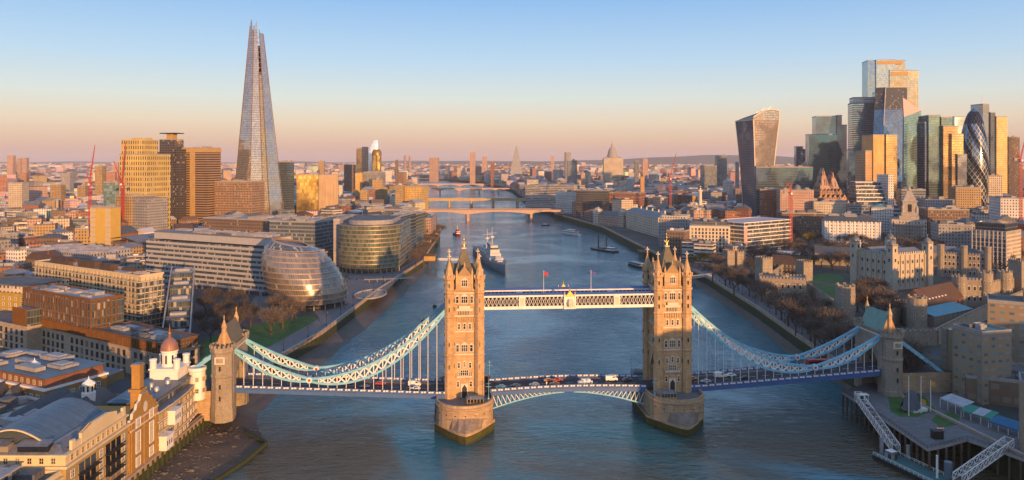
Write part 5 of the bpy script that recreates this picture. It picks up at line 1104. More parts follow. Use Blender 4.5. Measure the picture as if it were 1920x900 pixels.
b.loft([il(0), il(.4), il(.82)], 0, smooth=False); M_NAVY = GL('navy_glass', (.12, .20, .30), pu=3, pv=4, var=.4); b.build('shaft', M_NAVY, t)
b = MB(); b.loft([il(.82), il(1)], 0, smooth=False); b.face(il(1)); b.build('black_top', facade('black_mesh', (.045, .05, .06), (.09, .1, .12), 3, 4, .5, .5), t)
b = MB(); b.bar(il(0)[0], il(1)[0], 1.6); b.bar(il(0)[1], il(1)[1], 1.6); b.bar(il(1)[0], il(1)[1], 1.6); b.build('steel_frame', M_PLANT, t)
b = MB()
for k in range(9):
    f = k / 10; p, q = il(f)[0], il(f)[1]; m_ = [p.lerp(q, u) for u in (0, .5, 1)]; p2, q2 = il(f + .1)[0], il(f + .1)[1]; b.bar(m_[0] + Vector((0, -.3, 0)), p2.lerp(q2, .5) + Vector((0, -.3, 0)), .5); b.bar(m_[2] + Vector((0, -.3, 0)), p2.lerp(q2, .5) + Vector((0, -.3, 0)), .5)
b.build('bracing', M_PLANT, t)
# folded tower with the pink triangular top
Y = 1290; t = thing('folded_glass_tower', 'teal folded glass tower with a pink triangular sloping top', 'skyscraper', (PX(1712, Y), Y, G)); ox = PX(1712, Y); EXCL.append([(PX(1690, Y), 1280), (PX(1738, Y), 1280), (PX(1738, Y), 1330), (PX(1690, Y), 1330)])
def P3(px_, py, y=0): return (PX(px_, Y + y) - ox, y, PZ(py, Y + y) - G)
zb = 0
A_, B_, C_, D_ = P3(1693, 183, 8), P3(1695, 219, 0), P3(1727, 207, 6), P3(1713, 196, 30)
def dn(p, dx=0): return (p[0] + dx, p[1], 0)
b = MB(); b.face([dn(A_, -2), dn(B_, -1), B_, A_], 0); b.build('left_fold', M_PLANT, t)
b = MB(); b.face([dn(B_, -1), dn(C_, 4), C_, B_], 0, [(0, 0), (30, 0), (28, 170), (0, 165)]); b.build('front_fold', GL('teal_fold', (.22, .38, .38), pu=2.5, pv=4, var=.3), t)
b = MB(); b.face([dn(C_, 4), dn(D_, 8), D_, C_], 0, [(0, 0), (26, 0), (24, 180), (0, 170)]); b.face([dn(D_, 8), dn(A_, -2), A_, D_], 0); b.build('right_fold', M_GTEAL, t)
b = MB(); b.face([A_, B_, C_]); b.face([A_, C_, D_]); b.build('sloping_top', mat('rosy_metal', (.62, .34, .32), .55, .2, var=.05), t)
step_tower('copper_tower', 'brown gold block with rounded mirrored bays in front of the dark wedge tower', 1210, [(1638, 1661, 253, 0, 34, facade('copper_panels', (.50, .29, .11), (.40, .24, .1), 1.5, 12, .5, 1, gmetal=.4, blind=0), 'left_bay'), (1661.2, 1683, 253, -3, 34, M_GGOLD, 'mirrored_bay'), (1624, 1638, 283, 2, 30, facade('copper_low', (.42, .26, .14), (.3, .2, .12), 1.5, 4, .5, .6), 'low_wing')], R(5))
step_tower('two_tier_office', 'two tiered green blue office block standing apart left of the cluster', 1430, [(1517, 1566, 252, 0, 40, M_GGREEN, 'lower_block'), (1530, 1566, 218, 6, 40, M_GTEAL, 'upper_block'), (1566.2, 1575, 217, 2, 36, M_GDARK, 'dark_side'), (1575.2, 1584, 235, 4, 36, M_GDARK, 'right_block')], R(-12))
step_tower('small_grey_tower', 'short grey tower with a notched top left of the two tiered office', 1650, [(1493, 1505, 275, 0, 24, M_GGREY, 'shaft'), (1505.2, 1516, 280, 2, 24, M_GDARK, 'side')], R(-10))
step_tower('stepped_gold_tower', 'gold tower descending in glass steps, left of the bullet tower', 1200, [(1744, 1765, 216, 6, 40, M_GGREEN, 'tall_step'), (1765.2, 1784, 220, 3, 40, M_GGREEN, 'second_step'), (1766, 1792, 237, -2, 4.8, M_GGOLD, 'third_step'), (1778, 1798, 252, -8, 5.8, GL('amber_glass', (.62, .42, .2), pu=2, pv=4), 'fourth_step'), (1739, 1744, 229, 10, 30, M_GDARK, 'dark_edge'), (1786, 1802, 290, -12, 3.8, M_GGREY, 'low_step')], R(-7))
step_tower('pale_tower', 'pale blue glass tower showing behind the bullet tower', 1700, [(1790, 1812, 219, 0, 40, M_GBLUE, 'shaft')])
t = step_tower('antenna_tower', 'brown and gold stepped tower with a thin mast right of the bullet tower', 1560, [(1843, 1856, 195, 0, 36, M_GGREY, 'tall_shaft'), (1856.2, 1866, 211, -3, 36, M_GDARK, 'middle_shaft'), (1866.2, 1888, 219, -6, 36, facade('amber_offices', (.58, .38, .16), (.75, .5, .22), 3, 4, .7, .6, gmetal=.6), 'gold_shaft')], R(6))
b = MB(); b.tube((0, 0, 0), (0, 0, 26), .7, .25); b.build('mast', M_WHITE, t, (8, 12, PZ(195, 1560) - G))
tower('dark_slab_tower', 'plain dark brown slab tower at the right edge of the cluster', (1891, 1580), (1912, 1580), 24, PZ(257, 1580), facade('dark_brown_slab', (.08, .055, .05), (.05, .04, .04), 2, 3.6, .5, .5))
# bullet tower: diamond lattice with dark spiral bands
Y = 1250; t = thing('bullet_tower', 'bullet shaped glass tower with dark spiralling diamond bands', 'skyscraper', (PX(1826, Y), Y, G)); EXCL.append([(735, 1220), (805, 1220), (805, 1285), (735, 1285)])
zt = PZ(203, Y) - G; prof = []
for k in range(25):
    f = k / 24; r = 22.0 * (.86 + .14 * math.sin(math.pi * min(1, f / .62) * .5 + .0) if f < .45 else 1) * math.sqrt(max(0, 1 - max(0, (f - .40) / .60) ** 2.3)); prof.append((max(r, .05), zt * f))
m_, nt = newmat('diamond_glass'); uvn = nd(nt, 'ShaderNodeSeparateXYZ', {0: nd(nt, 'ShaderNodeTexCoord').outputs['UV']})
U, V = mth(nt, 'DIVIDE', uvn.outputs[0], 138.0), mth(nt, 'DIVIDE', uvn.outputs[1], zt)
def band(nn, tw, width, ph=0.0): return mth(nt, 'LESS_THAN', mth(nt, 'FRACT', mth(nt, 'ADD', mth(nt, 'ADD', mth(nt, 'MULTIPLY', U, nn), mth(nt, 'MULTIPLY', V, tw)), ph + 50)), width)
latt = mth(nt, 'MAXIMUM', band(18, 17, .12), band(18, -17, .12)); spir = band(6, 6 * .72, .38); fz = nd(nt, 'ShaderNodeTexWhiteNoise', {'Vector': nd(nt, 'ShaderNodeCombineXYZ', {0: mth(nt, 'FLOOR', mth(nt, 'MULTIPLY', U, 72)), 1: mth(nt, 'FLOOR', mth(nt, 'MULTIPLY', V, 44))}).outputs[0]}).outputs[0]
topk = mth(nt, 'GREATER_THAN', V, .86)
gc = mixc(nt, mth(nt, 'MAXIMUM', spir, topk), (.22, .27, .32, 1), (.03, .04, .06, 1)); gc = mixc(nt, 1.0, gc, ramp(nt, fz, [(0, (.6, .6, .6, 1)), (1, (1, 1, 1, 1))]), 'MULTIPLY'); gc = mixc(nt, latt, gc, mixc(nt, mth(nt, 'MAXIMUM', spir, topk), (.40, .40, .40, 1), (.06, .07, .09, 1)))
finish(nt, Base_Color=gc, Metallic=mth(nt, 'SUBTRACT', .85, mth(nt, 'MULTIPLY', latt, .6)), Roughness=mth(nt, 'ADD', .10, mth(nt, 'MULTIPLY', latt, .4)))
b = MB(); b.lathe(0, 0, prof, 48); b.build('glazing', m_, t)
b = MB(); b.lathe(0, 0, [(7.2, zt * .962), (5.8, zt * .975), (3.4, zt * .992), (.1, zt * 1.001)], 24); b.build('cap', M_NAVY, t)
# mid height blocks at the foot of the cluster
t = tower('green_glass_block', 'broad green glass block left of the stepped brick pyramid', (1445, 1130), (1524, 1115), 30, PZ(314, 1120), M_GGREEN); tower('teal_low_block', 'teal glass block beside the foot of the flared tower', (1418, 1120), (1446, 1115), 30, PZ(314, 1118), M_GTEAL)
EXCL.append([(PX(1525, 1060), 1050), (PX(1605, 1060), 1050), (PX(1605, 1060), 1110), (PX(1525, 1060), 1110)])
t = thing('stepped_gabled_offices', 'reddish stone offices stepping up into steep gables below the cluster', 'building', (PX(1528, 1060), 1060, G))
W = PX(1602, 1060) - PX(1528, 1060)
M_ROSE = facade('rose_granite', (.40, .23, .15), (.05, .045, .045), 2.4, 3.6, .45, .62, gmetal=.3)
for k, (x0, x1, y0, d, z) in enumerate(((0, W, 0, 48, 30), (4, W - 3, 4, 42, 38), (8, W - 7, 8, 36, 46), (12, W - 12, 12, 30, 54))):
    b = MB(); b.box(x0, x1, y0, y0 + d, 0 if k == 0 else z - 8, z, 0, 1)
    for j in range(6): xx = x0 + (x1 - x0) * (j + .5) / 6; b.gable(xx - 2.2, xx + 2.2, y0 - .3, y0 + 5, z, z + 4.2, 'y', 1, 0)
    b.build('stepped_storey', [M_ROSE, M_TILE], t)
for x0, x1, yo, zr in ((12, W * .52, 13, 88), (W * .5, W - 12, 17, 82)):
    b = MB(); b.hip(x0, x1, yo, yo + 26, 54, zr, 11); b.build('steep_roof', M_ROSE, t)
t = thing('terraced_glass_offices', 'white ribbed glass offices sloping down in terraces right of the stepped gables', 'building', (PX(1608, 1070), 1070, G)); W = PX(1692, 1070) - PX(1608, 1070); EXCL.append([(PX(1605, 1070), 1065), (PX(1695, 1070), 1065), (PX(1695, 1070), 1125), (PX(1605, 1070), 1125)])
for k in range(9):
    b = MB(); z = 24 + k * 5.4; b.box(k * 1.3, W - k * 2.0, k * 3.6, 50, z - 5.4 if k else 0, z, 0, 1); b.box(k * 1.3 - .3, W - k * 2.0 + .3, k * 3.6 - .5, k * 3.6 + 1.2, z - 1.1, z, 1, bottom=True); b.build('terrace_floor', [M_WSTRIP, M_WHITE], t)
b = MB(); b.box(W - 17, W - 9, 6, 40, 0, 78); b.build('stair_tower', FAC['white'][0], t)
for k, (x0, x1, yt, Y, mt, lab, d) in enumerate(((1608, 1640, 345, 1120, 'grey', 'grey striped block behind the terraced glass offices', 30), (1690, 1736, 356, 1080, 'glass', 'dark green glazed block right of the terraced glass offices', 30), (1425, 1462, 356, 1060, 'red', 'dark red brick block at the foot of the flared tower', 40), (1463, 1526, 357, 1020, 'pink', 'pinkish orange stone block with a small dome left of the stepped gables', 40),
      (1526, 1590, 379, 1000, 'cream', 'curved tan block with a pale roof in front of the stepped gables', 40), (1466, 1546, 400, 960, 'brown', 'long black fronted block behind the white ribboned office', 30), (1590, 1632, 385, 985, 'glass', 'low greenish glass block before the terraced glass offices', 36), (1634, 1676, 390, 975, 'white', 'low block with a turquoise roof left of the spired stone palace', 30), (1735, 1790, 375, 1010, 'grey', 'grey office right of the spired stone palace', 40),
      (1792, 1840, 352, 1120, 'stock', 'brownish block at the foot of the bullet tower', 30), (1841, 1880, 330, 1240, 'cream', 'cream block at the foot of the antenna tower', 30), (1876, 1930, 372, 900, 'white', 'white gridded building at the right edge below the dark slab tower', 40), (1740, 1818, 393, 900, 'brown', 'dark stone house row with chimneys left of the gridded corner office', 30), (1760, 1822, 422, 800, 'grey', 'low dark block in front of the gridded corner office', 30))):
    t = tower('city_office', lab, (x0, Y), (x1, Y - 8), d, PZ(yt, Y), FAC[mt][0], plant=5, seed=40 + k)
    if 'dome' in lab: b = MB(); b.lathe(0, 0, [(5, 0), (5, 2), (4.2, 5), (2, 7.4), (0, 8)], 12); t.part('dome', b, M_LEAD, loc=(t.w * .55, 10, t.h))
    if 'turquoise' in lab: b = MB(); b.hip(0, t.w, 0, 30, t.h + .2, t.h + 5, 12); t.part('pitched_roof', b, M_COPPER)
t = tower('gridded_corner_office', 'cream framed corner office with a dark roof storey right of the white castle keep', (1822, 690), (1888, 668), 36, PZ(432, 690), FAC['cream'][0], plant=0)
b = MB(); b.box(2, t.w - 2, 2, 34, t.h, t.h + 8, 0); t.part('roof_storey', b, M_GDARK)
for k in range(9): b = MB(); b.box(-.35, .35, -.6, 0, 0, t.h + .8); t.part('pilaster', b, M_CREAM, loc=(.4 + k * (t.w - .8) / 8, 0, 0))
for k in range(8): b = MB(); b.box(.6, t.w - .6, -.25, .02, 2.4, 5.0, 0); t.part('window_band', b, M_GDARK, loc=(0, 0, k * 4.0 - 1)) if k < 7 else None
# spired stone palace
t = Bld('spired_stone_palace', 'white stone palace with a tall tiered tower behind the castle keep', (1672, 905), (1738, 890), 44, PZ(413, 900)); M_PORT = mat('weathered_portland', (.44, .39, .33), .8, var=.2, brick=(1.6, .8)); t.walls(facade('palace_front', (.44, .39, .33), (.06, .06, .07), 3.4, 4.4, .4, .55, gmetal=.1)); t.roof(M_LEAD, par=1.2, pm=M_PORT)
for k in range(10): b = MB(); b.tube((0, 0, 6), (0, 0, t.h - 6), .9, .8, 8); t.part('column', b, M_PORT, loc=(6 + k * (t.w - 12) / 9, -1.2, 0))
b = MB(); b.box(3, t.w - 3, -2.4, .2, t.h - 6, t.h - 3.4, 0, bottom=True); b.box(8, t.w - 8, -.4, 12, t.h, t.h + 5); t.part('entablature', b, M_PORT)
b = MB(); c = t.w * .53
b.box(c - 9, c + 9, 4, 22, t.h, t.h + 9, 0); b.box(c - 7.4, c + 7.4, 5.6, 20.4, t.h + 9, t.h + 22, 0); b.box(c - 2, c + 2, 5.3, 5.8, t.h + 10, t.h + 19, 1); b.box(c - 8.4, c + 8.4, 4.6, 21.4, t.h + 22, t.h + 23.4, 0, bottom=True)
b.loft([[(c - 7, 6, t.h + 23.4), (c + 7, 6, t.h + 23.4), (c + 7, 20, t.h + 23.4), (c - 7, 20, t.h + 23.4)], [(c - 2, 11, t.h + 35), (c + 2, 11, t.h + 35), (c + 2, 15, t.h + 35), (c - 2, 15, t.h + 35)]], 0, smooth=False)
b.lathe(c, 13, [(2, 35 + t.h), (2, 37.5 + t.h), (.2, 40 + t.h), (.05, 43 + t.h)], 8, 0, False)
for sx in (-1, 1): b.lathe(c + sx * 7.6, 6, [(1.6, t.h + 9), (1.5, t.h + 15), (.1, t.h + 18)], 8, 0, False)
t.part('tiered_tower', b, [M_PORT, M_BLACK])
t = Bld('white_stone_terrace', 'long white stone terrace with rows of arched windows left of the spired stone palace', (1546, 880), (1652, 862), 34, PZ(416, 872)); t.walls(FAC['white'][0]); b = MB(); b.hip(-.3, t.w + .3, -.3, 34.3, t.h, t.h + 6, 9); t.part('roof', b, M_SLATE); t.plant(5, z=t.h + 5, hmax=3, seed=6)
for k in range(14): b = MB(); b.box(-.7, .7, -.5, .1, 0, t.h + .6); t.part('pilaster', b, M_WHITE, loc=(.8 + k * (t.w - 1.6) / 13, 0, 0))
# white ribboned office and its neighbours on the quay
t = Bld('white_ribboned_office', 'sleek office with white floor ribbons and a pale pink flat roof near the castle trees', (1395, 797), (1483, 846), 44, 41); t.walls(M_WSTRIP); t.bands(M_WHITE, fl(3, 7, 4.2), .9, .4); t.roof(mat('pink_roof', (.48, .38, .38), .8, var=.1), par=.5, pm=M_WHITE)
b = MB(); b.box(-.3, 5, -.5, .2, 0, 28); t.part('pink_panel', b, mat('pink_panel', (.5, .33, .28), .6))
t = Bld('cream_grid_office', 'cream block with a dense grid of square windows by the quay', (1293, 800), (1369, 790), 40, PZ(424, 795)); t.walls(M_CREAM)
WQ = sash(1.9, 2.6, M_CREAM, 1, .1, .1); us = spread(11, t.w, 1.2); t.wins(WQ, 'f', us, fl(2, 8, 3.7)[:7]); t.wins(WQ, 'l', spread(4, 40), fl(2, 6, 3.7)[:5]); b = MB(); b.box(2.5, t.w - 2.5, 2.5, 37, t.h, t.h + 4); t.part('roof_storey', b, FAC['glass'][0]); t.roof(M_FLAT, z=t.h + 4, par=.4, x=(2.5, t.w - 2.5), y=(2.5, 37)); t.plant(5, z=t.h + 4, x=(5, t.w - 5), y=(5, 33), seed=12)
t = Bld('grey_quay_office', 'grey stone office with a turret like corner left of the cream grid block', (1235, 862), (1291, 850), 40, PZ(411, 856)); t.walls(FAC['grey'][0]); t.bands(M_PALE, fl(4, 6, 4.4), .5, .25); b = MB(); b.box(3, t.w - 3, 3, 36, t.h, t.h + 3.6); t.part('roof_storey', b, FAC['cream'][0]); b = MB(); b.lathe(0, 0, [(4, 0), (4, 2), (2.5, 4.4), (.2, 6)], 10); t.part('cupola', b, M_LEAD, loc=(t.w * .5, 8, t.h + 3.6)); t.plant(3, z=t.h + 3.6, x=(5, t.w - 5), y=(14, 33), seed=2)
t = Bld('long_quay_house', 'long pale stone quay house with a colonnaded centre and grey roof along the river', (1174, 1095), (1234, 960), 24, PZ(404, 1000)); t.walls(FAC['cream'][0]); b = MB(); b.hip(-.4, t.w + .4, -.4, 24.4, t.h, t.h + 5, 9); t.part('roof', b, M_LEAD)
for k in range(16): b = MB(); b.box(-.5, .5, -.6, 0, 3, t.h - 1); t.part('pilaster', b, M_CREAM, loc=(3 + k * (t.w - 6) / 15, 0, 0))
for k in range(6): b = MB(); b.box(-.8, .8, -.8, .8, 0, 4.5); t.part('chimney', b, M_CREAM, loc=(8 + k * (t.w - 16) / 5, 12, t.h + 4))
t = Bld('market_hall', 'tan riverside market hall with two corner pavilions beyond the long quay house', (1112, 1160), (1172, 1105), 36, PZ(404, 1130)); t.walls(FAC['pink'][0]); b = MB(); b.hip(-.4, t.w + .4, -.4, 36.4, t.h, t.h + 5, 14); t.part('roof', b, M_SLATE)
for x in (2, t.w - 12): b = MB(); b.box(0, 10, -1.5, 9, 0, t.h + 6); b.hip(-.5, 10.5, -2, 9.5, t.h + 6, t.h + 11, 4); t.part('pavilion', b, FAC['cream'][0], loc=(x, 0, 0))
for k, (A, B_, d, yt, mt, lab) in enumerate((((1080, 1290), (1141, 1270), 45, 357, 'brown', 'dark riverside offices with pale floor stripes right of the first road bridge'), ((1142, 1275), (1200, 1255), 45, 362, 'red', 'dark brick riverside block next to the striped dark offices'), ((1042, 1420), (1080, 1380), 40, 360, 'white', 'white riverside block at the end of the first road bridge'), ((985, 1560), (1076, 1500), 50, 348, 'strip', 'white slab edged offices above the first road bridge'))):
    t = Bld('riverside_offices', lab, A, B_, d, PZ(yt, (A[1] + B_[1]) / 2)); t.walls(FAC[mt][0] if mt != 'brown' else M_GDARK)
    t.bands(M_PALE if k == 3 else (M_TILE if k == 0 else M_CONC), fl(5, int(t.h / 4.4) - 1, 4.4), .9 if k == 3 else .6, .35); t.roof(M_PALE, par=.8); t.plant(5, seed=60 + k)
# column with the gilded urn, chimney-like church tower, cathedral dome
def column(px_, Y, yt, label, r0=2.6):
    t = thing('monument_column', label, 'column', (PX(px_, Y), Y, G)); z = PZ(yt, Y) - G; b = MB(); b.box(-4, 4, -4, 4, 0, 9); b.lathe(0, 0, [(r0 * 1.1, 9), (r0 * .9, z - 8)], 12); b.box(-3, 3, -3, 3, z - 8, z - 6.4, bottom=True); b.lathe(0, 0, [(1.4, z - 6.4), (1.2, z - 3)], 8); b.build('shaft', M_CREAM, t); b = MB(); b.lathe(0, 0, [(.5, z - 3), (1.5, z - 1.8), (1.1, z - .6), (.2, z)], 8); b.build('urn', M_GOLD, t)
column(1313, 1080, 348, 'pale stone column with a gilded urn rising among rooftops near the cream grid block')
t = thing('brick_tower', 'tall tan square tower behind the dark brick riverside block', 'tower', (PX(1204, 1330), 1330, G)); b = MB(); b.box(-3.4, 3.4, -3.4, 3.4, 0, PZ(332, 1330) - G); b.box(-3.8, 3.8, -3.8, 3.8, PZ(334, 1330) - G, PZ(332, 1330) - G + .8, bottom=True); b.build('shaft', mat('tan_stone', (.40, .24, .13), .8), t); b = MB(); b.lathe(0, 0, [(1.5, 0), (1.2, 5), (.1, 9)], 8); b.build('cap', M_TILE, t, (0, 0, PZ(332, 1330) - G))
Y = 2500; t = thing('domed_cathedral', 'distant cathedral with a dark ribbed dome and lantern on the north skyline', 'cathedral', (PX(1148, Y), Y, G)); b = MB(); b.box(-30, 34, -16, 16, 0, PZ(306, Y) - G); b.hip(-30, 34, -16, 16, PZ(306, Y) - G, PZ(303, Y) - G, 12); b.build('nave', FAC['cream'][0], t); zc = PZ(302, Y) - G
b = MB(); b.lathe(0, 0, [(17, zc - 6), (17, zc + 5), (15, zc + 6), (15, zc + 12), (14, zc + 13)], 20); b.build('drum', M_CONC, t); b = MB(); b.lathe(0, 0, [(14, zc + 13), (12.8, zc + 19), (9, zc + 26), (4, zc + 31)], 20); b.build('dome', M_PALE, t); b = MB(); b.lathe(0, 0, [(4, zc + 31), (3.6, zc + 38), (1.4, zc + 42), (.8, zc + 48), (.2, zc + 52)], 10); b.build('lantern', M_STONE, t); t.location = (PX(1148, 3000), 3000, G); t.scale = (1.2,) * 3
t = thing('pink_gabled_tower', 'pink stone tower with a gabled top left of the domed cathedral', 'tower', (PX(1093, 2000), 2000, G)); b = MB(); b.box(-5, 5, -5, 5, 0, PZ(325, 2000) - G); b.gable(-5, 5, -5, 5, PZ(325, 2000) - G, PZ(320, 2000) - G, 'y'); b.build('shaft', FAC['pink'][0], t)
# ------------------------------------------------------------------ the castle on the north bank
M_KEEP = mat('keep_stone', (0.52, 0.46, 0.37), .85, var=.12, brick=(1.0, .5))
def crenel(b, p, q, z, step=2.2, t=.7, h=1.2, mi=0):
    p, q = Vector((p[0], p[1], 0)), Vector((q[0], q[1], 0)); L = (q - p).length; n = max(1, int(L / step))
    for i in range(n): a, c = p + (q - p) * (i + .12) / n, p + (q - p) * (i + .68) / n; b.bar((a.x, a.y, z + h / 2), (c.x, c.y, z + h / 2), t, h, mi)
def slit(w, h):
    m = MB(); m.box(-w / 2 - .2, w / 2 + .2, -.12, 0, -.2, h + .2, 0, bottom=True); m.face([(-w / 2, -.14, 0), (w / 2, -.14, 0), (w / 2, -.14, h * .75), (0, -.14, h), (-w / 2, -.14, h * .75)], 1); return m.mesh('window', [M_CREAM, M_BLACK])
SL1, SL2 = slit(1.5, 3.0), slit(.6, 1.8)
kp = thing('castle_keep', 'big pale square castle keep with four domed corner turrets', 'castle', (288, 570, G), R(25)); EXCL.append([(262, 560), (330, 560), (330, 640), (262, 640)])
W, D, Hh = 40.0, 33.0, 27.0
b = MB(); b.box(0, W, 0, D, -1, Hh, 0, 1); b.box(-.5, W + .5, -.5, D + .5, -1, 3, 0)
for p_, q_ in (((0, 0), (W, 0)), ((W, 0), (W, D)), ((W, D), (0, D)), ((0, D), (0, 0))): crenel(b, p_, q_, Hh, 2.4, .8, 1.5)
b.build('wall', [M_KEEP, M_LEAD], kp)
for k in range(7):
    b = MB(); b.box(-.7, .7, -.75, 0, 0, Hh - .8); o = b.build('buttress', M_KEEP, kp, (4.0 + k * 5.4, 0, 0))
for k in range(6): child(o, kp, (0, D - 4.0 - k * 5.0, 0), -math.pi / 2)
for z, me in ((5, SL1), (12, SL1), (19.5, SL1)):
    for k in range(6): mobj('window', me, kp, (6.7 + k * 5.4, -.02, z))
    for k in range(5): mobj('window', me, kp, (-.02, D - 6.5 - k * 5, z), -math.pi / 2)
b = MB(); b.gable(2, W - 2, 2, D / 2 - .3, Hh, Hh + 3.5, 'x'); b.gable(2, W - 2, D / 2 + .3, D - 2, Hh, Hh + 3.5, 'x'); b.build('roof', M_LEAD, kp)
for x, y, rr in ((0, 0, 0), (W, 0, 0), (0, D, 0), (W, D, 1)):
    t = MB()
    if rr: t.lathe(0, 0, [(4.2, -1), (4.2, Hh + 7)], 14, 0, False)
    else: t.box(-2.8, 2.8, -2.8, 2.8, -1, Hh + 7.0, 0)
    for k in range(4): t.box(-2.9, 2.9, -2.9, 2.9, Hh + 7.0, Hh + 7.7, 0)
    crenel(t, (-2.8, -2.8), (2.8, -2.8), Hh + 7.7, 1.5, .5, .8); crenel(t, (-2.8, 2.8), (2.8, 2.8), Hh + 7.7, 1.5, .5, .8); crenel(t, (-2.8, -2.8), (-2.8, 2.8), Hh + 7.7, 1.5, .5, .8); crenel(t, (2.8, -2.8), (2.8, 2.8), Hh + 7.7, 1.5, .5, .8)
    for f in range(4):
        a_ = f * math.pi / 2
        for z in (Hh + 2.5, Hh - 5): t.box(2.84 * math.sin(a_) - .45, 2.84 * math.sin(a_) + .45, -2.84 * math.cos(a_) - .45, -2.84 * math.cos(a_) + .45, z, z + 2.4, 1)
    tt = t.build('turret', [M_KEEP, M_BLACK], kp, (x, y, 0))
    t = MB(); t.lathe(0, 0, [(2.5, 0), (2.7, .8), (2.5, 2), (1.6, 3.1), (.5, 3.8), (.15, 4.4), (.1, 6.2)], 14); t.box(-.6, .6, -.06, .06, 5.6, 6.3, 0); t.build('onion_cap', M_LEAD, tt, (0, 0, Hh + 7.7))
def castle_tower(px_, py, zt, r, label, rnd_=True, n=14, z0=G, m=None):
    x, y = gp(px_, py); t = thing('castle_tower', label, 'tower', (x, y, z0), R(20)); h = zt - z0; b = MB()
    if rnd_: b.lathe(0, 0, [(r * 1.08, -2), (r, 3), (r, h), (r - .8, h), (r - .8, h - 1), (.05, h - 1)], n, 0, False)
    else: b.box(-r, r, -r, r, -2, h)
    for k in range(n):
        a_ = 2 * math.pi * k / n
        if rnd_ and k % 2 == 0: b.bar(((r - .35) * math.cos(a_ - .16), (r - .35) * math.sin(a_ - .16), h + .6), ((r - .35) * math.cos(a_ + .16), (r - .35) * math.sin(a_ + .16), h + .6), .7, 1.2)
    if not rnd_:
        for p_, q_ in (((-r, -r), (r, -r)), ((r, -r), (r, r)), ((r, r), (-r, r)), ((-r, r), (-r, -r))): crenel(b, p_, q_, h, 1.9, .6, 1.2)
    b.build('wall', m or M_RAG, t)
    for k in range(3):
        for z in ((h * .35, h * .7)):
            a_ = R(-150 + 45 * k); rr = r + .02
            if rnd_: mobj('window', SL2, t, (rr * math.cos(a_), rr * math.sin(a_), z), a_ + math.pi / 2)
            elif k < 2: mobj('window', SL2, t, ((-.4 + k * .9) * r, -r - .02, z))
    EXCL.append([(x - r, y - r), (x + r, y - r), (x + r, y + r), (x - r, y + r)]); return t
def castle_wall(pts, z0, zt, label, th=2.2):
    b = MB()
    for p_, q_ in zip(pts, pts[1:]):
        p2, q2 = Vector((p_[0], p_[1], 0)), Vector((q_[0], q_[1], 0)); d = (q2 - p2).normalized(); n_ = Vector((d.y, -d.x, 0)) * th / 2
        b.prism([(p2 + n_)[:2], (q2 + n_)[:2], (q2 - n_)[:2], (p2 - n_)[:2]], z0, zt); crenel(b, (p2 + n_ * .7)[:2], (q2 + n_ * .7)[:2], zt, 2.6, .6, 1.3)
    return tag(b.build('curtain_wall', M_RAG), label, 'wall')
def hall(name, label, A, B, d, ztop, roof_m, zr, wall_m=None, along='x', wn=0, cat='building'):
    t = Bld(name, label, A, B, d, ztop, cat=cat); t.walls(wall_m or M_RAG); b = MB(); b.gable(-.4, t.w + .4, -.4, d + .4, t.h, zr - G, along, 0, 1); t.part('roof', b, [roof_m, wall_m or M_RAG])
    if wn: t.wins(SL2, 'f', spread(wn, t.w), [t.h * .25, t.h * .62])
    return t
# water gate range by the wharf
gt = Bld('castle_gatehouse', 'tan ragstone gatehouse range with battlements beside the wharf trees', (1424, 530), (1512, 520), 16, 25); gt.walls(M_RAG); b = MB()
for p_, q_ in (((0, 0), (gt.w, 0)), ((gt.w, 0), (gt.w, 16)), ((gt.w, 16), (0, 16)), ((0, 16), (0, 0))): crenel(b, p_, q_, gt.h, 2.2, .6, 1.3)
gt.part('battlement', b, M_RAG); gt.roof(M_LEAD, par=0, ins=1); gt.wins(SL1, 'f', spread(7, gt.w), [4, 9.5])
b = MB(); b.box(4, 13, -3.5, 0, -1, 12); crenel(b, (4, -3.2), (13, -3.2), 12, 1.8, .5, 1.1); b.box(6.5, 9.5, -3.6, -3.4, 0, 6, 1); gt.part('porch', b, [M_RAG, M_BLACK])
castle_tower(1432, 553, 36, 4.4, 'square tan turret at the river end of the ragstone gatehouse', False); castle_tower(1508, 548, 32, 4.2, 'square tan turret at the inland end of the ragstone gatehouse', False); castle_tower(1470, 563, 27, 3.4, 'low round bastion in front of the ragstone gatehouse')
castle_tower(1585, 603, 31, 5.6, 'tall grey round tower standing at the corner of the castle lawn'); castle_tower(1366, 503, 25, 4.0, 'left of two small tan towers at the far end of the castle wharf', False); castle_tower(1384, 503, 24, 3.8, 'right of two small tan towers at the far end of the castle wharf', False)
castle_wall([gp(1515, 556), gp(1545, 580), gp(1583, 606)], G - 1, 19, 'old castle wall running down to the tall grey round tower'); castle_wall([gp(1440, 535), gp(1478, 505), gp(1530, 492)], G - 1, 17, 'low castle wall behind the gatehouse range')
castle_wall([(196, 408), (204, 402), (227, 403), (281, 456), (343, 512), (420, 580)], G - 2, 17, 'long outer curtain wall of the castle sweeping right behind the turquoise roofed gate', 3)
castle_tower(1719, 615, 27, 5.4, 'stout round tower with battlements at the near corner of the castle'); castle_tower(1690, 600, 20, 4.2, 'low ruined square tower left of the stout round tower', False)
castle_wall([gp(1640, 625), gp(1690, 603), gp(1715, 616)], G - 1, 18, 'short castle wall left of the stout round tower')
hall('tiled_roof_hall', 'long half timbered hall under a brown tiled roof with small white rooflights', (1737, 462), (1806, 492), 15, 18.5, M_TILE, 27.5, M_BRICKR, wn=8)
th = bpy.data.objects['tiled_roof_hall']
for k in range(7): b = MB(); b.box(-.7, .7, -.5, .5, 0, .7); o = b.build('rooflight', M_WHITE, th, (4 + k * 4.3, 2.2, 12.2))
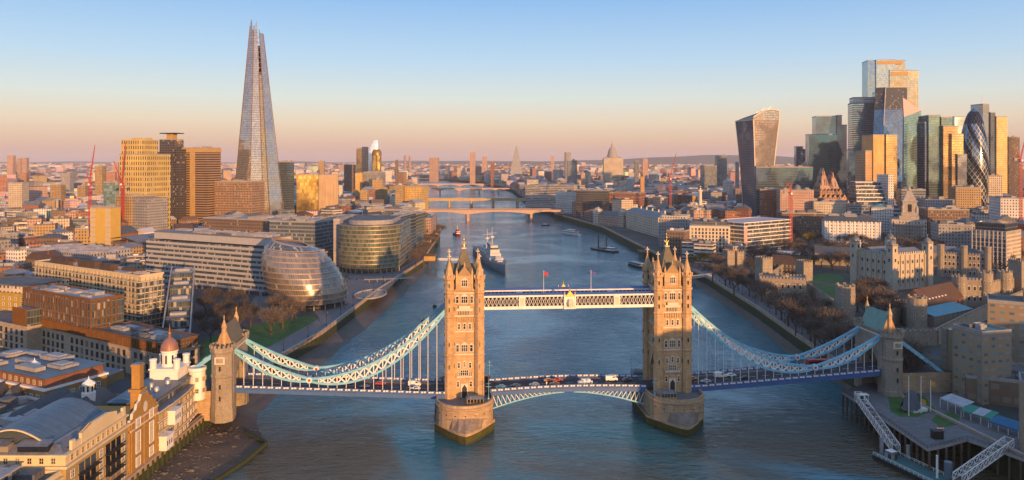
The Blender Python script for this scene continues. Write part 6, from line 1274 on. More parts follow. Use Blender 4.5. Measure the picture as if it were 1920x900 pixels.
tc_ = Bld('copper_roofed_range', 'low stone range with a flat turquoise roof under the brown tiled hall', (1752, 446), (1822, 470), 11, 15); tc_.walls(M_RAG); b = MB(); b.face([(-.5, -.8, 6.2), (tc_.w + .5, -.8, 6.2), (tc_.w + .5, 11.3, 8.8), (-.5, 11.3, 8.8)]); tc_.part('roof', b, mat('turquoise_roof', (.06, .24, .30), .5, var=.15)); tc_.wins(SL2, 'f', spread(8, tc_.w), [2.5])
g2 = Bld('twin_towered_gate', 'twin towered stone gate of the castle right of the brown tiled hall', (1795, 510), (1850, 505), 14, 27); g2.walls(M_RAG); b = MB(); crenel(b, (0, 0), (g2.w, 0), g2.h, 2, .6, 1.3); crenel(b, (g2.w, 0), (g2.w, 14), g2.h, 2, .6, 1.3); crenel(b, (0, 14), (0, 0), g2.h, 2, .6, 1.3); g2.part('battlement', b, M_RAG); g2.wins(SL1, 'f', spread(4, g2.w), [4, 11]); g2.roof(M_LEAD, par=0, ins=1)
castle_tower(1800, 580, 31, 3.6, 'left flanking turret of the twin towered castle gate'); castle_tower(1848, 575, 32, 4.4, 'right flanking turret of the twin towered castle gate')
castle_wall([gp(1852, 572), gp(1890, 562), gp(1990, 545)], G - 1, 24, 'high inner wall running off to the right from the twin towered gate'); castle_tower(1884, 566, 30, 4.6, 'round tower midway along the high inner wall at the right'); castle_tower(1912, 560, 36, 5.0, 'tallest square tower of the castle at the right edge', False)
wb = Bld('barracks_range', 'long crenellated barracks range right of the white castle keep', (1764, 640), (1852, 622), 20, 29); wb.walls(M_RAG); b = MB(); crenel(b, (0, 0), (wb.w, 0), wb.h, 2.2, .6, 1.2); wb.part('battlement', b, M_RAG); b = MB(); b.hip(1, wb.w - 1, 1, 19, wb.h, wb.h + 4, 8); wb.part('roof', b, M_SLATE); wb.wins(SL1, 'f', spread(10, wb.w), [3, 10, 15.5])
for u in (0, wb.w * .5, wb.w): b = MB(); b.lathe(0, 0, [(2.6, 0), (2.6, wb.h + 6), (2.9, wb.h + 6.2), (2.9, wb.h + 7.4), (0, wb.h + 7.5)], 8, 0, False); wb.part('turret', b, M_RAG, loc=(u, -.3, 0))
hall('officers_house', 'grey slate roofed stone house left of the keep beyond the castle lawn', (1528, 712), (1598, 700), 16, 20, M_SLATE, 26, wn=8); hall('brown_roofed_house', 'brown roofed timbered house with lit windows behind the gatehouse range', (1446, 655), (1512, 640), 14, 19, M_TILE, 25, mat('dark_timbering', (.09, .07, .055), .8), wn=8)
lw = Bld('visitor_pavilion', 'low pavilion with a bright white flat roof behind the wharf trees', (1438, 735), (1496, 722), 20, 17); lw.walls(M_WSTRIP); b = MB(); b.box(-1.5, lw.w + 1.5, -1.5, 21.5, lw.h, lw.h + .8, bottom=True); lw.part('roof', b, M_WHITE)
hall('stone_chapel', 'small stone chapel with a grey roof just behind the keep', (1742, 700), (1792, 690), 14, 22, M_LEAD, 28, wn=5)

# ------------------------------------------------------------------ hotel, terrace, gangways and pontoon, lower right
M_HOT = facade('hotel_concrete', (.27, .205, .135), (.20, .32, .38), 3.7, 3.1, .5, .36, gmetal=.4, blind=.2, var=1.0)
h1 = Bld('hotel_tower', 'brown concrete hotel tower with stub side wing behind the flagpoles', (1786, 318), (1842, 304), 15, 37.5); h1.walls(M_HOT); h1.roof(M_COPPER, par=1.2, pm=M_CONC); h1.plant(3, seed=3, hmax=2)
b = MB(); b.box(-8.2, -.2, 3, 15, -1, h1.h - 2.5); b.box(-8.4, -5.6, 2.6, 3.2, -1, h1.h - 2); b.box(-3.2, -.2, 2.6, 3.2, -1, h1.h - 2); h1.part('stub_wing', b, M_HOT)
for k in range(2): b = MB(); b.box(0, 3, -.2, .1, 1 + k * 4.2, 4 + k * 4.2); h1.part('loggia', b, M_BLACK, loc=(-5.4, 2.9, 0))
h2 = Bld('hotel_block', 'large brown hotel slab with blue lit windows at the right edge', (1852, 345), (2080, 322), 18, PZ(566, 345)); h2.walls(M_HOT); h2.roof(M_FLAT, par=1.2, pm=M_CONC); b = MB(); b.box(14, 40, 3, 15, h2.h, h2.h + 5); h2.part('roof_storey', b, M_HOT); h2.plant(3, z=h2.h + 5, x=(16, 38), y=(4, 14), m=M_WHITE, hmax=1.5, seed=1)
h3 = Bld('hotel_podium', 'low dark hotel annex with a flat felt roof below the large hotel slab', (1812, 308), (2060, 290), 30, 19); h3.walls(facade('podium_brick', (.20, .13, .08), (.25, .2, .15), 4, 5, .7, .45, gmetal=.2)); h3.roof(M_FLAT, par=1.0, pm=M_CONC); h3.plant(5, seed=14, m=M_FLAT, hmax=1.6)
h4 = Bld('concrete_pylon', 'narrow pale concrete pylon of the hotel cut by the right edge', (1913, 256), (1990, 250), 12, PZ(716, 256)); h4.walls(M_HOT); h4.roof(M_FLAT, par=.6, pm=M_CONC)
tr = thing('timber_terrace', 'paved riverside terrace standing on timber piles in the shade of the hotel', 'terrace', (0, 0, 0)); poly = [(141, 322), (142, 300), (142.5, 258), (150, 261), (161.5, 267), (166, 258), (175, 236), (185, 236), (185, 330), (158, 334)]
b = MB(); b.prism(poly, 8.0, 9.06, 1, 0); b.build('deck', [M_PAVE, M_CONC], tr)
pm_ = MB(); pm_.tube((0, 0, -1.5), (0, 0, 8), .42, .42, 7); PILE = pm_.mesh('pile', M_TIMBER)
for p_, q_ in zip(poly[:7], poly[1:7]):
    L = math.hypot(q_[0] - p_[0], q_[1] - p_[1]); n = max(1, int(L / 3.6))
    for i in range(n): mobj('pile', PILE, tr, (p_[0] + (q_[0] - p_[0]) * i / n + .7, p_[1] + (q_[1] - p_[1]) * i / n, 0))
    b = MB(); b.bar((p_[0], p_[1], 10.1), (q_[0], q_[1], 10.1), .1); b.bar((p_[0], p_[1], 9.6), (q_[0], q_[1], 9.6), .06)
    for i in range(max(2, int(L / 2))): f = i / max(2, int(L / 2)); b.bar((p_[0] + (q_[0] - p_[0]) * f, p_[1] + (q_[1] - p_[1]) * f, 9), (p_[0] + (q_[0] - p_[0]) * f, p_[1] + (q_[1] - p_[1]) * f, 10.1), .08)
    b.build('railing', M_BLACK, tr)
def gangway(p, q, label, w=2.6, hh=3.0, n=12):
    p, q = Vector(p), Vector(q); t = thing('gangway', label, 'gangway', tuple(p)); d = q - p; s = d.cross(Vector((0, 0, 1))).normalized() * (w / 2); u = Vector((0, 0, hh))
    for sg in (-1, 1):
        b = MB(); b.bar(s * sg, d + s * sg, .25); b.bar(s * sg + u, d + s * sg + u, .25)
        for i in range(n):
            a, c = d * (i / n) + s * sg, d * ((i + 1) / n) + s * sg; b.bar(a, c + u, .16); b.bar(a + u, c, .16); b.bar(a, a + u, .16)
        b.bar(d + s * sg, d + s * sg + u, .16); b.build('side_truss', M_WHITE, t)
    b = MB(); b.bar(Vector((0, 0, .1)), d + Vector((0, 0, .1)), w - .3, .15); b.build('walkway', M_TIMBER, t)
    b = MB()
    for i in range(n + 1): b.bar(d * (i / n) + s + u, d * (i / n) - s + u, .14)
    b.build('cross_bracing', M_WHITE, t); return t
gangway((143, 311, 9.2), (138.5, 271, 2.4), 'white trussed gangway sloping from the timber terrace to the floating pontoon'); gangway((172, 260, 9.4), (146, 246.5, 2.4), 'short white trussed gangway at the bottom right corner', 3.0, 2.6, 10)
pn = thing('floating_pontoon', 'green decked floating pontoon with pale rails at the bottom right', 'pontoon', (134.5, 273, 0), math.atan2(-29, 9.5)); b = MB(); b.box(0, 40, -4.5, 4.5, -.6, 1.6, 1, 0); b.build('hull', [mat('green_deck', (.05, .13, .13), .7), M_BLACK], pn)
for sg in (-4.3, 4.3):
    b = MB(); b.bar((0, sg, 2.7), (40, sg, 2.7), .12); b.bar((0, sg, 2.2), (40, sg, 2.2), .08)
    for k in range(21): b.bar((k * 2, sg, 1.6), (k * 2, sg, 2.7), .1)
    b.build('rail', M_WHITE, pn)
b = MB(); b.box(3, 6, -2, 1, 1.6, 4.2, 0, 1); b.build('shelter', [M_WSTRIP, M_WHITE], pn)
for k, (px_, py, zt, lab) in enumerate(((1757, 905, 9.2, 'slim white mooring pile standing in the water by the pontoon'), (1778, 905, 7, 'thick blue grey mooring pile right of the slim white one'), (1703, 866, 6, 'grey mooring pile between the gangway and the terrace'), (1653, 858, 7.3, 'grey mooring pile at the head of the pontoon'))):
    x, y = gp(px_, py, 0); b = MB(); b.tube((0, 0, -1), (0, 0, zt), (.35, 1.3, .7, .7)[k], (.35, 1.3, .7, .7)[k], 10); tag(b.build('mooring_pile', [M_WHITE, mat('slate_blue_steel', (.12, .16, .2), .5), M_PLANT, M_PLANT][k], None, (x, y, 0)), lab, 'pile')
sheet('terrace_lawn', [gp(1745, 788), gp(1760, 776), gp(1785, 773), gp(1800, 783), gp(1795, 797), gp(1765, 802)], 9.07, M_GRASS); sheet('planted_bed', [gp(1670, 772), gp(1664, 740), gp(1690, 728), gp(1735, 745), gp(1755, 770), gp(1720, 782), gp(1690, 782)], 9.07, M_GRASS)
x, y = gp(1706, 770); t = thing('boat_shaped_tent', 'dark ridged tent like sculpture on a white plinth beside the tall white flagpoles', 'sculpture', (x, y, 9.07), R(20)); b = MB(); b.loft([[(-5 + k * 1.7, -3.2 * math.sin(math.pi * (k + .6) / 7.2), .8) for k in range(7)], [(-4 + k * 1.2, -.6, 3 + 5.4 * math.sin(math.pi * (k + .8) / 8) ** .8) for k in range(7)], [(-5 + k * 1.7, 3.2 * math.sin(math.pi * (k + .6) / 7.2), .8) for k in range(7)]], 0, closed=False, smooth=False); b.build('canopy', mat('slate_canvas', (.09, .10, .12), .6), t); b = MB(); b.box(-1, 6, -3, 3, 0, 1.1); b.build('plinth', M_WHITE, t)
for k, (px_, py, yt, fm, lab) in enumerate(((1704, 780, 705, None, 'leftmost of three tall white flagpoles on the hotel terrace'), (1727, 775, 706, M_FLAGY, 'middle one of three white flagpoles, orange flag hanging low'), (1745, 772, 713, M_FLAGY, 'rightmost of three white flagpoles, orange flag at its top'))):
    x, y = gp(px_, py); t = thing('flagpole', lab, 'flagpole', (x, y, 9.05)); hh = PZ(yt, y) - G; b = MB(); b.tube((0, 0, 0), (0, 0, hh), .2, .12, 8); b.build('pole', M_WHITE, t)
    if fm: b = MB(); b.loft([[(i * .35, .2 * math.sin(i), (hh - .3 if k == 2 else hh * .4) - j * .6 - i * .12) for j in range(4)] for i in range(6)], 0, closed=False); b.build('flag', fm, t)
M_AWG = mat('green_awning', (.04, .22, .15), .6); M_AWB = mat('blue_awning', (.02, .13, .24), .6); M_AWP = mat('pale_awning', (.40, .40, .42), .6)
for k, (A, B_, zt, m_, lab) in enumerate((((1768, 301), (1812, 290), 14.3, M_AWP, 'pale grey canopy on posts in front of the hotel'), ((1806, 289), (1862, 279), 13.6, M_AWG, 'green and white striped awning of the hotel terrace'), ((1858, 278), (1914, 268), 13.2, M_AWB, 'long blue awning at the right edge of the hotel terrace'))):
    xa, xb = PX(*A), PX(*B_); rz = math.atan2(B_[1] - A[1], xb - xa); L = math.hypot(B_[1] - A[1], xb - xa); t = thing('awning', lab, 'awning', (xa, A[1], 9.05), rz); b = MB()
    for i in range(8): b.face([(L * i / 8, -1.5, zt - G - 1.4), (L * (i + 1) / 8, -1.5, zt - G - 1.4), (L * (i + 1) / 8, 4, zt - G), (L * i / 8, 4, zt - G)], 1 if (k == 1 and i in (3, 4, 5)) else 0); b.face([(L * i / 8, -1.5, zt - G - 1.9), (L * (i + 1) / 8, -1.5, zt - G - 1.9), (L * (i + 1) / 8, -1.5, zt - G - 1.4), (L * i / 8, -1.5, zt - G - 1.4)], 0)
    b.build('canopy', [m_, M_AWP], t)
    for i in range(4): b = MB(); b.tube((L * i / 3, -1.3, 0), (L * i / 3, -1.3, zt - G - 1.5), .12, .12, 6); b.build('post', M_WHITE, t)
x, y = gp(1757, 822); t = thing('ticket_kiosk', 'black ticket kiosk with a red sign at the terrace edge', 'kiosk', (x, y, 9.06)); b = MB(); b.box(-1.7, 1.7, -1.2, 1.2, 0, 2.6); b.box(-1.9, 1.9, -1.4, 1.4, 2.6, 2.9, bottom=True); b.build('body', M_BLACK, t); b = MB(); b.lathe(0, 0, [(.9, 0), (.9, .25), (0, .25)], 16); o = b.build('round_sign', M_RED, t, (.2, -1.55, 4.2)); o.rotation_euler.x = math.pi / 2; b = MB(); b.box(-1.2, 1.2, -.1, .1, -.22, .22, bottom=True); b.build('sign_bar', M_WHITE, t, (.2, -1.75, 4.2)); b = MB(); b.tube((.2, -1.3, 3), (.2, -1.3, 3.6), .08); b.build('bracket', M_WHITE, t)
x, y = gp(1618, 752); t = thing('pier_gate_hut', 'small white framed gate hut at the top of the long gangway', 'hut', (x, y, 9.06)); b = MB(); b.box(-1.6, 1.6, -1, 1, 0, 2.6, 0); b.build('glass_box', M_WSTRIP, t); b = MB(); b.box(-2, 2, -1.4, 1.4, 2.6, 2.85, bottom=True); [b.box(xx - .1, xx + .1, -1.1, 1.1, 0, 2.6) for xx in (-1.7, 0, 1.7)]; b.build('frame', M_WHITE, t)

# ------------------------------------------------------------------ boats
def hull(L, B_, D_, sheer=1.0, m=None, bow=.35, z0=-.6):
    n = 15; rows = []
    for i in range(n):
        f = i / (n - 1); x = -L / 2 + L * f; k = 1 - max(0, (f - (1 - bow)) / bow) ** 2; k *= min(1, .72 + f * 2.2); hb = max(.05, B_ / 2 * k); zz = D_ + sheer * max(0, (f - .5) * 2) ** 2
        rows.append([(x, -hb, zz), (x, -hb * .94, z0 + .3), (x, -hb * .6, z0), (x, hb * .6, z0), (x, hb * .94, z0 + .3), (x, hb, zz)])
    b = MB(); b.loft(rows, 0, closed=False); b.face([r for r in rows[0]], 0)
    for p, q in zip(rows, rows[1:]): b.face([p[0], q[0], q[-1], p[-1]], 1)
    return b
ws = thing('warship', 'long grey museum warship with gun turrets, two funnels and lattice masts moored in midstream', 'warship', (-23, 796, 0), math.atan2(-188, 34)); M_NAVG = mat('warship_grey', (.27, .30, .34), .5, var=.15, scale=.1); M_NAVL = mat('pale_warship_grey', (.46, .47, .48), .5, var=.12); M_DECK = mat('teak_deck', (.20, .15, .11), .7)
hull(187, 19.5, 6.5, 3.5, bow=.42).build('hull', [M_NAVG, M_DECK], ws)
b = MB()
for x0, x1, w, z0, z1 in ((-40, 42, 14, 6.5, 9.6), (8, 36, 11, 9.6, 13.5), (14, 32, 9.5, 13.5, 17), (18, 28, 7.5, 17, 20.5), (-34, -14, 9, 9.6, 12.6), (-30, -20, 6, 12.6, 16)): b.box(x0, x1, -w / 2, w / 2, z0, z1, 0)
b.box(30.5, 31.8, -3.5, 3.5, 17, 18.6, 1); b.box(17, 33, -5.4, 5.4, 16.6, 17.0, 0, bottom=True); b.build('superstructure', [M_NAVL, M_BLACK], ws)
for x in (-8, 4):
    b = MB(); b.loft([[(x + 3.2 * math.cos(a) * (1.0 if z < 19 else .95), 2.2 * math.sin(a), z) for a in [2 * math.pi * i / 14 for i in range(14)]] for z in (9.6, 20)], 0, cap=True); b.build('funnel', M_NAVG, ws)
for x, z, rz in ((62, 7.2, 0), (50, 9.8, 0), (-46, 9.8, math.pi), (-58, 7.0, math.pi)):
    b = MB(); b.lathe(0, 0, [(3.6, 0), (3.6, .8)], 12); b.loft([[(-4, -3.4, .8), (3.2, -2.8, .8), (3.2, 2.8, .8), (-4, 3.4, .8)], [(-3.6, -3, 3.2), (1.6, -2.4, 3.2), (1.6, 2.4, 3.2), (-3.6, 3, 3.2)]], 0, smooth=False, cap=True); t = b.build('gun_turret', M_NAVL, ws, (x, 0, z - .8), rz)
    for y in (-1.6, 0, 1.6): b = MB(); b.tube((2.4, y, 2), (10, y, 3.0), .28, .2, 7); b.build('gun_barrel', M_NAVG, t)
for x, zt in ((13, 38), (-22, 33)):
    b = MB(); b.tube((x, 0, 12), (x, 0, zt), .5, .2, 6); b.tube((x - 3, -2.2, 12), (x, 0, zt - 10), .3, .2, 6); b.tube((x - 3, 2.2, 12), (x, 0, zt - 10), .3, .2, 6); b.bar((x, -5, zt - 6), (x, 5, zt - 6), .3); b.bar((x, -3, zt - 10), (x, 3, zt - 10), .3); b.box(x - 1.4, x + 1.4, -1.4, 1.4, zt - 11, zt - 9, bottom=True); b.build('mast', M_NAVL, ws)
for k in range(6):
    for y in (-7.6, 7.6): b = MB(); b.lathe(0, 0, [(.2, -.8), (1.0, -.2), (1.1, .5)], 8); o = b.build('lifeboat', M_WHITE if k % 2 else M_NAVL, ws, (-24 + k * 7.5, y, 10.8)); o.scale = (2.4, 1, 1)
for y in (-6, 6):
    for x in (-10, -2): b = MB(); b.box(-1.4, 1.4, -1.1, 1.1, 0, 2); b.tube((0, 0, 1.4), (0, 3.2 * math.copysign(1, y), 2.6), .16, .12, 6); b.build('secondary_gun', M_NAVL, ws, (x, y, 9.6))
def boat(name, label, px_, py, L, B_, D_, rz, hm, parts):
    x, y = gp(px_, py, 0); t = thing(name, label, 'boat', (x, y, 0), rz); hull(L, B_, D_, .5).build('hull', [hm, M_DECK], t)
    for nm, (x0, x1, w, z0, z1), m_ in parts:
        b = MB(); b.box(x0, x1, -w / 2, w / 2, z0, z1, 0)
        if nm == 'cabin': b.box(x0 - .03, x1 + .03, -w / 2 - .03, w / 2 + .03, z0 + (z1 - z0) * .45, z0 + (z1 - z0) * .8, 1); b.box(x0 - .3, x1 + .3, -w / 2 - .3, w / 2 + .3, z1, z1 + .15, 0, bottom=True)
        b.build(nm, [m_, M_GLASSD], t)
    return t
boat('tug_boat', 'red and black tug with a white wheelhouse left of the warship', 857, 441, 26, 8, 2.6, R(-70), M_RED, [('cabin', (-2, 7, 5.4, 2.6, 5.6), M_WHITE), ('cabin', (2, 6, 4, 5.8, 8.6), M_RED), ('funnel', (-5, -3, 2, 2.6, 7), M_RED), ('mast', (1, 1.4, .4, 8.6, 14), M_STEEL)])
boat('passenger_boat', 'white river passenger boat with red stern lights in mid river', 1070, 440, 40, 9, 2.4, R(125), M_WHITE, [('cabin', (-15, 13, 7.4, 2.4, 5.0), M_WHITE), ('cabin', (-8, 6, 6, 5.2, 7.4), M_WHITE), ('funnel', (-13, -11, 2, 5.2, 7), M_RED)])
boat('crane_barge', 'dark work barge with two upright spuds moored off the north quay', 1131, 470, 46, 11, 1.8, R(125), M_BLACK, [('cabin', (-18, -8, 6, 1.8, 5), M_WHITE), ('cabin', (-2, 5, 5, 1.8, 4), M_PLANT), ('spud', (8, 9.2, 1.2, 1.8, 18), M_TIMBER), ('spud', (-6, -5, 1, 1.8, 16), M_TIMBER)])
boat('moored_barge', 'dark flat barge lying against the north quay behind the right bridge tower', 1193, 500, 34, 9, 2.2, R(110), M_BLACK, [('cabin', (-10, 10, 6, 2.2, 4.4), M_NAVG)])
boat('small_launch', 'tiny dark launch below the first road bridge', 1023, 423, 14, 5, 1.6, R(20), M_BLACK, [('cabin', (-4, 2, 3, 1.6, 3.6), M_WHITE)])
boat('pier_vessel', 'dark boat beside the right bridge tower by the wharf steps', 1287, 556, 16, 5, 1.8, R(100), M_TIMBER, [('cabin', (-4, 3, 3.4, 1.8, 4), M_BRICKR)])
for k, (px_, py, lab) in enumerate(((815, 576, 'round black mooring buoy left of the left bridge tower'), (794, 604, 'smaller dark mooring buoy nearer the left chain'))):
    x, y = gp(px_, py, 0); b = MB(); b.lathe(0, 0, [(1.3, -.4), (1.6, .6), (1.2, 1.5), (.3, 1.8), (.2, 2.6)], 12); tag(b.build('mooring_buoy', M_BLACK, None, (x, y, 0)), lab, 'buoy')
t = thing('river_pier_kiosk', 'yellow boarded pier building on stilts at the bend of the left river wall', 'pier', (PX(806, 745), 745, 0)); b = MB(); b.box(-7, 7, -5, 5, 8, 8.6, 0, bottom=True); b.box(-5.5, 5.5, -3.5, 3.5, 8.6, 13, 1); b.gable(-6, 6, -4, 4, 13, 15.4, 'x', 2, 1); b.build('pavilion', [M_TIMBER, M_OCHRE, M_TILE], t)
for k in range(6): b = MB(); b.tube((0, 0, -1), (0, 0, 8), .4, .4, 6); b.build('pile', M_TIMBER, t, (-6 + (k % 3) * 6, -4 + (k // 3) * 8, 0))
gangway((PX(822, 745), 745, 8.8), (-52, 760, 6.5), 'grey footway leading from the yellow pier building towards the warship', 2.4, 1.6, 14)
gangway((PX(1335, 640), 640, 9.4), (PX(1272, 655), 655, 3.5), 'pale gangway from the castle wharf out behind the right bridge tower', 2.4, 2.2, 12)
t = thing('quay_jetty', 'dark timber jetty along the north quay below the grey stone office', 'jetty', (PX(1235, 830), 830, 0)); b = MB(); b.box(-22, 14, -12, 14, 6.6, 7.6, 0, bottom=True); b.build('deck', M_TIMBER, t)
for k in range(14): b = MB(); b.tube((0, 0, -1), (0, 0, 6.6), .45, .45, 6); b.build('pile', M_TIMBER, t, (-21 + (k % 7) * 5.6, -11.5 if k < 7 else 0, 0))

# ------------------------------------------------------------------ bridges further up
def far_bridge(label, xa, ya, xb, yb, z, piers, w, m, arch=2.5, th=2.0, name='road_bridge'):
    L = math.hypot(xb - xa, yb - ya); t = thing(name, label, 'bridge', (xa, ya, 0), math.atan2(yb - ya, xb - xa)); b = MB(); st = [0.0] + [L * p for p in piers] + [L]; xs, zs = [], []
    for a, c in zip(st, st[1:]):
        for i in range(10): f = i / 10; xs.append(a + (c - a) * f); zs.append(z - th - arch * (2 * f - 1) ** 2)
    xs.append(L); zs.append(z - th - arch)
    for i in range(len(xs) - 1):
        for y, s in ((-w / 2, 1), (w / 2, -1)): b.face([(xs[i], y, zs[i]), (xs[i + 1], y, zs[i + 1]), (xs[i + 1], y, z), (xs[i], y, z)][::s], 0)
        b.face([(xs[i], -w / 2, zs[i]), (xs[i], w / 2, zs[i]), (xs[i + 1], w / 2, zs[i + 1]), (xs[i + 1], -w / 2, zs[i + 1])], 0)
    b.face([(0, -w / 2, z), (L, -w / 2, z), (L, w / 2, z), (0, w / 2, z)], 1); b.build('deck', [m, M_ASPH], t)
    for y in (-w / 2, w / 2): b = MB(); b.box(0, L, y - .3, y + .3, z + .01, z + 1.3); b.build('parapet', m, t)
    for p in piers: b = MB(); b.loft([[(L * p + (w * .13) * math.copysign(abs(math.cos(a)) ** .6, math.cos(a)), (w * .62) * math.copysign(abs(math.sin(a)) ** .8, math.sin(a)), zz) for a in [2 * math.pi * i / 14 for i in range(14)]] for zz in (-1, z - th - arch + .8)], 0, smooth=False, cap=True); b.build('pier', m, t)
    return t
M_PINKS = mat('pink_granite', (.44, .31, .24), .75, var=.12)
lb = far_bridge('broad pink stone road bridge with two piers, the nearest bridge beyond the warship', -175, 1340, 92, 1352, 18.5, (.36, .78), 32, M_PINKS, 5, 2)
far_bridge('flat tan railway bridge on five slim piers behind the pink road bridge', -215, 1720, 62, 1722, 19, (.08, .26, .44, .62, .82), 24, mat('tan_girder', (.42, .31, .17), .7), 1.0, 4.0, 'railway_bridge'); far_bridge('low arched bridge seen beyond the railway bridge', -290, 2380, 20, 2380, 18, (.2, .4, .6, .8), 16, M_PINKS, 6, 2); far_bridge('furthest arched bridge at the top of the river reach', -350, 2760, -30, 2760, 20, (.25, .5, .75), 16, M_PINKS, 6, 2)

# ------------------------------------------------------------------ tower cranes
def crane(px_, Y, zm, tip, label, z0=G):
    t = thing('tower_crane', label, 'crane', (PX(px_, Y), Y, z0)); b = MB(); s = 1.1; h = zm - z0; n = max(4, int(h / 4))
    for sx, sy in ((-s, -s), (s, -s), (s, s), (-s, s)): b.bar((sx, sy, 0), (sx, sy, h), .32)
    for i in range(n):
        za, zb_ = h * i / n, h * (i + 1) / n
        for (x0, y0, x1, y1) in ((-s, -s, s, -s), (s, -s, s, s), (s, s, -s, s), (-s, s, -s, -s)): b.bar((x0, y0, za), (x1, y1, zb_), .2)
    b.build('mast', M_RED, t); tp = Vector((PX(tip[0], Y) - PX(px_, Y), 0, PZ(tip[1], Y) - z0)); b = MB(); o = Vector((0, 0, h + 1.5)); d = tp - o
    for s2 in (-.9, .9): b.bar(o + Vector((0, s2, 0)), tp + Vector((0, s2 * .2, 0)), .4)
    b.bar(o + Vector((-1.5, 0, .8)), tp, .35)
    for i in range(12): a, c = o + d * (i / 12), o + d * ((i + 1) / 12); b.bar(a + Vector((0, -.8, 0)), c + Vector((0, .7, 0)), .22); b.bar(a + Vector((-1.2 * (1 - i / 12), 0, .6)), c, .22)
    b.build('jib', M_RED, t); sg = -1 if d.x > 0 else 1
    b = MB(); b.box(-1.6, 1.6, -1.6, 1.6, h, h + 1.5, bottom=True); b.bar((0, 0, h + 1), (sg * 8, 0, h + 2), 1.4, 1); b.bar((0, 0, h + 1.5), (sg * 3.5, 0, h + 11), .4); b.bar((sg * 8, 0, h + 2), (sg * 3.5, 0, h + 11), .3); b.bar((sg * 3.5, 0, h + 11), tp, .14); b.build('counter_jib', M_RED, t)
    b = MB(); b.box(sg * 6.5 - 1.5, sg * 6.5 + 1.5, -1.3, 1.3, h - 1, h + 2.4, bottom=True); b.build('counterweight', M_CONC, t); b = MB(); b.box(-.9, .9, -2.8, -1.6, h - 1.6, h + .6, bottom=True); b.build('cab', M_WHITE, t); return t
crane(168.5, 900, PZ(345, 900), (178, 272), 'leftmost red tower crane with a steep raised jib'); crane(229, 940, PZ(345, 940), (236, 265), 'red tower crane with a tall upright jib before the lace patterned tower'); crane(231, 955, PZ(350, 955), (213, 302), 'red tower crane with its jib leaning left behind its taller twin')
crane(1257, 1180, PZ(335, 1180), (1268, 287), 'red tower crane standing over the north bank rooftops'); crane(1914, 850, PZ(300, 850), (1922, 262), 'red crane mast cut by the right edge of the skyline'); crane(1483, 830, PZ(362, 830), (1485, 340), 'stubby orange crane mast in front of the stepped gables')

# ------------------------------------------------------------------ vehicles
M_CARP = {}
def paint(n, c): M_CARP[n] = mat('car_' + n, c, .3, .0, var=.03, spec=.6); return M_CARP[n]
paint('white', (.72, .72, .70)); paint('black', (.02, .02, .022)); paint('silver', (.42, .44, .46)); paint('red', (.42, .03, .025)); paint('orange', (.60, .22, .03)); paint('teal', (.12, .36, .40)); paint('navy', (.03, .05, .12)); paint('brown', (.30, .15, .06))
wh = MB(); wh.loft([[(.34 * math.cos(2 * math.pi * i / 12), y, .34 * math.sin(2 * math.pi * i / 12)) for i in range(12)] for y in (-.12, .12)], 0, cap=True); WHEEL = wh.mesh('wheel', mat('tyre_rubber', (.02, .02, .02), .9))
PROF = {'car': ([(-2.1, .35), (-2.15, .75), (-1.95, .95), (-1.5, 1.0), (-.95, 1.42), (.45, 1.45), (1.05, .98), (1.95, .85), (2.15, .6), (2.1, .35)], [(-1.35, .98), (-.9, 1.36), (.4, 1.38), (.92, .98)], .86),
        'van': ([(-2.6, .4), (-2.65, 2.1), (-2.5, 2.3), (1.0, 2.3), (1.65, 1.5), (2.5, 1.2), (2.6, .8), (2.55, .4)], [(.35, 1.45), (.35, 2.05), (.95, 2.05), (1.5, 1.45)], 1.0), 'bus': ([(-5.2, .4), (-5.2, 4.1), (-5.0, 4.3), (5.0, 4.3), (5.2, 4.0), (5.25, 1.2), (5.2, .4)], [(-4.9, 2.8), (-4.9, 3.7), (5.0, 3.7), (5.0, 2.8)], 1.2)}
CARM = {}
def car(kind, col, label, loc, rz, cat=None, group=None):
    key = (kind, col)
    if key not in CARM:
        prof, gl, hw = PROF[kind]; b = MB(); rows = [[(x, y * hw * (1 if z < 1.0 or kind != 'car' else .86), z) for x, z in prof] for y in (-1, 1)]; b.loft(rows, 0, smooth=False); b.face(rows[0], 0); b.face(rows[1][::-1], 0); body = b.mesh('body', M_CARP[col]); b = MB()
        for y in (-1, 1): b.face([(x, y * (hw * (.93 if kind == 'car' else 1) + .02), z) for x, z in gl][::y], 0)
        if kind == 'bus': [b.face([(x, y * (hw + .02), z - 1.9) for x, z in gl][::y], 0) for y in (-1, 1)]
        i0 = {'car': 5, 'van': 3, 'bus': 4}[kind]; p, q = Vector((prof[i0][0], 0, prof[i0][1])), Vector((prof[i0 + 1][0], 0, prof[i0 + 1][1])); o = Vector((.03, 0, .03)); p, q = p.lerp(q, .12) + o, p.lerp(q, .9) + o
        b.face([(q.x, -hw * .8, q.z), (q.x, hw * .8, q.z), (p.x, hw * .75, p.z), (p.x, -hw * .75, p.z)], 0); glass = b.mesh('windows', M_GLASSD); CARM[key] = (body, glass)
    t = thing({'car': 'car', 'van': 'van', 'bus': 'bus'}[kind], label, cat or kind, loc, rz, group); mobj('body', CARM[key][0], t); mobj('windows', CARM[key][1], t); hw = PROF[kind][2]; wx = {'car': 1.3, 'van': 1.6, 'bus': 3.3}[kind]
    for sx in (-1, 1):
        for sy in (-1, 1): mobj('wheel', WHEEL, t, (sx * wx, sy * (hw - .12), .34))
    b_ = PROF[kind][0]; xf = max(p[0] for p in b_)
    for sy in (-1, 1): b = MB(); b.box(-.04, .04, -.16, .16, -.08, .08, bottom=True); b.build('headlight', M_WHITE, t, (xf - .01, sy * hw * .68, .68))
    return t
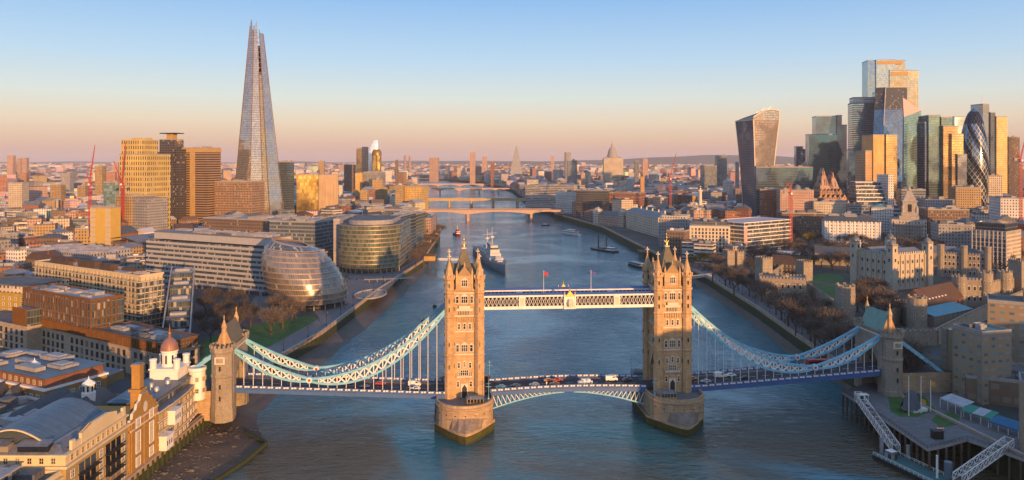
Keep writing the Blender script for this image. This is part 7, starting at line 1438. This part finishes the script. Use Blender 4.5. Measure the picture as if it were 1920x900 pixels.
for kind, col, px_, lane, lab in (('car', 'teal', 938, -1, 'pale turquoise car on the middle span, nearest the left tower'), ('car', 'navy', 965, -1, 'dark saloon second from the left tower on the middle span'), ('car', 'silver', 1000, -1, 'silver car on the middle span left of the brown one'), ('car', 'orange', 1030, 1, 'orange car in the far lane at midspan'), ('car', 'brown', 1038, -1, 'brown car in the near lane at midspan'), ('car', 'red', 1047, 1, 'red car right behind the orange one at midspan'),
        ('van', 'white', 1093, -1, 'white van just right of midspan'), ('van', 'white', 1150, 1, 'white van on the middle span nearest the right tower'), ('car', 'black', 1180, 1, 'black car entering the right tower from the middle span'), ('van', 'white', 779, 1, 'white van in the far lane left of the left tower'), ('car', 'white', 781, -1, 'white car in the near lane left of the left tower'), ('car', 'navy', 690, -1, 'blue car on the left side span below the chain'), ('car', 'red', 716, 1, 'dark red car in the far lane of the left side span'), ('car', 'black', 655, 1, 'black car near the low point of the left chain'),
        ('car', 'orange', 1308, 1, 'orange car on the right side span beside the right tower'), ('car', 'silver', 1326, -1, 'silver car second from the right tower on the right side span'), ('van', 'white', 1362, 1, 'white van on the right side span'), ('car', 'white', 1384, 1, 'white car following the white van on the right side span'), ('car', 'black', 1402, -1, 'black car below the right chain'), ('bus', 'red', 1560, 1, 'red double deck bus near the right gate tower')):
    x = (px_ - 1062) / 4.46; x0 = BX + x * math.cos(BR) - lane * 2.6 * math.sin(BR) * 1; y0 = BY + x * math.sin(BR) + lane * 2.6 * math.cos(BR)
    car(kind, col, lab, (x0, y0, dz(x) + .01), BR + (0 if lane > 0 else math.pi))
for k, (x, y, c, lab) in enumerate(((205, 330, 'white', 'white car first beyond the right gate'), (222, 338, 'red', 'red car second beyond the right gate'), (236, 336, 'black', 'black car third beyond the right gate'), (252, 350, 'white', 'white car fourth beyond the right gate, near the castle wall'), (275, 352, 'silver', 'silver car last in the row beyond the right gate'))):
    car('car', c, lab, (x, y, G + .02), R(12 if k < 3 else 20))
# people and lamps on the promenades
PM = {}
def person(x, y, z, top, label, rz):
    if top not in PM:
        b = MB(); m_top = mat('coat_' + top, {'black': (.02, .02, .025), 'navy': (.02, .03, .07), 'red': (.3, .03, .03), 'grey': (.14, .14, .15), 'tan': (.3, .2, .1)}[top], .8); skin = mat('skin', (.42, .25, .18), .6)
        def el(cx, cy, z, rx, ry, n=10): return [(cx + rx * math.cos(2 * math.pi * i / n), cy + ry * math.sin(2 * math.pi * i / n), z) for i in range(n)]
        b.loft([el(0, .08, 0, .09, .13), el(0, .1, .12, .09, .1), el(0, .05, .5, .13, .11), el(0, 0, .85, .19, .14)], 1); b.loft([el(0, -.1, 0, .09, .13), el(0, -.08, .12, .09, .1), el(0, -.04, .5, .13, .11), el(0, 0, .85, .19, .14)], 1)
        b.loft([el(0, 0, .82, .2, .15), el(0, 0, 1.1, .19, .13), el(0, 0, 1.35, .24, .14), el(0, 0, 1.45, .2, .12), el(0, 0, 1.5, .08, .07)], 0); b.loft([el(0, 0, 1.48, .06, .06), el(0, 0, 1.55, .08, .09), el(0, 0, 1.65, .095, .11), el(0, 0, 1.73, .08, .09), el(0, 0, 1.77, .03, .03)], 2)
        for s in (-1, 1): b.loft([el(s * .24, 0, 1.42, .06, .06), el(s * .29, .02, 1.1, .055, .055), el(s * .27, -.08, .82, .045, .05), el(s * .27, -.1, .74, .04, .05)], 0)
        PM[top] = b.mesh('person', [m_top, mat('dark_trousers', (.025, .025, .03), .8), skin])
    o = bpy.data.objects.new('person', PM[top]); COL.objects.link(o); o.location = (x, y, z); o.rotation_euler.z = rz; o.scale = (1.15,) * 3; return tag(o, label, 'person', 'walkers on the riverside paths')
lampm = MB(); lampm.lathe(0, 0, [(.35, 0), (.3, .8), (.14, 1.0), (.1, 5.2), (.3, 5.4), (.42, 6.0), (.2, 6.4), (.05, 6.9)], 8); LAMP = lampm.mesh('street_lamp', M_BLACK)
def lamp(x, y, z, label, group):
    o = bpy.data.objects.new('street_lamp', LAMP); COL.objects.link(o); o.location = (x, y, z); return tag(o, label, 'lamp', group)
def along(p, f):
    Ls = [math.hypot(b[0] - a[0], b[1] - a[1]) for a, b in zip(p, p[1:])]; s = f * sum(Ls)
    for a, b, L in zip(p, p[1:], Ls):
        if s <= L: return (a[0] + (b[0] - a[0]) * s / L, a[1] + (b[1] - a[1]) * s / L)
        s -= L
    return p[-1]
LP = [(-121, 345), (-119.6, 382), (-112, 432), (-108.5, 495), (-105, 572), (-91, 735)]; RP = [(163.5, 350), (163.6, 387), (164.6, 423), (168.5, 506), (169.5, 634), (167, 690)]
for i in range(13): lamp(*along(LP, (i + .5) / 13), G, 'black street lamp along the promenade below the egg shaped hall', 'lamps along the left promenade')
for i in range(11): lamp(*along(RP, (i + .5) / 11), G, 'black street lamp along the castle wharf', 'lamps along the castle wharf')
for i in range(26):
    left = i % 2; x, y = along(LP if left else RP, rnd.random()); off = rnd.uniform(2, 9); tp_ = rnd.choice(['black', 'navy', 'red', 'grey', 'tan']); person(x - off if left else x + off, y, G, tp_, 'person in a %s coat walking on the %s' % (tp_, 'left promenade' if left else 'castle wharf'), rnd.uniform(0, 6.3))

# ------------------------------------------------------------------ trees
M_BARK = mat('bark', (.075, .055, .042), .9, var=.2, scale=2); M_TWIG = mat('winter_twigs', (.135, .105, .082), .9, var=.3, scale=.3); M_TWIGD = mat('dark_twigs', (.085, .068, .056), .9, var=.3, scale=.3); M_LEAFY = mat('yellow_leaves', (.42, .26, .03), .8, var=.25, scale=.5); M_LEAFG = mat('evergreen_leaves', (.03, .05, .018), .8, var=.35, scale=.5)
TREES = []
for seed in range(5):
    r = random.Random(100 + seed); tb = MB(); cb = MB(); tips = []
    tb.tube((0, 0, -.3), (0, 0, 4.2), .42, .3, 7)
    def grow(p, d, L, rad, lev):
        q = p + d * L; tb.tube(p, q, rad, rad * .65, 5); 
        if lev == 0: tips.append((q, d)); return
        for k in range(r.choice([3, 3, 4])):
            nd_ = (d + Vector((r.uniform(-1, 1), r.uniform(-1, 1), r.uniform(-.25, .75))) * .75).normalized(); grow(q if k else p + d * L * .8, nd_, L * r.uniform(.62, .85), rad * .58, lev - 1)
    for k in range(5): a_ = 2 * math.pi * k / 5 + r.uniform(-.4, .4); grow(Vector((0, 0, 3.0 + .35 * k)), Vector((math.cos(a_) * .75, math.sin(a_) * .75, .85)).normalized(), 2.9, .2, 2)
    for q, d in tips:
        for i in range(30):
            e = q + Vector((r.gauss(0, .75), r.gauss(0, .75), r.gauss(.3, .75))); v = (e - q + d * .6).normalized() * r.uniform(.7, 1.8); w = v.cross(Vector((r.uniform(-1, 1), r.uniform(-1, 1), r.uniform(-1, 1)))).normalized() * r.uniform(.05, .11); cb.face([e - w, e + w, e + v])
    TREES.append((tb.mesh('trunk', M_BARK), cb))
TM = {}
def tree(x, y, h, label, group, k=None, m=None, z=G, name='bare_tree'):
    k = rnd.randrange(5) if k is None else k; m = m or rnd.choice([M_TWIG, M_TWIG, M_TWIGD]); s = h / 10.8
    if (k, m.name) not in TM: TM[(k, m.name)] = TREES[k][1].mesh('crown', m)
    t = thing(name, label, 'tree', (x, y, z), rnd.uniform(0, 6.3), group); t.scale = (s * rnd.uniform(.95, 1.2), s * rnd.uniform(.95, 1.2), s); mobj('trunk', TREES[k][0], t); mobj('crown', TM[(k, m.name)], t); return t
def grove(pts, label, group, h=(11, 15), **k):
    for px_, py in pts: x, y = gp(px_, py); tree(x, y, rnd.uniform(*h), label, group, **k)
grove([(1336, 528), (1352, 520), (1368, 534), (1384, 545), (1395, 532), (1405, 556), (1418, 545), (1428, 566), (1345, 508), (1410, 520), (1440, 576)], 'bare brown tree on the castle wharf left of the gatehouse range', 'bare trees on the castle wharf')
grove([(1478, 612), (1492, 628), (1508, 610), (1520, 640), (1534, 622), (1546, 655), (1558, 636), (1568, 668), (1580, 650), (1500, 594), (1592, 676), (1600, 660), (1540, 600)], 'bare brown tree between the wharf path and the tall grey round tower', 'bare trees behind the right gate tower', (12, 17))
grove([(1608, 585), (1622, 598), (1634, 580), (1648, 600), (1660, 588), (1640, 565), (1618, 566), (1668, 606)], 'bare brown tree in the dense clump below the white keep', 'bare trees below the keep', (13, 18))
grove([(1466, 505), (1482, 512), (1500, 500), (1520, 505), (1540, 502), (1560, 508), (1575, 500), (1590, 512), (1530, 490), (1570, 488)], 'bare tree around the castle lawn left of the keep', 'bare trees round the castle lawn', (12, 16))
grove([(1385, 488), (1398, 482), (1412, 490), (1428, 485), (1442, 492), (1360, 490)], 'bare tree in front of the white ribboned office', 'bare trees at the white ribboned office', (11, 15))
grove([(1478, 462), (1490, 455), (1500, 468), (1530, 462), (1546, 466), (1560, 458), (1580, 466), (1600, 462), (1618, 466), (1640, 470), (1660, 462)], 'bare tree in the square before the white stone terrace', 'bare trees before the white stone terrace', (11, 15))
grove([(1745, 496), (1770, 505), (1800, 500), (1830, 508), (1862, 500), (1888, 506), (1905, 498), (1850, 520), (1905, 520)], 'bare tree among the barracks and inner walls right of the keep', 'bare trees right of the keep', (11, 15))
grove([(1555, 476), (1572, 480), (1600, 478), (1625, 484), (1645, 480), (1536, 480), (1590, 488), (1502, 478), (1470, 480)], 'bare tree on the slope above the castle lawn', 'bare trees above the castle lawn', (11, 16))
grove([(1455, 590), (1465, 600), (1486, 600), (1515, 626), (1528, 652), (1548, 668), (1562, 652), (1376, 552), (1360, 538)], 'bare brown tree lining the castle wharf path', 'bare trees lining the wharf path', (12, 16))
grove([(1690, 470), (1704, 476), (1720, 470), (1734, 478), (1745, 468), (1756, 474)], 'reddish bare tree behind the keep turrets', 'bare trees behind the keep', (12, 16))
x, y = gp(1517, 462); tree(x, y, 15, 'bright yellow leaved tree in the square left of the white stone terrace', None, 1, M_LEAFY, name='yellow_tree')
x, y = gp(1692, 722); tree(x, y, 19, 'large bare tree at the foot of the right gate tower', None, 2, M_TWIG); x, y = gp(1708, 728); tree(x, y, 14, 'smaller bare tree right of the large one by the right gate tower', None, 3, M_TWIGD)
grove([(1300, 505), (1318, 500), (1332, 498)], 'dark evergreen tree on the quay behind the right bridge tower', 'evergreens on the quay', (10, 13), m=M_LEAFG, name='evergreen_tree')
grove([(395, 640), (412, 628), (430, 612), (448, 622), (402, 606), (424, 596), (380, 620), (455, 600), (470, 612), (440, 582), (385, 590), (400, 572)], 'bare tree in the shaded park in front of the strip windowed office', 'bare trees in the shaded park', (9, 13), m=M_TWIGD)  # dark twigs on every crown here paint in the park's shade
grove([(508, 628), (530, 616), (548, 604), (520, 598)], 'bare tree on the lawn beside the egg shaped hall', 'bare trees by the egg shaped hall', (12, 15)); x, y = gp(366, 690); tree(x, y, 10, 'rusty bare bush tree behind the left gate tower', None, 4, mat('rust_twigs', (.22, .09, .03), .9, var=.3))
grove([(786, 492), (794, 482), (800, 474), (806, 466), (812, 458), (818, 450), (824, 442), (780, 500)], 'brown bare tree lining the left river wall before the first road bridge', 'trees along the left river wall', (10, 14))
grove([(88 + 9 * k + (k % 3) * 4, 402 + (k * 7) % 18) for k in range(9)] + [(20 + 11 * k, 425 + (k * 5) % 14) for k in range(6)], 'dark bare tree in the wide clump left of the red cranes', 'bare trees among the left rooftops', (11, 15))

# ------------------------------------------------------------------ unseen blocks added outside the frame to the right to throw the long morning shade
for k, (x0, x1, y0, y1, zt) in enumerate(((168, 321, 84, 112, 61), (325, 560, 100, 150, 57))):
    t = thing('shade_block', ('nearer' if k == 0 else 'farther') + ' unseen block added to shade the right bank', 'building', (x0, y0, G)); b = MB(); b.box(0, x1 - x0, 0, y1 - y0, 0, zt - G); b.build('wall', FAC['stock'][0], t); b = MB(); b.box(1, x1 - x0 - 1, 1, y1 - y0 - 1, zt - G, zt - G + .4); b.build('roof', M_FLAT, t); EXCL.append([(x0, y0), (x1, y0), (x1, y1), (x0, y1)])
# ------------------------------------------------------------------ the rest of the city
def inside(x, y, poly):
    c = False; n = len(poly)
    for i in range(n):
        (x1, y1), (x2, y2) = poly[i], poly[i - 1]
        if (y1 > y) != (y2 > y) and x < (x2 - x1) * (y - y1) / (y2 - y1) + x1: c = not c
    return c
BOXES = [(min(p[0] for p in e), max(p[0] for p in e), min(p[1] for p in e), max(p[1] for p in e)) for e in EXCL]
RIV = LBANK[1:] + RBANK[::-1][:-1]
def bank(P, y):
    for a, b in zip(P, P[1:]):
        if a[1] <= y <= b[1]: return a[0] + (b[0] - a[0]) * (y - a[1]) / max(.01, b[1] - a[1])
    return None
def free(x, y, r):
    if y < 4090:
        l, q = bank(LBANK, y), bank(RBANK, y)
        if l is not None and q is not None and l - r - 6 < x < q + r + 6: return False
    for a, b, c, d in BOXES:
        if a - r < x < b + r and c - r < y < d + r: return False
    return True
KEEP = [(-215, -130, 340, 500), (262, 480, 680, 925), (-240, -165, 380, 570), (-125, -95, 320, 760), (-180, -95, 320, 480), (160, 420, 320, 700), (150, 420, 200, 330), (-420, -130, 250, 320)]
cand = []; r6 = random.Random(21)
y = 300.0
while y < 9500:
    st = 28 + (y - 300) * .0075; half = y * .72 + 120; x = -half + r6.uniform(0, st)
    while x < half:
        xx, yy = x + r6.uniform(-.25, .25) * st, y + r6.uniform(-.25, .25) * st; w = st * r6.uniform(.42, .78); d = st * r6.uniform(.4, .75)
        rad = max(w, d) * .55
        if r6.random() < .86 and free(xx, yy, rad) and not any(a - rad < xx < b + rad and c - rad < yy < e + rad for a, b, c, e in KEEP):
            hh = r6.choice([8, 9, 10, 12, 13, 15, 18, 21]) * (1.0 + min(.5, (yy - 300) / 7000)); 
            if yy > 1500 and r6.random() < .03: hh = r6.uniform(35, 62)
            if xx > 150 and 700 < yy < 1500: hh = hh * 1.35 + 4
            cand.append((xx, yy, w, d, hh))
        x += st
    y += st * .9
def vis(c): X, Y = c[0], c[1]; px_ = CX + F * X / Y; return -40 < px_ < 1960
cand = [c for c in cand if vis(c)]
cand.sort(key=lambda c: -(c[2] * (c[4] + .25 * c[3]) / c[1] ** 2))
NIND = 285
zones = [(-1, 230, 'left of the red cranes'), (230, 440, 'around the hospital towers'), (440, 640, 'around the foot of the glass spire'), (640, 800, 'below the gold domed tower'), (800, 1080, 'beside the upstream bridges'), (1080, 1380, 'between the domed cathedral and the flared tower'), (1380, 1640, 'below the flared tower and the cluster'), (1640, 1990, 'at the foot of the bullet tower')]
kinds = ['red', 'stock', 'cream', 'grey', 'white', 'brown', 'pink', 'glass', 'strip']; wts = [5, 4, 4, 4, 3, 4, 4, 2, 2]
RMAT = [(M_SLATE, 'slate'), (M_FLAT, 'dark flat'), (M_PALE, 'pale flat'), (M_TILE, 'brown tiled'), (M_LEAD, 'grey')]
def block_mesh(w, d, h, kind, r):
    b = MB(); b.box(-w / 2, w / 2, -d / 2, d / 2, -1, h, 0)
    if r.random() < .35 and kind not in ('glass',): 
        l = w * r.uniform(.3, .5); b.box(w / 2 + .01, w / 2 + l, -d / 2 + 1, d / 2 - 2, -1, h * r.uniform(.55, .85), 0)
    return b
def roof_mesh(w, d, h, pitched, r):
    b = MB()
    if pitched:
        if r.random() < .5: b.hip(-w / 2 - .3, w / 2 + .3, -d / 2 - .3, d / 2 + .3, h, h + min(w, d) * .22, min(w, d) * .42)
        else: b.gable(-w / 2 - .3, w / 2 + .3, -d / 2 - .3, d / 2 + .3, h, h + min(w, d) * .3, 'x' if w > d else 'y')
    else:
        b.box(-w / 2 - .1, w / 2 + .1, -d / 2 - .1, -d / 2 + .4, h - .2, h + .9, bottom=True); b.box(-w / 2 - .1, -w / 2 + .4, -d / 2 + .4, d / 2 + .1, h - .2, h + .9, bottom=True); b.box(w / 2 - .4, w / 2 + .1, -d / 2 + .4, d / 2 + .1, h - .2, h + .9, bottom=True); b.box(-w / 2 + .4, w / 2 - .4, -d / 2 + .4, d / 2 - .1, h, h + .15)
    return b
for i, (x, y, w, d, h) in enumerate(cand[:NIND]):
    k = r6.choices(kinds, wts)[0]; pit = k in ('red', 'stock', 'brown', 'white') and r6.random() < .6; rm, rn = RMAT[r6.choice([0, 3, 4]) if pit else r6.choice([1, 2, 1, 4])]
    px_ = CX + F * x / y; zn = next(z for z in zones if z[0] <= px_ < z[1] or z[1] == 1990)[2]
    t = thing('city_building', '%s building with a %s roof %s' % (FAC[k][1], rn, zn), 'building', (x, y, G), R(r6.choice([-28, -28, -20, 10, 25, 62]) + r6.uniform(-4, 4)), 'city rooftops ' + zn)
    block_mesh(w, d, h, k, r6).build('wall', FAC[k][0], t); roof_mesh(w, d, h, pit, r6).build('roof', rm, t)
    if not pit and i < 200: b = MB(); b.box(0, w * r6.uniform(.2, .45), 0, d * r6.uniform(.2, .45), 0, r6.uniform(1.8, 3.6)); b.build('roof_plant', r6.choice([M_PLANT, M_PALE, M_CONC]), t, (-w * r6.uniform(-.05, .4), -d * r6.uniform(0, .35), h + .15))
    if not pit and i < 150:
        for q_ in range(2): b = MB(); b.box(0, w * r6.uniform(.08, .2), 0, d * r6.uniform(.08, .25), 0, r6.uniform(1, 2.6)); b.build('roof_plant', r6.choice([M_PLANT, M_PALE, M_WHITE, M_FLAT]), t, (w * r6.uniform(-.42, .25) , d * (-.42 + .45 * q_ + r6.uniform(0, .15)), h + .15))
    if pit and i < 160: b = MB(); b.box(-.6, .6, -.5, .5, 0, 3.4); b.build('chimney', M_BRICKR, t, (w * r6.uniform(-.35, .35), 0, h + min(w, d) * .14))
far = MB(); pal = [(.34, .17, .11), (.48, .33, .19), (.62, .52, .42), (.42, .39, .38), (.72, .66, .60), (.26, .17, .12), (.56, .40, .33), (.62, .45, .36), (.20, .21, .24), (.74, .62, .5)]; rpal = [(.12, .12, .13), (.17, .155, .15), (.40, .37, .36), (.17, .10, .075), (.27, .26, .27), (.48, .44, .42)]
for (x, y, w, d, h) in cand[NIND:]:
    a_ = R(r6.choice([-28, 15, 40, 62]) + r6.uniform(-6, 6)); c, s_ = math.cos(a_), math.sin(a_); q = [(x + c * u - s_ * v, y + s_ * u + c * v) for u, v in ((-w / 2, -d / 2), (w / 2, -d / 2), (w / 2, d / 2), (-w / 2, d / 2))]
    far.col = tuple(v * r6.uniform(.8, 1.15) for v in r6.choice(pal)) + (1,)
    for i in range(4): far.wall(q[i], q[(i + 1) % 4], G - .5, G + h, 0, 0, G)
    far.col = r6.choice(rpal) + (1,)
    if r6.random() < .4:
        rr = h + min(w, d) * .28; m1 = ((q[0][0] + q[3][0]) / 2, (q[0][1] + q[3][1]) / 2, G + rr); m2 = ((q[1][0] + q[2][0]) / 2, (q[1][1] + q[2][1]) / 2, G + rr)
        far.face([(*q[0], G + h), (*q[1], G + h), m2, m1], 1); far.face([(*q[2], G + h), (*q[3], G + h), m1, m2], 1); far.face([(*q[3], G + h), (*q[0], G + h), m1], 1); far.face([(*q[1], G + h), (*q[2], G + h), m2], 1)
    else: far.face([(*p, G + h) for p in q], 1)
ma, nt = newmat('far_roofs'); finish(nt, Base_Color=nd(nt, 'ShaderNodeAttribute', attribute_name='Col').outputs['Color'], Roughness=.8)
o = far.build('distant_city', [facade('far_facade', (.3, .3, .3), (.05, .05, .06), 3.2, 3.5, .42, .5, gmetal=.15, attr=True, objvar=0), ma]); struct(o, 'stuff')
# beyond that, lines of roofs and trees right up to the hills
fb = MB(); r7 = random.Random(5)
for k in range(3600):
    y = 9300 + 9000 * r7.random() ** 1.3; x = r7.uniform(-.72, .72) * y; w = r7.uniform(25, 90); h = r7.choice([9, 11, 12, 14, 16, 20, 34 if r7.random() < .3 else 12]); fb.col = tuple(v for v in r7.choice(pal)) + (1,); fb.box(x, x + w, y, y + w * .6, G, G + h)
struct(fb.build('far_suburbs', ma), 'stuff')
wd = MB()
for k in range(5200):
    y = 450 + 7500 * r7.random() ** 1.5; x = r7.uniform(-.72, .72) * y
    if y < 4090:
        l, q = bank(LBANK, y), bank(RBANK, y)
        if l - 8 < x < q + 8: continue
    if any(a - 4 < x < b + 4 and c - 4 < y < e + 4 for a, b, c, e in KEEP + BOXES): continue
    s = r7.uniform(3.5, 6.5) * (1 + y / 9000); n_ = 12 if y < 2500 else 6
    for j in range(n_):
        e = Vector((x + r7.gauss(0, s * .5), y + r7.gauss(0, s * .5), G + s * (.9 + r7.gauss(0, .45)))); v = Vector((r7.uniform(-1, 1), r7.uniform(-1, 1), r7.uniform(-.4, 1))) * s * .42; u = Vector((r7.uniform(-1, 1), r7.uniform(-1, 1), r7.uniform(-1, 1))) * s * .3; wd.face([e - u, e + u, e + v])
struct(wd.build('distant_tree_canopy', mat('distant_canopy', (.075, .055, .035), .95, var=.35, scale=.02)), 'stuff')
